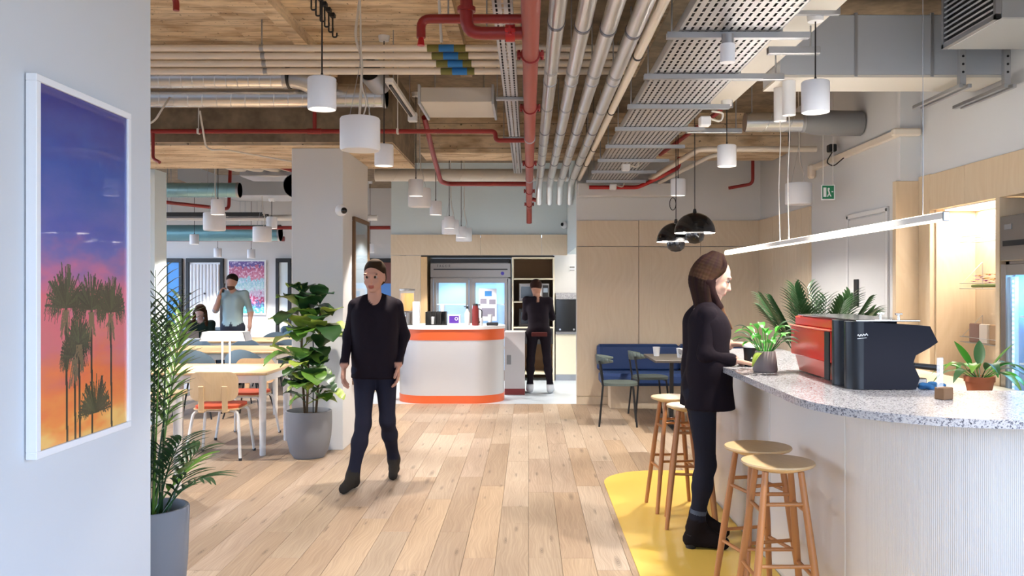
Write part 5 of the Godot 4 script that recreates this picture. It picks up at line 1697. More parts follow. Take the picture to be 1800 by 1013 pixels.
	pot([[0.0, 0.0], [0.055, 0.0], [0.076, 0.10], [0.082, 0.10], [0.083, 0.13], [0.077, 0.13], [0.074, 0.1]], 0.075, 0.115, r, M.terracotta, 28)
	for k in 17:
		var a := k * 2.399 + 0.4
		var up := 1.4 if k < 3 else rng.randf_range(0.35, 1.0)
		var mb := MB.new()
		var dir := Vector3(cos(a), up, sin(a))
		var b := Vector3(cos(a) * 0.012, 0.11, sin(a) * 0.012)
		var tip := b + dir.normalized() * 0.09
		mb.tube([b, tip], 0.003, 5, false)
		blade(mb, tip, dir, rng.randf_range(0.17, 0.25), 0.062, 0.75 if k >= 3 else 0.1, 0.42, 0.3)
		part(r, "leaf", mb, [M.leaf, M.leaf_bright, M.leaf_palm][k % 3])
	# plant on the office table
	var o := thing("office_plant", p(-4.85, 0.0, 11.6), "small dark agave plant standing in the office in front of the man", "plant")
	pot([[0.0, 0.0], [0.1, 0.0], [0.12, 0.5], [0.11, 0.5], [0.1, 0.46]], 0.105, 0.47, o, M.white)
	for k in 9:
		var a := k * 2.399
		var mb := MB.new()
		blade(mb, Vector3(0, 0.47, 0), Vector3(cos(a) * 0.55, 1.0, sin(a) * 0.55), rng.randf_range(0.48, 0.62), 0.07, 0.1, 0.4, 0.35)
		part(o, "leaf", mb, M.leaf_dark)

# ---------------------------------------------------------------- framed prints
func build_prints() -> void:
	var nz := fnl(31, 0.01, 4)
	var stops := [[0.0, rgb(54, 58, 138)], [0.22, rgb(58, 88, 168)], [0.42, rgb(104, 104, 176)], [0.54, rgb(196, 110, 150)], [0.62, rgb(224, 104, 120)], [0.72, rgb(214, 110, 116)], [0.84, rgb(238, 122, 66)], [0.93, rgb(244, 146, 70)], [1.0, rgb(246, 196, 110)]]
	var W := 240
	var H := 440
	var im := Image.create(W, H, false, Image.FORMAT_RGBA8)
	for y in H:
		for x in W:
			var v := float(y) / H + nz.get_noise_2d(x * 0.8, y * 2.4) * 0.09
			v = clampf(v, 0.0, 0.9999)
			var c: Color = stops[0][1]
			for k in stops.size() - 1:
				if v >= stops[k][0] and v <= stops[k + 1][0]:
					c = stops[k][1].lerp(stops[k + 1][1], (v - stops[k][0]) / (stops[k + 1][0] - stops[k][0]))
			im.set_pixel(x, y, c)
	var r := RandomNumberGenerator.new()
	r.seed = 4
	var dark := rgb(44, 44, 34)
	var stroke := func(a: Vector2, b: Vector2, w: float, c: Color) -> void:
		var n := int(a.distance_to(b)) + 1
		for i in n + 1:
			var q := a.lerp(b, float(i) / n)
			im.fill_rect(Rect2i(int(q.x - w / 2), int(q.y - w / 2), maxi(1, int(w)), maxi(1, int(w))), c)
	for t in [[0.27, 0.615, 50.0, 1.0], [0.36, 0.76, 34.0, 0.9], [0.41, 0.72, 34.0, 0.9], [0.55, 0.625, 44.0, 1.0], [0.79, 0.635, 44.0, 1.0], [0.60, 0.94, 46.0, 0.0]]:
		var c := Vector2(t[0] * W, t[1] * H)
		if t[3] > 0.0:
			stroke.call(c, Vector2(c.x + 3, H), 5.0, dark)
		for k in 90:
			var a := r.randf_range(-PI, 0.0)
			var ln: float = t[2] * r.randf_range(0.55, 1.05)
			var e := c + Vector2(cos(a) * ln, sin(a) * ln * 1.1)
			var g := dark.lerp(rgb(74, 82, 54), r.randf())
			stroke.call(c, e, 2.0, g)
			for j in 3:
				var m := c.lerp(e, 0.55 + 0.2 * j)
				stroke.call(m, m + Vector2(cos(a) * 5.0, r.randf_range(8.0, 22.0) * (1.0 if t[3] > 0.0 else 0.4)), 1.0, g)
		if t[3] > 0.0:
			for k in 16:
				stroke.call(c + Vector2(r.randf_range(-8, 8), 4), c + Vector2(r.randf_range(-14, 14), r.randf_range(18, 40)), 2.0, rgb(112, 96, 70))
	var tex := ImageTexture.create_from_image(im)
	var pm := mat(Color.WHITE, 0.35)
	pm.albedo_texture = tex
	pm.clearcoat_enabled = true
	pm.clearcoat = 1.0
	pm.clearcoat_roughness = 0.02
	# world y range: top edge 2.03, bottom edge 1.03
	var b := p(-1.36, 1.03, 2.575)
	var t := thing("framed_print", b, "framed sunset print of palm trees behind glass in a white frame", "picture")
	var x0 := -1.356
	var x1 := -1.326
	for q in [[1.03, 1.05, 2.30, 2.85], [2.055, 2.075, 2.30, 2.85], [1.05, 2.055, 2.30, 2.322], [1.05, 2.055, 2.828, 2.85]]:
		part(t, "frame", MB.new().bx(x0, x1, q[0], q[1], q[2], q[3], 0.0015), M.white, "", b)
	part(t, "backing", MB.new().bx(x0 + 0.001, x0 + 0.006, 1.051, 2.054, 2.323, 2.827), M.white, "", b)
	var mb := MB.new(true)
	mb.flat()
	mb.quad_uv(p(x1 - 0.006, 1.05, 2.322), p(x1 - 0.006, 1.05, 2.828), p(x1 - 0.006, 2.055, 2.828), p(x1 - 0.006, 2.055, 2.322))
	part(t, "print", mb, pm, "sunset with palm trees", b)
	# abstract poster on the far office wall
	var n2 := fnl(77, 0.03, 3)
	var bands := [rgb(96, 80, 140), rgb(170, 90, 120), rgb(190, 120, 140), rgb(150, 190, 200), rgb(176, 206, 204), rgb(190, 170, 190), rgb(176, 70, 110), rgb(60, 80, 130), rgb(70, 150, 150)]
	var pt := to_tex(128, 176, func(x: int, y: int) -> Color:
		var v := clampf(float(y) / 176.0 * 8.99 + n2.get_noise_2d(x * 2.0, y) * 1.3, 0.0, 8.99)
		var c: Color = bands[int(v)]
		if n2.get_noise_2d(x * 3.0 + 400.0, y * 3.0) > 0.25:
			c = c.lerp(rgb(230, 220, 235), 0.6)
		return c)
	var m2 := mat(Color.WHITE, 0.5)
	m2.albedo_texture = pt
	b = p(-5.6, 0.9, 16.98)
	t = thing("abstract_poster", b, "pink and blue abstract poster on the far office wall", "picture")
	part(t, "frame", MB.new().bx(-5.98, -5.22, 0.93, 2.02, 16.96, 17.0, 0.004), M.white, "", b)
	var mb2 := MB.new(true)
	mb2.flat()
	mb2.quad_uv(p(-5.95, 0.96, 16.955), p(-5.25, 0.96, 16.955), p(-5.25, 1.99, 16.955), p(-5.95, 1.99, 16.955))
	part(t, "print", mb2, m2, "", b)

# ---------------------------------------------------------------- people
func look(dir: Vector3) -> Basis:
	var z := dir.normalized()
	var x := Vector3.UP.cross(z).normalized()
	return Basis(x, z.cross(x), z)

func build_people() -> void:
	var black := Color(0.012, 0.011, 0.013)
	var skin := Color(0.62, 0.38, 0.29)
	# woman at the bar, in profile, facing +x
	var hz := Vector3(cos(0.36), -sin(0.36), 0.08)
	var j := {
		"fwd": Vector3.RIGHT, "head": p(1.075, 1.548, 4.94), "head_basis": look(hz),
		"shoulder_r": p(1.01, 1.335, 4.81), "shoulder_l": p(1.025, 1.335, 5.08), "elbow_r": p(0.985, 1.115, 4.76), "elbow_l": p(1.03, 1.13, 5.1),
		"wrist_r": p(1.15, 1.085, 4.78), "wrist_l": p(1.155, 1.165, 4.90),
		"hip_r": p(0.99, 0.87, 4.87), "hip_l": p(1.0, 0.87, 5.03), "knee_r": p(1.01, 0.48, 4.86), "knee_l": p(1.05, 0.48, 5.06),
		"ankle_r": p(0.955, 0.13, 4.87), "ankle_l": p(1.01, 0.13, 5.09), "toe_r": p(1.105, 0.036, 4.84), "toe_l": p(1.16, 0.036, 5.07),
		"hand_r": Basis(Vector3(0, 0, -1), Vector3(0.97, -0.2, 0.1).normalized(), Vector3(-0.2, -0.97, 0).normalized()), "curl_r": 0.55,
		"hand_l": Basis(Vector3(0.5, 0.1, 0.8).normalized(), Vector3(0.8, 0.05, 0.5).normalized(), Vector3(0, -1, 0)), "curl_l": 0.4}
	var w := figure("person", p(1.0, 0.005, 4.95), "woman with long dark hair in a black top and jeans standing at the bar", j, {"skin": skin, "top": black, "pants": Color(0.016, 0.016, 0.026), "shoe": Color(0.012, 0.010, 0.010), "ankle": skin, "build": 0.94, "cell": 0.011, "hand": 1.06})
	var at := w.position
	# loose tunic with a level hem
	var g := fresh()
	g.cut = 0.80
	var tp := []
	for z in [4.86, 5.03]:
		tp += [["c", p(1.02, 1.28, z), p(1.03, 1.02, z), 0.112, 0.118, black], ["c", p(1.03, 1.02, z), p(1.035, 0.72, z), 0.118, 0.150, black]]
	tp += [["c", p(1.06, 1.24, 4.88), p(1.06, 1.22, 5.0), 0.09, 0.09, black]]
	tp.append(["c", p(1.02, 1.365, 4.88), p(1.03, 1.365, 5.01), 0.05, 0.05, black])
	net(tp, 0.011, 0.05, g)
	var tunic := part(w, "tunic", net_mesh(g), M.figure, "loose black tunic", at)
	for s in ["r", "l"]:
		var an: Vector3 = j["ankle_" + s]
		var kn: Vector3 = j["knee_" + s]
		part(w, "jean_cuff", MB.new().cyl(an.lerp(kn, 0.15), an.lerp(kn, 0.27), 0.045, 0.048, 18), mat(rgb(70, 78, 92), 0.9), "rolled grey-blue jean cuff", at)
		part(w, "boot_shaft", MB.new().cyl(an + Vector3(-0.005, -0.02, 0), an.lerp(kn, 0.07), 0.048, 0.047, 18), mat(rgb(22, 20, 22), 0.7), "", at)
		part(w, "boot_heel", MB.new().cyl(Vector3(an.x - 0.03, 0.005, an.z), Vector3(an.x - 0.022, 0.085, an.z), 0.028, 0.04, 14), mat(rgb(22, 20, 22), 0.7), "black block heel", at)
	var hb := look(hz)
	var hc: Vector3 = j.head
	var hair := Color(0.022, 0.011, 0.008)
	var tips := Color(0.13, 0.065, 0.035)
	var e := func(v: Vector3, r: Vector3) -> Array: return ["e", hc + hb * v, r, hb, hair]
	var hp := [e.call(Vector3(0, 0.045, -0.032), Vector3(0.084, 0.09, 0.096)), e.call(Vector3(0, -0.02, -0.062), Vector3(0.08, 0.09, 0.066))]
	for s in [-1.0, 1.0]:
		hp.append(["c", hc + hb * Vector3(0.066 * s, 0.06, 0.02), hc + hb * Vector3(0.078 * s, -0.04, -0.03), 0.016, 0.02, hair])
		hp.append(["c", hc + hb * Vector3(0.078 * s, -0.04, -0.03), hc + Vector3(0.01, -0.17, -s * 0.075), 0.02, 0.024, hair])
		hp.append(["c", hc + Vector3(0.01, -0.17, -s * 0.075), hc + Vector3(0.085, -0.29, -s * 0.065), 0.022, 0.008, tips])
		hp.append(["c", hc + Vector3(-0.05, -0.03, -s * 0.042), hc + Vector3(-0.068, -0.23, -s * 0.052), 0.05, 0.034, hair])
	hp.append(["c", hc + Vector3(-0.055, -0.03, 0), hc + Vector3(-0.075, -0.24, 0), 0.055, 0.036, hair])
	var locks := []
	for k in 30:
		var a := lerpf(0.42, TAU - 0.42, k / 29.0)   # round the head, leaving the face free
		var out := Vector3(sin(a), 0, cos(a))
		var c0: Vector3 = hc + hb * Vector3(out.x * 0.03, 0.132, out.z * 0.03 - 0.03)
		var c1: Vector3 = hc + hb * Vector3(out.x * 0.086, 0.055, out.z * 0.094 - 0.032)
		if out.z > 0.55:
			c1 = hc + hb * Vector3(signf(out.x) * 0.075, 0.075, 0.035)
		var c2: Vector3 = hc + hb * Vector3(out.x * 0.09, -0.05, minf(out.z, 0.1) * 0.095 - 0.04)
		var c3: Vector3 = hc + Vector3(-0.045 + 0.05 * out.z, -0.2, 0) + Vector3(0, 0, -hb.x.z * 0.0) + (hb * Vector3(out.x * 0.085, 0, 0))
		var c4: Vector3 = c3 + Vector3(0.05 if out.z > 0.0 else -0.01, -0.085 - 0.02 * sin(k * 2.3), 0)
		var hc2 := hair.lerp(tips, 0.03 + 0.03 * sin(k * 1.9))
		var run := bent([c0, c1, c2, c3, c4], 0.09, 5)
		for i in run.size() - 1:
			var u := float(i) / (run.size() - 1)
			locks.append(["c", run[i], run[i + 1], 0.0125 if u < 0.8 else 0.009, 0.0125 if u < 0.75 else 0.006, hc2.lerp(tips, maxf(0.0, u - 0.7) * 1.8)])
	var hg := fresh()
	net(hp, 0.006, 0.02, hg)
	net(locks, 0.005, 0.005, hg)
	part(w, "hair", net_mesh(hg), M.figure, "long dark brown hair with lighter ends", at)
	# man walking towards the camera
	j = {
		"fwd": Vector3.BACK, "head": p(-1.165, 1.57, 6.45), "head_basis": look(Vector3(-0.15, -0.12, 1)),
		"shoulder_l": p(-1.015, 1.345, 6.50), "shoulder_r": p(-1.31, 1.345, 6.48), "elbow_l": p(-0.955, 1.12, 6.56), "elbow_r": p(-1.37, 1.12, 6.50),
		"wrist_l": p(-0.985, 0.905, 6.44), "wrist_r": p(-1.375, 0.905, 6.36),
		"hip_l": p(-1.085, 0.86, 6.50), "hip_r": p(-1.245, 0.86, 6.48), "knee_l": p(-1.07, 0.48, 6.47), "knee_r": p(-1.235, 0.47, 6.38),
		"ankle_l": p(-1.06, 0.13, 6.72), "ankle_r": p(-1.30, 0.085, 6.30), "toe_l": p(-1.045, 0.034, 6.58), "toe_r": p(-1.33, 0.034, 6.14),
		"hand_l": Basis(Vector3(0.1, 0, 1).normalized(), Vector3(0.05, -1, 0.12).normalized(), Vector3(-1, 0, 0.1).normalized()), "curl_l": 0.35,
		"hand_r": Basis(Vector3(-0.1, 0, 1).normalized(), Vector3(-0.05, -1, 0.12).normalized(), Vector3(1, 0, 0.1).normalized()), "curl_r": 0.35}
	w = figure("person", p(-1.18, 0.0, 6.45), "man in a black sweater and dark trousers walking across the oak floor", j, {"skin": Color(0.50, 0.27, 0.19), "top": black, "pants": Color(0.018, 0.019, 0.030), "shoe": Color(0.03, 0.025, 0.022), "build": 0.98})
	at = w.position
	g = fresh()
	g.cut = 0.80
	tp = []
	for s in [-1.0, 1.0]:
		tp += [["c", p(-1.165 + s * 0.075, 1.28, 6.49), p(-1.165 + s * 0.06, 0.98, 6.49), 0.115, 0.11, black], ["c", p(-1.165 + s * 0.06, 0.98, 6.49), p(-1.165 + s * 0.07, 0.72, 6.48), 0.11, 0.118, black]]
	for s in [-1.0, 1.0]:
		tp.append(["c", p(-1.165 + 0.03 * s, 1.405, 6.5), p(-1.165 + 0.135 * s, 1.36, 6.49), 0.045, 0.052, black])
	net(tp, 0.013, 0.05, g)
	part(w, "sweater", net_mesh(g), M.figure, "black sweater body", at)
	hb = j.head_basis
	hc = j.head
	hair = Color(0.03, 0.016, 0.011)
	hp = [["e", hc + hb * Vector3(0, 0.045, -0.024), Vector3(0.081, 0.09, 0.097), hb, hair], ["e", hc + hb * Vector3(0.02, 0.112, 0.03), Vector3(0.05, 0.026, 0.045), hb, hair], ["e", hc + hb * Vector3(0, -0.01, -0.05), Vector3(0.077, 0.07, 0.055), hb, hair]]
	part(w, "hair", field(hp, 0.006, 0.02), M.figure, "short brown hair", at)
	# person in the kitchen, back turned
	j = {
		"fwd": Vector3.FORWARD, "head": p(0.11, 1.47, 12.1), "head_basis": look(Vector3(0.25, -0.35, -1)),
		"shoulder_l": p(-0.03, 1.30, 12.02), "shoulder_r": p(0.29, 1.29, 12.02), "elbow_l": p(-0.05, 1.05, 12.15), "elbow_r": p(0.34, 1.05, 12.15),
		"wrist_l": p(0.0, 1.08, 12.38), "wrist_r": p(0.29, 1.10, 12.38),
		"hip_l": p(0.06, 0.84, 11.95), "hip_r": p(0.23, 0.84, 11.95), "knee_l": p(0.03, 0.46, 11.92), "knee_r": p(0.26, 0.46, 11.90),
		"ankle_l": p(0.02, 0.085, 11.98), "ankle_r": p(0.305, 0.085, 11.95), "toe_l": p(0.0, 0.034, 12.14), "toe_r": p(0.335, 0.034, 12.10),
		"hand_l": Basis(Vector3(1, 0, 0), Vector3(0.2, 0.1, -1).normalized(), Vector3(0, -1, 0)), "hand_r": Basis(Vector3(-1, 0, 0), Vector3(-0.1, 0.1, -1).normalized(), Vector3(0, -1, 0))}
	w = figure("person", p(0.15, 0.0, 12.0), "person in black with white trainers standing at the kitchen shelves", j, {"skin": Color(0.42, 0.22, 0.15), "top": black, "pants": black, "shoe": Color(0.62, 0.64, 0.68), "fine": false, "cell": 0.016, "build": 0.95})
	at = w.position
	hb = j.head_basis
	hc = j.head
	part(w, "hair", field([["e", hc + hb * Vector3(0, 0.035, -0.025), Vector3(0.084, 0.09, 0.098), hb, Color(0.03, 0.015, 0.01)]], 0.008, 0.02), M.figure, "dark hair", at)
	part(w, "apron_tie", MB.new().bx(0.04, 0.26, 0.80, 0.86, 11.80, 11.83, 0.008), mat(rgb(84, 30, 26), 0.9), "dark red apron band", at)
	# man on the phone in the office
	var teal := Color(0.30, 0.40, 0.42)
	j = {
		"fwd": Vector3.BACK, "head": p(-4.52, 1.56, 13.0), "head_basis": look(Vector3(-0.1, -0.05, 1)),
		"shoulder_l": p(-4.33, 1.38, 13.03), "shoulder_r": p(-4.68, 1.38, 13.03), "elbow_l": p(-4.26, 1.10, 13.08), "elbow_r": p(-4.76, 1.13, 12.98),
		"wrist_l": p(-4.25, 0.86, 13.0), "wrist_r": p(-4.66, 1.36, 12.88),
		"hip_l": p(-4.43, 0.86, 13.03), "hip_r": p(-4.60, 0.86, 13.03), "knee_l": p(-4.41, 0.46, 13.02), "knee_r": p(-4.62, 0.46, 13.02),
		"ankle_l": p(-4.40, 0.085, 13.05), "ankle_r": p(-4.63, 0.085, 13.05), "toe_l": p(-4.38, 0.034, 12.9), "toe_r": p(-4.66, 0.034, 12.9),
		"hand_l": Basis(Vector3(0, 0, 1), Vector3(0, -1, 0.1), Vector3(-1, 0, 0)), "hand_r": Basis(Vector3(0, 0, 1), Vector3(0.3, 1, 0).normalized(), Vector3(1, 0, 0)), "curl_r": 0.7}
	w = figure("person", p(-4.5, 0.0, 13.0), "man in a grey-green t-shirt standing in the office with a phone to his ear", j, {"skin": Color(0.45, 0.26, 0.2), "top": teal, "pants": Color(0.03, 0.035, 0.05), "shoe": black, "short": true, "fine": false, "cell": 0.016})
	at = w.position
	hb = j.head_basis
	hc = j.head
	part(w, "hair", field([["e", hc + hb * Vector3(0, 0.05, -0.022), Vector3(0.086, 0.08, 0.1), hb, Color(0.02, 0.012, 0.01)]], 0.008, 0.02), M.figure, "short dark hair", at)
	part(w, "beard", field([["e", hc + hb * Vector3(0, -0.075, 0.035), Vector3(0.056, 0.05, 0.058), hb, Color(0.10, 0.05, 0.035)]], 0.008, 0.02), M.figure, "short beard", at)
	solo("phone", MB.new().box(p(-4.615, 1.47, 12.92), Vector3(0.012, 0.14, 0.07), 0.004, Basis(Vector3.BACK, -0.15)), M.black, "black phone held to the ear of the standing man", "phone")
	# two people sitting in the office
	for s in [[-5.22, 13.6, Color(0.018, 0.03, 0.02), Color(0.05, 0.02, 0.01), "seated woman with long auburn hair bent over a laptop in the office", true], [-5.75, 13.3, Color(0.02, 0.02, 0.025), Color(0.012, 0.01, 0.01), "seated person in a dark jacket at the edge of the office sofa", false]]:
		var x: float = s[0]
		var d: float = s[1]
		j = {
			"fwd": Vector3.BACK, "head": p(x, 1.08, d - 0.03), "head_basis": look(Vector3(0.15, -0.35, 1)),
			"shoulder_l": p(x + 0.17, 0.90, d), "shoulder_r": p(x - 0.17, 0.90, d), "elbow_l": p(x + 0.21, 0.66, d - 0.08), "elbow_r": p(x - 0.21, 0.66, d - 0.08),
			"wrist_l": p(x + 0.08, 0.64, d - 0.30), "wrist_r": p(x - 0.08, 0.64, d - 0.30),
			"hip_l": p(x + 0.09, 0.52, d + 0.02), "hip_r": p(x - 0.09, 0.52, d + 0.02), "knee_l": p(x + 0.11, 0.50, d - 0.42), "knee_r": p(x - 0.11, 0.50, d - 0.42),
			"ankle_l": p(x + 0.11, 0.085, d - 0.40), "ankle_r": p(x - 0.11, 0.085, d - 0.40), "toe_l": p(x + 0.12, 0.034, d - 0.56), "toe_r": p(x - 0.12, 0.034, d - 0.56),
			"hand_l": Basis(Vector3(-1, 0, 0), Vector3(-0.3, 0, 1).normalized(), Vector3(0, -1, 0)), "hand_r": Basis(Vector3(1, 0, 0), Vector3(0.3, 0, 1).normalized(), Vector3(0, -1, 0))}
		w = figure("person", p(x, 0.0, d), s[4], j, {"skin": Color(0.58, 0.36, 0.3), "top": s[2], "pants": Color(0.03, 0.035, 0.05), "shoe": black, "fine": false, "cell": 0.017})
		at = w.position
		hb = j.head_basis
		hc = j.head
		var hh := [["e", hc + hb * Vector3(0, 0.045, -0.022), Vector3(0.086, 0.085, 0.1), hb, s[3]]]
		if s[5]:
			for k in [-1.0, 1.0]:
				hh.append(["c", hc + Vector3(0.08 * k, 0.02, 0.0), hc + Vector3(0.11 * k, -0.22, 0.02), 0.03, 0.03, s[3]])
		part(w, "hair", field(hh, 0.009, 0.02), M.figure, "auburn hair" if s[5] else "short black hair", at)

# ---------------------------------------------------------------- kitchen nook
func build_kitchen() -> void:
	# rounded white counter with orange bands
	var b := p(-1.0, 0, 11.3)
	var t := thing("kitchen_counter", b, "rounded white kitchen counter with orange bands at top and foot", "counter")
	var rr := round_rect(-1.70, 10.87, -0.32, 11.72, 0.40, 10)
	var up := Vector3.UP
	var lay := func(h0: float, h1: float, grow: float) -> MB:
		var q := round_rect(-1.70 - grow, 10.87 - grow, -0.32 + grow, 11.72 + grow, 0.40 + grow, 10)
		return MB.new().prism(q, Vector3(0, h0, 0), Vector3.RIGHT, Vector3.FORWARD, Vector3(0, h1 - h0, 0), true)
	part(t, "foot_band", lay.call(0.0, 0.10, 0.0), M.orange, "orange foot band", b)
	part(t, "front", lay.call(0.1005, 0.805, -0.004), M.gloss_white, "", b)
	part(t, "top_band", lay.call(0.8055, 0.945, 0.0), M.orange, "orange top band", b)
	solo("kitchen_worktop", lay.call(0.9455, 0.985, 0.012), M.white, "thin white worktop on the rounded kitchen counter", "worktop")
	b = p(-0.19, 0, 11.8)
	t = thing("kitchen_cabinet", b, "low grey return cabinet with a dark red plinth beside the rounded counter", "cabinet")
	part(t, "plinth", MB.new().bx(-0.33, -0.05, 0.0, 0.085, 11.75, 12.2), M.dark_red, "dark red plinth", b)
	part(t, "body", MB.new().bx(-0.33, -0.05, 0.0855, 0.866, 11.74, 12.2, 0.004), mat(rgb(190, 186, 186), 0.4), "", b)
	part(t, "vent", MB.new().bx(-0.30, -0.24, 0.42, 0.55, 11.735, 11.741, 0.001), M.plastic_grey, "", b)
	# plywood joinery
	var j := Node3D.new()
	j.name = "trim_5"
	add_child(j)
	tag(j, "birch plywood joinery around the kitchen fridge", "", "", "structure")
	for q in [[-2.17, -0.758], [-0.754, 0.205], [0.209, 0.61]]:
		part(j, "panel", MB.new().bx(q[0], q[1], 1.985, 2.31, 13.44, 13.5, 0.002), M.ply)
	part(j, "panel", MB.new().bx(-2.17, -1.70, 0.0, 1.978, 13.46, 13.6, 0.002), M.ply)
	part(j, "side_panel", MB.new().bx(-1.698, -1.60, 0.0, 1.96, 13.46, 14.2, 0.002), M.beech)
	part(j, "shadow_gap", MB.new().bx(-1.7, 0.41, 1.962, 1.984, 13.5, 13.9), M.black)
	# double fridge
	b = p(-0.92, 0.0, 13.85)
	t = thing("kitchen_fridge", b, "stainless double-door fridge with blue-lit glass doors", "fridge")
	part(t, "carcass", MB.new().bx(-1.55, -0.285, 0.05, 1.93, 14.1, 14.18).bx(-1.55, -1.51, 0.05, 1.93, 13.5, 14.1).bx(-0.325, -0.285, 0.05, 1.93, 13.5, 14.1).bx(-0.94, -0.90, 0.05, 1.64, 13.52, 14.1).bx(-1.55, -0.285, 1.62, 1.93, 13.5, 14.1).bx(-1.55, -0.285, 0.0, 0.10, 13.5, 14.1), M.steel, "", b)
	part(t, "header", MB.new().bx(-1.55, -0.285, 1.64, 1.86, 13.475, 13.5, 0.004), M.steel, "stainless header panel", b)
	part(t, "header_slot", MB.new().bx(-1.50, -0.33, 1.755, 1.772, 13.472, 13.476).bx(-1.54, -0.30, 1.865, 1.93, 13.485, 13.5), M.black, "", b)
	part(t, "display", MB.new().cyl(p(-0.41, 1.70, 13.474), p(-0.41, 1.70, 13.468), 0.028, 0.028, 18), mat(rgb(60, 40, 150), 0.3), "round violet display", b)
	var tm := TextMesh.new()
	tm.text = "F A G O R"
	tm.font_size = 16
	tm.pixel_size = 0.0032
	tm.depth = 0.002
	var sf := SystemFont.new()
	sf.font_names = PackedStringArray(["Droid Sans"])
	tm.font = sf
	var lt := part(t, "lettering", tm, M.black, "dark maker's letters")
	lt.position = p(-1.34, 1.815, 13.472) - b
	for x in [[-1.50, -0.945], [-0.895, -0.335]]:
		var x0: float = x[0]
		var x1: float = x[1]
		var dr := part(t, "door", MB.new().bx(x0, x1, 0.1, 0.16, 13.47, 13.51, 0.003).bx(x0, x1, 1.55, 1.625, 13.47, 13.51, 0.003).bx(x0, x0 + 0.045, 0.16, 1.55, 13.47, 13.51, 0.003).bx(x1 - 0.045, x1, 0.16, 1.55, 13.47, 13.51, 0.003), M.steel, "", b)
		part(dr, "glass", MB.new().bx(x0 + 0.045, x1 - 0.045, 0.16, 1.55, 13.485, 13.49), M.pane)
		part(dr, "handle", MB.new().cyl(p(x0 + 0.015 if x0 > -1.0 else x1 - 0.015, 0.7, 13.45), p(x0 + 0.015 if x0 > -1.0 else x1 - 0.015, 1.2, 13.45), 0.01, 0.01, 10), M.chrome)
		part(t, "lit_lining", MB.new().bx(x0 + 0.03, x1 - 0.03, 0.12, 1.60, 13.98, 13.99), M.cool_glow, "blue-lit back of the fridge", b)
		for h in [0.5, 0.85, 1.2]:
			part(t, "shelf", MB.new().bx(x0 + 0.03, x1 - 0.03, h, h + 0.012, 13.56, 13.97), M.white, "", b)
	area(t, p(-0.92, 1.58, 13.72) - b, Vector2(1.05, 0.2), 0.5, Color(0.6, 0.82, 1.0))
	# leaflet on the fridge door
	b = p(-0.64, 0.95, 13.46)
	t = thing("leaflet", b, "pale leaflet with a blue badge stuck on the fridge door", "poster")
	part(t, "sheet", MB.new().bx(-0.78, -0.50, 0.95, 1.46, 13.462, 13.4685), mat(rgb(206, 206, 214), 0.6), "", b)
	part(t, "badge", MB.new().bx(-0.69, -0.58, 1.34, 1.42, 13.459, 13.462), mat(rgb(44, 110, 170), 0.5), "blue badge", b)
	part(t, "print", MB.new().bx(-0.76, -0.66, 1.22, 1.30, 13.460, 13.462).bx(-0.62, -0.52, 1.21, 1.29, 13.460, 13.462).bx(-0.74, -0.53, 1.02, 1.15, 13.460, 13.462), mat(rgb(128, 124, 140), 0.6), "grey printed blocks", b)
	# open shelves
	b = p(0.075, 0.0, 13.8)
	t = thing("kitchen_shelves", b, "white-edged open shelf unit with two microwaves beside the fridge", "shelf")
	part(t, "side", MB.new().bx(-0.262, -0.238, 0.0, 1.955, 13.5, 14.0, 0.002), M.cream, "", b)
	part(t, "side", MB.new().bx(0.388, 0.412, 0.0, 1.955, 13.5, 14.0, 0.002), M.cream, "", b)
	for h in [0.1, 0.83, 1.235, 1.60, 1.935]:
		part(t, "shelf", MB.new().bx(-0.238, 0.388, h, h + 0.022, 13.5, 13.99, 0.002), M.cream, "", b)
	part(t, "back", MB.new().bx(-0.238, 0.388, 0.0, 1.955, 13.985, 14.0), M.brown, "brown back panel", b)
	part(t, "drawer", MB.new().bx(-0.235, 0.385, 0.58, 0.825, 13.49, 13.52, 0.003), M.dark, "", b)
	part(t, "drawer_handle", MB.new().bx(-0.18, 0.04, 0.78, 0.795, 13.475, 13.49, 0.003), M.white_metal, "", b)
	for h in [1.2572, 0.8522]:
		b = p(0.09, h, 13.72)
		t = thing("microwave", b, "silver microwave on the upper shelf of the kitchen unit" if h > 1.0 else "dark microwave behind the person on the kitchen shelf", "microwave")
		var m: Material = M.steel if h > 1.0 else M.dark
		part(t, "casing", MB.new().bx(-0.15, 0.33, h, h + 0.285, 13.55, 13.92, 0.006), m, "", b)
		part(t, "door", MB.new().bx(-0.14, 0.2, h + 0.02, h + 0.265, 13.535, 13.55, 0.003), m, "", b)
		part(t, "window", MB.new().bx(-0.12, 0.16, h + 0.05, h + 0.235, 13.531, 13.536), M.black_gloss, "", b)
		part(t, "handle", MB.new().bx(0.185, 0.205, h + 0.04, h + 0.245, 13.51, 13.53, 0.004), M.white_metal, "", b)
		part(t, "control_panel", MB.new().bx(0.225, 0.315, h + 0.03, h + 0.255, 13.541, 13.551), M.dark, "", b)
		part(t, "display", MB.new().bx(0.235, 0.305, h + 0.14, h + 0.21, 13.538, 13.542), mat(rgb(150, 160, 170), 0.3), "", b)
	# cooking unit at the end
	b = p(0.9, 0.0, 13.7)
	t = thing("kitchen_base_unit", b, "cream kitchen base cupboard under the black oven front", "cabinet")
	part(t, "plinth", MB.new().bx(0.43, 1.6, 0.0, 0.10, 13.55, 13.88), M.galv, "", b)
	part(t, "body", MB.new().bx(0.43, 1.6, 0.1, 0.735, 13.5, 13.88, 0.003), M.cream, "", b)
	part(t, "worktop", MB.new().bx(0.43, 1.6, 0.7355, 0.775, 13.48, 13.88, 0.003), M.plastic_grey, "grey worktop", b)
	b = p(0.9, 0.7755, 13.7)
	t = thing("black_oven", b, "black glass-fronted oven with two small chrome knobs", "oven")
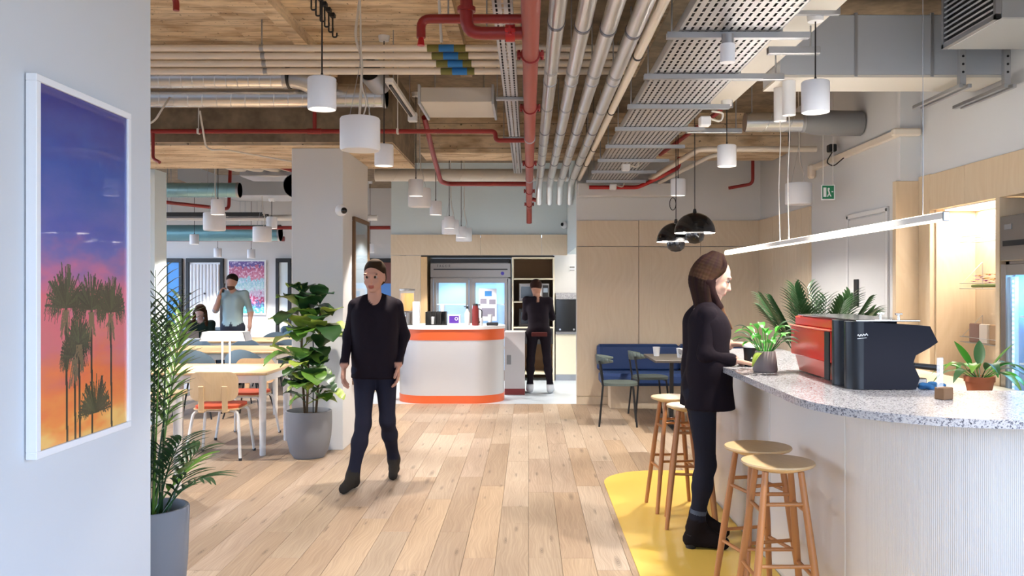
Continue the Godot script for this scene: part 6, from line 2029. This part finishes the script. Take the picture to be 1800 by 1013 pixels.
	part(t, "body", MB.new().bx(0.435, 1.5, 0.776, 1.285, 13.55, 13.88, 0.004), M.black_gloss, "", b)
	for x in [0.50, 0.72]:
		part(t, "knob", MB.new().cyl(p(x, 0.81, 13.55), p(x, 0.81, 13.53), 0.016, 0.016, 14), M.chrome, "", b)
	part(t, "cap_strip", MB.new().bx(0.435, 1.5, 1.2855, 1.39, 13.6, 13.88, 0.003), M.granite, "speckled strip above", b)
	b = p(0.62, 1.74, 13.88)
	t = thing("notice", b, "small grey notice on the white kitchen wall", "sign")
	part(t, "sheet", MB.new().bx(0.66, 0.76, 1.74, 1.83, 13.885, 13.899, 0.002), M.white, "", b)
	part(t, "print", MB.new().bx(0.67, 0.75, 1.75, 1.765, 13.882, 13.886).bx(0.67, 0.75, 1.79, 1.82, 13.882, 13.886), M.plastic_grey, "", b)
	# ceiling panel that lights the kitchen
	b = p(0.7, 2.4, 12.3)
	t = thing("kitchen_light_panel", p(1.2, 2.45, 12.4), "flat white light panel hung inside the kitchen", "lamp")
	part(t, "frame", MB.new().box(Vector3(0, 0.03, 0), Vector3(0.64, 0.04, 1.24), 0.004), M.white)
	part(t, "diffuser", MB.new().box(Vector3(0, 0.008, 0), Vector3(0.58, 0.006, 1.18), 0.001), M.glow)
	part(t, "wire", MB.new().cyl(Vector3(0, 0.05, 0.5), Vector3(0, 1.0, 0.5), 0.002, 0.002, 5).cyl(Vector3(0, 0.05, -0.5), Vector3(0, 1.0, -0.5), 0.002, 0.002, 5), M.galv)
	area(t, Vector3(0, -0.002, 0), Vector2(0.56, 1.16), 4.2, Color(1.0, 0.97, 0.93))
	# wall camera
	b = p(0.54, 2.42, 13.46)
	t = thing("security_camera", b, "small white camera with a black eye on the pale blue kitchen wall", "camera")
	part(t, "housing", MB.new().sphere(p(0.56, 2.46, 13.47), Vector3(0.05, 0.06, 0.05), 12), M.white, "", b)
	part(t, "lens", MB.new().sphere(p(0.53, 2.47, 13.43), Vector3(0.025, 0.03, 0.025), 10), M.black_gloss, "", b)
	# things on the counter
	var top := 0.9852
	b = p(-1.60, top, 11.25)
	t = thing("juice_dispenser", b, "glass dispenser of orange juice on the kitchen counter", "dispenser")
	part(t, "stand", MB.new().lathe([[0.0, 0.0], [0.10, 0.0], [0.10, 0.012], [0.075, 0.02], [0.075, 0.17], [0.1, 0.185], [0.0, 0.185]], Vector3.ZERO, 24), M.steel)
	part(t, "juice", MB.new().lathe([[0.0, 0.19], [0.09, 0.19], [0.09, 0.42], [0.0, 0.42]], Vector3.ZERO, 24), M.juice, "orange juice")
	part(t, "jar", MB.new().lathe([[0.096, 0.186], [0.096, 0.46]], Vector3.ZERO, 24), M.pane)
	part(t, "lid", MB.new().lathe([[0.104, 0.455], [0.104, 0.475], [0.02, 0.485], [0.0, 0.485]], Vector3.ZERO, 24), M.steel)
	part(t, "tap", MB.new().cyl(Vector3(0, 0.15, 0.07), Vector3(0, 0.15, 0.13), 0.012, 0.012, 10).cyl(Vector3(0, 0.12, 0.12), Vector3(0, 0.165, 0.12), 0.009, 0.009, 10), M.chrome)
	tag(solo("napkin_box", MB.new().box(p(-1.46, top + 0.155, 11.1), Vector3(0.085, 0.31, 0.085), 0.004), M.white), "tall white napkin tower beside the juice dispenser", "box")
	b = p(-1.21, top, 11.2)
	t = thing("cup_organiser", b, "black slatted cup organiser on the kitchen counter", "organiser")
	part(t, "back", MB.new().box(Vector3(0, 0.09, -0.07), Vector3(0.27, 0.18, 0.01), 0.002), M.dark)
	part(t, "base", MB.new().box(Vector3(0, 0.006, 0), Vector3(0.27, 0.012, 0.15), 0.002), M.dark)
	for k in 5:
		part(t, "divider", MB.new().box(Vector3(-0.132 + 0.066 * k, 0.09, 0), Vector3(0.006, 0.17, 0.15), 0.001), M.dark)
	var cups := [[-1.26, 0.0, "white cup standing in the black cup organiser"], [-1.13, 0.18, "stack of white cups perched on the cup organiser"], [-0.62, 0.0, "white cup beside the dark red flask"], [-0.50, 0.045, "white cup on the small black tray"]]
	for c in cups:
		var q := thing("white_cup", p(c[0], top + c[1] + (0.013 if c[0] == -1.26 else 0.0), 11.2 if c[0] < -1.0 else 11.12), c[2], "cup", "cups on the kitchen counter")
		part(q, "cup", MB.new().lathe([[0.0, 0.0], [0.024, 0.0], [0.031, 0.1]], Vector3.ZERO, 18).lathe([[0.029, 0.1], [0.023, 0.005], [0.0, 0.005]], Vector3.ZERO, 18), M.white)
	b = p(-0.965, top, 11.1)
	t = thing("tea_box", b, "white box with a purple print on the kitchen counter", "box")
	part(t, "box", MB.new().box(Vector3(0, 0.07, 0), Vector3(0.16, 0.14, 0.09), 0.003), M.white)
	part(t, "print", MB.new().box(Vector3(0.0, 0.08, 0.0455), Vector3(0.125, 0.095, 0.001)), mat(rgb(84, 40, 150), 0.5), "purple print")
	part(t, "print_ring", MB.new().lathe([[0.014, 0.0], [0.014, 0.001], [0.022, 0.001], [0.022, 0.0]], Vector3(0.03, 0.09, 0.0462), 16, Basis(Vector3.RIGHT, PI / 2)), M.white, "white ring")
	b = p(-0.80, top, 11.15)
	t = thing("syrup_bottle", b, "white pump bottle with a black cap between the purple box and the flask", "bottle")
	part(t, "bottle", MB.new().lathe([[0.0, 0.0], [0.034, 0.0], [0.036, 0.16], [0.014, 0.2], [0.014, 0.22]], Vector3.ZERO, 18), M.white)
	part(t, "cap", MB.new().cyl(Vector3(0, 0.22, 0), Vector3(0, 0.25, 0), 0.018, 0.014, 12).box(Vector3(-0.02, 0.245, 0), Vector3(0.05, 0.01, 0.012), 0.002), M.black)
	b = p(-0.69, top, 11.1)
	t = thing("coffee_flask", b, "dark red coffee flask with a black spout on the kitchen counter", "flask")
	part(t, "body", MB.new().lathe([[0.0, 0.0], [0.043, 0.0], [0.045, 0.02], [0.045, 0.2], [0.036, 0.24], [0.034, 0.26]], Vector3.ZERO, 22), M.dark_red)
	part(t, "lid", MB.new().cyl(Vector3(0, 0.26, 0), Vector3(0, 0.285, 0), 0.036, 0.028, 16).box(Vector3(0.04, 0.27, 0), Vector3(0.05, 0.012, 0.02), 0.003), M.black)
	part(t, "handle", MB.new().tube(bent([Vector3(0.04, 0.22, 0), Vector3(0.085, 0.2, 0), Vector3(0.08, 0.06, 0), Vector3(0.044, 0.04, 0)], 0.04), 0.007, 8), M.black)
	tag(solo("small_tray", MB.new().box(p(-0.47, top + 0.02, 11.12), Vector3(0.15, 0.04, 0.1), 0.006), M.black), "small black tray at the end of the kitchen counter", "tray")

# ---------------------------------------------------------------- niche, drinks fridge
func build_niche() -> void:
	var b := p(3.35, 2.07, 6.08)
	var t := thing("niche_light", b, "slim light strip under the top of the plywood niche", "lamp")
	part(t, "channel", MB.new().bx(3.15, 3.41, 2.078, 2.0895, 5.68, 6.48), M.white, "", b)
	part(t, "diffuser", MB.new().bx(3.16, 3.40, 2.07, 2.078, 5.69, 6.47), M.glow, "", b)
	area(t, p(3.28, 2.066, 6.08) - b, Vector2(0.26, 0.78), 1.3, Color(1.0, 0.98, 0.95))
	# wire racks on the back of the niche
	var racks := [[1.83, "empty wire rack at the top of the lit niche"], [1.48, "wire rack of cut flowers in the lit niche"], [1.08, "lowest wire rack of little packets in the lit niche"]]
	for r in racks:
		b = p(3.35, r[0], 6.2)
		t = thing("wire_rack", b, r[1], "rack", "wire racks in the niche")
		var mb := MB.new()
		for h in [0.0, 0.04]:
			mb.tube([p(3.418, r[0] + h, 5.95), p(3.26, r[0] + h, 5.95), p(3.26, r[0] + h, 6.45), p(3.418, r[0] + h, 6.45)], 0.0025, 5)
		for k in 11:
			mb.cyl(p(3.26, r[0], 5.95 + 0.05 * k), p(3.418, r[0], 5.95 + 0.05 * k), 0.0016, 0.0016, 5)
		part(t, "basket", mb, M.galv, "", b)
		part(t, "wall_wire", MB.new().cyl(p(3.415, r[0], 6.42), p(3.415, r[0] + 0.2, 6.42), 0.002, 0.002, 5).cyl(p(3.26, r[0] + 0.04, 6.42), p(3.415, r[0] + 0.2, 6.42), 0.002, 0.002, 5), M.galv, "", b)
	b = p(3.33, 1.485, 6.2)
	t = thing("cut_flowers", b, "bunch of purple and yellow cut flowers lying in a wire rack", "flowers")
	rng.seed = 3
	for k in 26:
		var q := Vector3(rng.randf_range(-0.06, 0.05), rng.randf_range(0.02, 0.1), rng.randf_range(-0.2, 0.18))
		var mb := MB.new()
		for m in 5:
			var a := TAU * m / 5
			blade(mb, q, Vector3(cos(a), 0.6, sin(a)), 0.028, 0.018, 0.3, 0.6, 0.2, 0.0, 4)
		part(t, "blossom", mb, mat([rgb(150, 60, 140), rgb(226, 160, 40), rgb(196, 120, 180), rgb(230, 190, 60)][k % 4], 0.7))
	part(t, "stalks", MB.new().cyl(Vector3(0, 0.015, -0.2), Vector3(0.02, 0.02, 0.2), 0.012, 0.012, 8), M.palm_stem)
	for k in 3:
		solo("snack_packet", MB.new().box(p(3.31, 1.153, 6.06 + 0.13 * k), Vector3(0.03, 0.14, 0.09), 0.006, Basis(Vector3.UP, 0.2 * k)), mat([rgb(150, 120, 90), rgb(190, 180, 170), rgb(120, 90, 80)][k], 0.6), ["brown snack packet in the lowest wire rack", "pale snack packet in the lowest wire rack", "dark snack packet in the lowest wire rack"][k], "packet")
	# drinks fridge
	b = p(3.35, 0.0, 5.15)
	t = thing("drinks_fridge", b, "tall stainless drinks fridge with a blue-lit glass door beside the niche", "fridge")
	part(t, "carcass", MB.new().bx(3.10, 3.6, 0.05, 0.12, 4.75, 5.54).bx(3.10, 3.6, 1.62, 1.95, 4.75, 5.54).bx(3.56, 3.6, 0.05, 1.95, 4.75, 5.54).bx(3.10, 3.6, 0.05, 1.95, 5.50, 5.54).bx(3.10, 3.6, 0.05, 1.95, 4.75, 4.79), M.steel, "", b)
	part(t, "header", MB.new().bx(3.06, 3.10, 1.66, 1.95, 4.75, 5.54, 0.005), M.steel, "", b)
	part(t, "header_slot", MB.new().bx(3.055, 3.062, 1.755, 1.79, 4.8, 5.5), M.black, "black slot", b)
	part(t, "badge", MB.new().bx(3.054, 3.062, 1.86, 1.895, 5.40, 5.48, 0.002), M.plastic_grey, "grey badge", b)
	var dr := part(t, "door", MB.new().bx(3.065, 3.10, 0.12, 1.64, 5.485, 5.54, 0.003).bx(3.065, 3.10, 0.12, 1.64, 4.75, 4.8, 0.003).bx(3.065, 3.10, 1.57, 1.64, 4.8, 5.485, 0.003).bx(3.065, 3.10, 0.12, 0.19, 4.8, 5.485, 0.003), M.steel, "", b)
	part(dr, "glass", MB.new().bx(3.078, 3.083, 0.19, 1.57, 4.8, 5.485), M.pane)
	part(t, "lit_lining", MB.new().bx(3.545, 3.555, 0.12, 1.6, 4.8, 5.49), M.cool_glow, "blue-lit back of the fridge", b)
	part(t, "light_strip", MB.new().bx(3.10, 3.125, 0.2, 1.56, 5.44, 5.47), M.cool_glow, "", b)
	for k in 44:
		part(t, "light_dot", MB.new().sphere(p(3.098, 0.24 + 0.03 * k, 5.455), Vector3(0.006, 0.009, 0.009), 8), M.led, "")
		get_node(NodePath(t.name)).get_child(-1).position = -b
	for h in [0.35, 0.68, 1.0, 1.3]:
		part(t, "shelf", MB.new().bx(3.13, 3.54, h, h + 0.01, 4.8, 5.44), M.white_metal, "", b)
	part(t, "light_tinted_side", MB.new().bx(3.13, 3.55, 0.12, 1.6, 5.485, 5.499), mat(rgb(150, 200, 236), 0.5), "white lining tinted blue for the fridge light", b)  # blue colour stands in for the fridge light on a white side
	area(t, p(3.3, 1.58, 5.15) - b, Vector2(0.3, 0.5), 1.4, Color(0.5, 0.76, 1.0))
	var cans := [rgb(230, 235, 240), rgb(190, 60, 130), rgb(40, 110, 180), rgb(230, 230, 235), rgb(60, 150, 120)]
	var can := MB.new().lathe([[0.0, 0.0], [0.026, 0.0], [0.033, 0.008], [0.033, 0.108], [0.026, 0.12], [0.0, 0.12]], Vector3.ZERO, 18).done()
	var n := 0
	for h in [1.3102, 1.0102, 0.6902]:
		for d in [5.38, 5.29, 5.20]:
			var o := MeshInstance3D.new()
			o.mesh = can
			o.material_override = mat(cans[n % 5], 0.35)
			o.name = numbered("drink_can")
			add_child(o)
			o.position = p(3.18, h, d)
			tag(o, "%s drink can on the %s shelf of the drinks fridge" % [["white", "pink", "blue", "white", "green"][n % 5], {1.3102: "top", 1.0102: "second", 0.6902: "third"}[h]], "can", "cans in the drinks fridge")
			n += 1

# ---------------------------------------------------------------- office behind the column
func build_office() -> void:
	var doors := [[-7.25, -6.88, "door_2", "black framed door with blue glass in the far office wall", mat(rgb(70, 150, 220), 0.4)], [-6.80, -6.06, "door_3", "black framed door with a white curtain in the far office wall", M.white], [-5.02, -4.72, "door_4", "narrow black framed door with pale glass in the far office wall", M.pale_blue_wall], [-3.25, -2.66, "window_2", "black framed window with a rust and blue view beside the kitchen block", mat(rgb(112, 72, 66), 0.6)]]
	for q in doors:
		var o := Node3D.new()
		o.name = q[2]
		add_child(o)
		tag(o, q[3], "", "", "structure")
		part(o, "frame", MB.new().bx(q[0], q[1], 1.97, 2.05, 16.93, 17.0, 0.004).bx(q[0], q[0] + 0.06, 0.0, 1.97, 16.93, 17.0, 0.004).bx(q[1] - 0.06, q[1], 0.0, 1.97, 16.93, 17.0, 0.004), M.black)
		part(o, "leaf", MB.new().bx(q[0] + 0.06, q[1] - 0.06, 0.02, 1.97, 16.97, 16.995), q[4])
		if q[2] == "door_3":
			for k in 9:
				part(o, "curtain_fold", MB.new().cyl(p(-6.70 + 0.067 * k, 0.3, 16.955), p(-6.70 + 0.067 * k, 1.93, 16.955), 0.03, 0.026, 10), M.white)
			for h in [1.35, 0.9]:
				for x in [-6.70, -6.42]:
					part(o, "stud", MB.new().cyl(p(x, h, 16.92), p(x, h, 16.91), 0.02, 0.02, 10), M.black)
		if q[2] == "window_2":
			part(o, "lower_pane", MB.new().bx(q[0] + 0.06, q[1] - 0.06, 0.9, 1.55, 16.955, 16.968), mat(rgb(80, 130, 200), 0.4))
	# long table with grey-blue shell chairs
	oak_table(p(-3.9, 0, 10.4), 2.0, 1.0, "long oak table in the office behind the deep beam")
	oak_table(p(-3.6, 0, 12.2), 2.2, 0.9, "second long oak table in the office near the sofas")
	var c := thing("shell_chair", Vector3.ZERO, "slate blue shell chair on thin black legs at the long office tables", "chair", "slate shell chairs in the office")
	var sh := MB.new()
	sh.prism(round_rect(-0.22, -0.2, 0.22, 0.22, 0.09), Vector3(0, 0.44, 0), Vector3.RIGHT, Vector3.BACK, Vector3(0, 0.03, 0), true)
	part(c, "seat", sh, M.slate_fabric)
	var bk := MB.new()
	bk.smooth()
	for k in 10:
		var a0 := PI * (0.12 + 0.76 * k / 10.0)
		var a1 := PI * (0.12 + 0.76 * (k + 1) / 10.0)
		var A := Vector3(0.24 * cos(a0), 0.47, -0.02 - 0.2 * sin(a0))
		var B := Vector3(0.24 * cos(a1), 0.47, -0.02 - 0.2 * sin(a1))
		var ha := 0.10 + 0.22 * sin(a0)
		var hb := 0.10 + 0.22 * sin(a1)
		var lift := Vector3(0, 0, -0.04)
		bk.quad(B, A, A + Vector3(0, ha, 0) + lift, B + Vector3(0, hb, 0) + lift)
		bk.quad(A * Vector3(1.06, 1, 1.06), B * Vector3(1.06, 1, 1.06), B * Vector3(1.06, 1, 1.06) + Vector3(0, hb, 0) + lift, A * Vector3(1.06, 1, 1.06) + Vector3(0, ha, 0) + lift)
		bk.quad(A + Vector3(0, ha, 0) + lift, A * Vector3(1.06, 1, 1.06) + Vector3(0, ha, 0) + lift, B * Vector3(1.06, 1, 1.06) + Vector3(0, hb, 0) + lift, B + Vector3(0, hb, 0) + lift)
	part(c, "backrest", bk, M.slate_fabric)
	for x in [-1.0, 1.0]:
		for z in [-1.0, 1.0]:
			part(c, "leg", MB.new().cyl(Vector3(x * 0.12, 0.44, z * 0.12), Vector3(x * 0.22, 0.0, z * 0.22), 0.011, 0.009, 8), M.black)
	var at := [[-4.6, 9.85, 0.0], [-3.80, 9.78, 0.1], [-3.2, 9.80, -0.1], [-4.4, 11.12, PI], [-3.75, 11.1, PI], [-3.2, 11.12, PI], [-3.9, 12.95, PI], [-3.35, 12.95, PI], [-2.8, 12.92, PI]]
	for i in at.size():
		var o: Node3D = c if i == 0 else copy(c, Vector3.ZERO)
		o.position = p(at[i][0], 0, at[i][1])
		o.rotation.y = at[i][2] + PI
		o.set_meta("label", ["slate blue shell chair on the beam side of the first long office table", "slate blue shell chair between the two long office tables", "slate blue shell chair between the second office table and the sofa"][i / 3])
	# sofas
	for s in [[-6.3, -4.75, 13.75, "slate grey sofa under the black framed doors with people on it"], [-4.2, -2.6, 14.2, "slate grey sofa with teal cushions behind the office tables"]]:
		var b := p((s[0] + s[1]) / 2, 0, s[2])
		var t := thing("sofa", b, s[3], "sofa", "office sofas")
		part(t, "base", MB.new().bx(s[0], s[1], 0.08, 0.3, s[2] - 0.45, s[2] + 0.4, 0.02), M.slate_fabric, "", b)
		part(t, "seat_cushion", MB.new().bx(s[0] + 0.12, s[1] - 0.12, 0.3, 0.43, s[2] - 0.46, s[2] + 0.25, 0.03), M.slate_fabric, "", b)
		part(t, "backrest", MB.new().bx(s[0], s[1], 0.3, 0.82, s[2] + 0.22, s[2] + 0.42, 0.04), M.slate_fabric, "", b)
		part(t, "armrest", MB.new().bx(s[0], s[0] + 0.13, 0.3, 0.62, s[2] - 0.44, s[2] + 0.25, 0.03), M.slate_fabric, "", b)
		part(t, "armrest", MB.new().bx(s[1] - 0.13, s[1], 0.3, 0.62, s[2] - 0.44, s[2] + 0.25, 0.03), M.slate_fabric, "", b)
		for x in [s[0] + 0.08, s[1] - 0.08]:
			part(t, "leg", MB.new().cyl(p(x, 0.0, s[2] - 0.38), p(x, 0.08, s[2] - 0.38), 0.02, 0.02, 10).cyl(p(x, 0.0, s[2] + 0.34), p(x, 0.08, s[2] + 0.34), 0.02, 0.02, 10), M.black, "", b)
	for q in [[-3.95, 0.3, "teal cushion leaning in the corner of the office sofa"], [-3.0, -0.3, "teal cushion at the kitchen end of the office sofa"]]:
		solo("cushion", MB.new().sphere(p(q[0], 0.60, 14.28), Vector3(0.23, 0.17, 0.08), 18, Basis(Vector3.BACK, q[1])), M.teal_fabric, q[2], "cushion")
	var lb := p(-5.2, 0.6, 13.28)
	var lp := thing("laptop", p(-5.22, 0.585, 13.24), "silver laptop open on the lap of the seated woman", "laptop")
	part(lp, "base", MB.new().box(Vector3(0, 0.008, 0), Vector3(0.32, 0.015, 0.22), 0.003), M.steel)
	part(lp, "screen", MB.new().box(Vector3(0, 0.12, 0.13), Vector3(0.32, 0.21, 0.008), 0.003, Basis(Vector3.RIGHT, 0.2)), M.steel)
	solo("white_cabinet", MB.new().bx(-5.25, -4.8, 0.0, 0.72, 12.35, 12.75, 0.006), M.white, "low white cabinet standing in front of the office sofa", "cabinet")
	# services over the office
	spiral("spiral_duct", "pale teal spiral duct over the office tables", p(-6.2, 2.68, 10.5), p(-3.55, 2.68, 10.5), 0.09, mat(rgb(150, 190, 196), 0.35, 0.6))
	spiral("spiral_duct", "wide blue-grey round duct before the far office wall", p(-7.0, 2.42, 14.8), p(-4.3, 2.42, 14.8), 0.14, mat(rgb(120, 168, 180), 0.4, 0.5), 0.5)
	spiral("spiral_duct", "short silver duct just behind the deep beam", p(-4.6, 2.95, 9.7), p(-3.55, 2.95, 9.7), 0.11, M.duct)
	var b := p(-3.3, 2.72, 11.9)
	var rd := thing("rectangular_duct", b, "grey rectangular duct with a sloping connector over the office", "duct")
	part(rd, "sheet", MB.new().bx(-4.2, -2.3, 2.72, 3.0, 11.5, 12.3, 0.005), M.duct, "", b)
	part(rd, "connector", MB.new().prism([Vector2(-4.2, 2.72), Vector2(-4.2, 3.0), Vector2(-4.75, 3.2), Vector2(-4.75, 2.95)], p(0, 0, 11.55), Vector3.RIGHT, Vector3.UP, Vector3(0, 0, -0.7)), M.duct, "", b)
	part(rd, "hanger", MB.new().cyl(p(-4.0, 2.99, 11.9), p(-4.0, 3.45, 11.9), 0.006, 0.006, 6).cyl(p(-2.5, 2.99, 11.9), p(-2.5, 3.45, 11.9), 0.006, 0.006, 6), M.galv, "", b)
	var fc := thing("fan_coil_unit", p(-3.02, 2.78, 10.2), "white ceiling cassette with flexible ducts behind the deep beam", "air conditioner")
	part(fc, "casing", MB.new().box(Vector3(0, 0.12, 0), Vector3(0.7, 0.24, 0.5), 0.01), M.galv)
	for k in 4:
		part(fc, "flexible_duct", MB.new().tube(bent([Vector3(-0.3 + 0.2 * k, 0.1, 0.25), Vector3(-0.36 + 0.2 * k, 0.08, 0.45), Vector3(-0.5 + 0.2 * k, 0.14, 0.6)], 0.12), 0.05, 14), M.ivory_duct)
	part(fc, "hanger", MB.new().cyl(Vector3(-0.3, 0.23, 0), Vector3(-0.3, 0.67, 0), 0.005, 0.005, 6).cyl(Vector3(0.3, 0.23, 0), Vector3(0.3, 0.67, 0), 0.005, 0.005, 6), M.galv)
	for q in [[2.54, 13.0, -6.0, -2.3, 0.045, M.white_metal, "white pipe crossing the office ceiling"], [2.34, 15.2, -7.0, -4.35, 0.045, M.red_pipe, "dark red pipe before the far office wall"], [2.45, 13.9, -5.2, -2.25, 0.03, M.red_pipe, "thin dark red pipe under the white pipe in the office"]]:
		var pb := p(q[2], q[0], q[1])
		var pp := thing("office_pipe", pb, q[6], "pipe")
		part(pp, "run", MB.new().cyl(pb, p(q[3], q[0], q[1]), q[4], q[4], 14), q[5], "", pb)
		for x in [q[2] + 0.5, q[3] - 0.4]:
			part(pp, "hanger", MB.new().cyl(p(x, q[0], q[1]), p(x, 3.45, q[1]), 0.005, 0.005, 6), M.galv, "", pb)
	pipe_thing("sprinkler_branch", "dark red pipe sloping over the office tables", "pipe", [p(-4.6, 2.52, 10.0), p(-3.9, 2.5, 11.1), p(-3.9, 3.44, 11.2)], 0.022, M.red_pipe, 0.06)
	pipe_thing("sprinkler_branch", "dark red pipe sloping behind the grey column", "pipe", [p(-3.4, 3.0, 9.35), p(-2.3, 2.7, 9.5), p(-2.25, 3.42, 9.5)], 0.025, M.red_pipe, 0.06)
	var ct := thing("cable_basket", p(-4.9, 2.5, 12.6), "dark cable basket bundled with wires over the office", "cable tray")
	part(ct, "basket", MB.new().bx(-5.6, -3.9, 2.52, 2.53, 12.5, 12.8).bx(-5.6, -3.9, 2.52, 2.58, 12.49, 12.5).bx(-5.6, -3.9, 2.52, 2.58, 12.8, 12.81), M.dark, "", p(-4.9, 2.5, 12.6))
	for k in 5:
		part(ct, "wire", MB.new().tube(bent([p(-5.6, 2.55, 12.53 + 0.05 * k), p(-4.8, 2.555 + 0.01 * k, 12.55 + 0.04 * k), p(-3.9, 2.55, 12.53 + 0.05 * k)], 0.4), 0.012, 6), [M.black, M.plastic_grey, M.white_cable][k % 3], "", p(-4.9, 2.5, 12.6))
	part(ct, "hanger", MB.new().cyl(p(-5.3, 2.53, 12.65), p(-5.3, 3.45, 12.65), 0.005, 0.005, 6).cyl(p(-4.2, 2.53, 12.65), p(-4.2, 3.45, 12.65), 0.005, 0.005, 6), M.galv, "", p(-4.9, 2.5, 12.6))
	# round duct over the corridor behind the column
	spiral("round_duct", "grey round duct mouth behind the grey column", p(-2.6, 2.62, 10.6), p(-2.6, 2.62, 9.5), 0.13, M.duct)

func _ready() -> void:
	set_camera()
	set_world()
	make_materials()
	build_floor()
	build_shell()
	build_services()
	build_lamps()
	build_bar()
	build_seats()
	build_kitchen()
	build_niche()
	build_office()
	build_prints()
	build_plants()
	build_people()
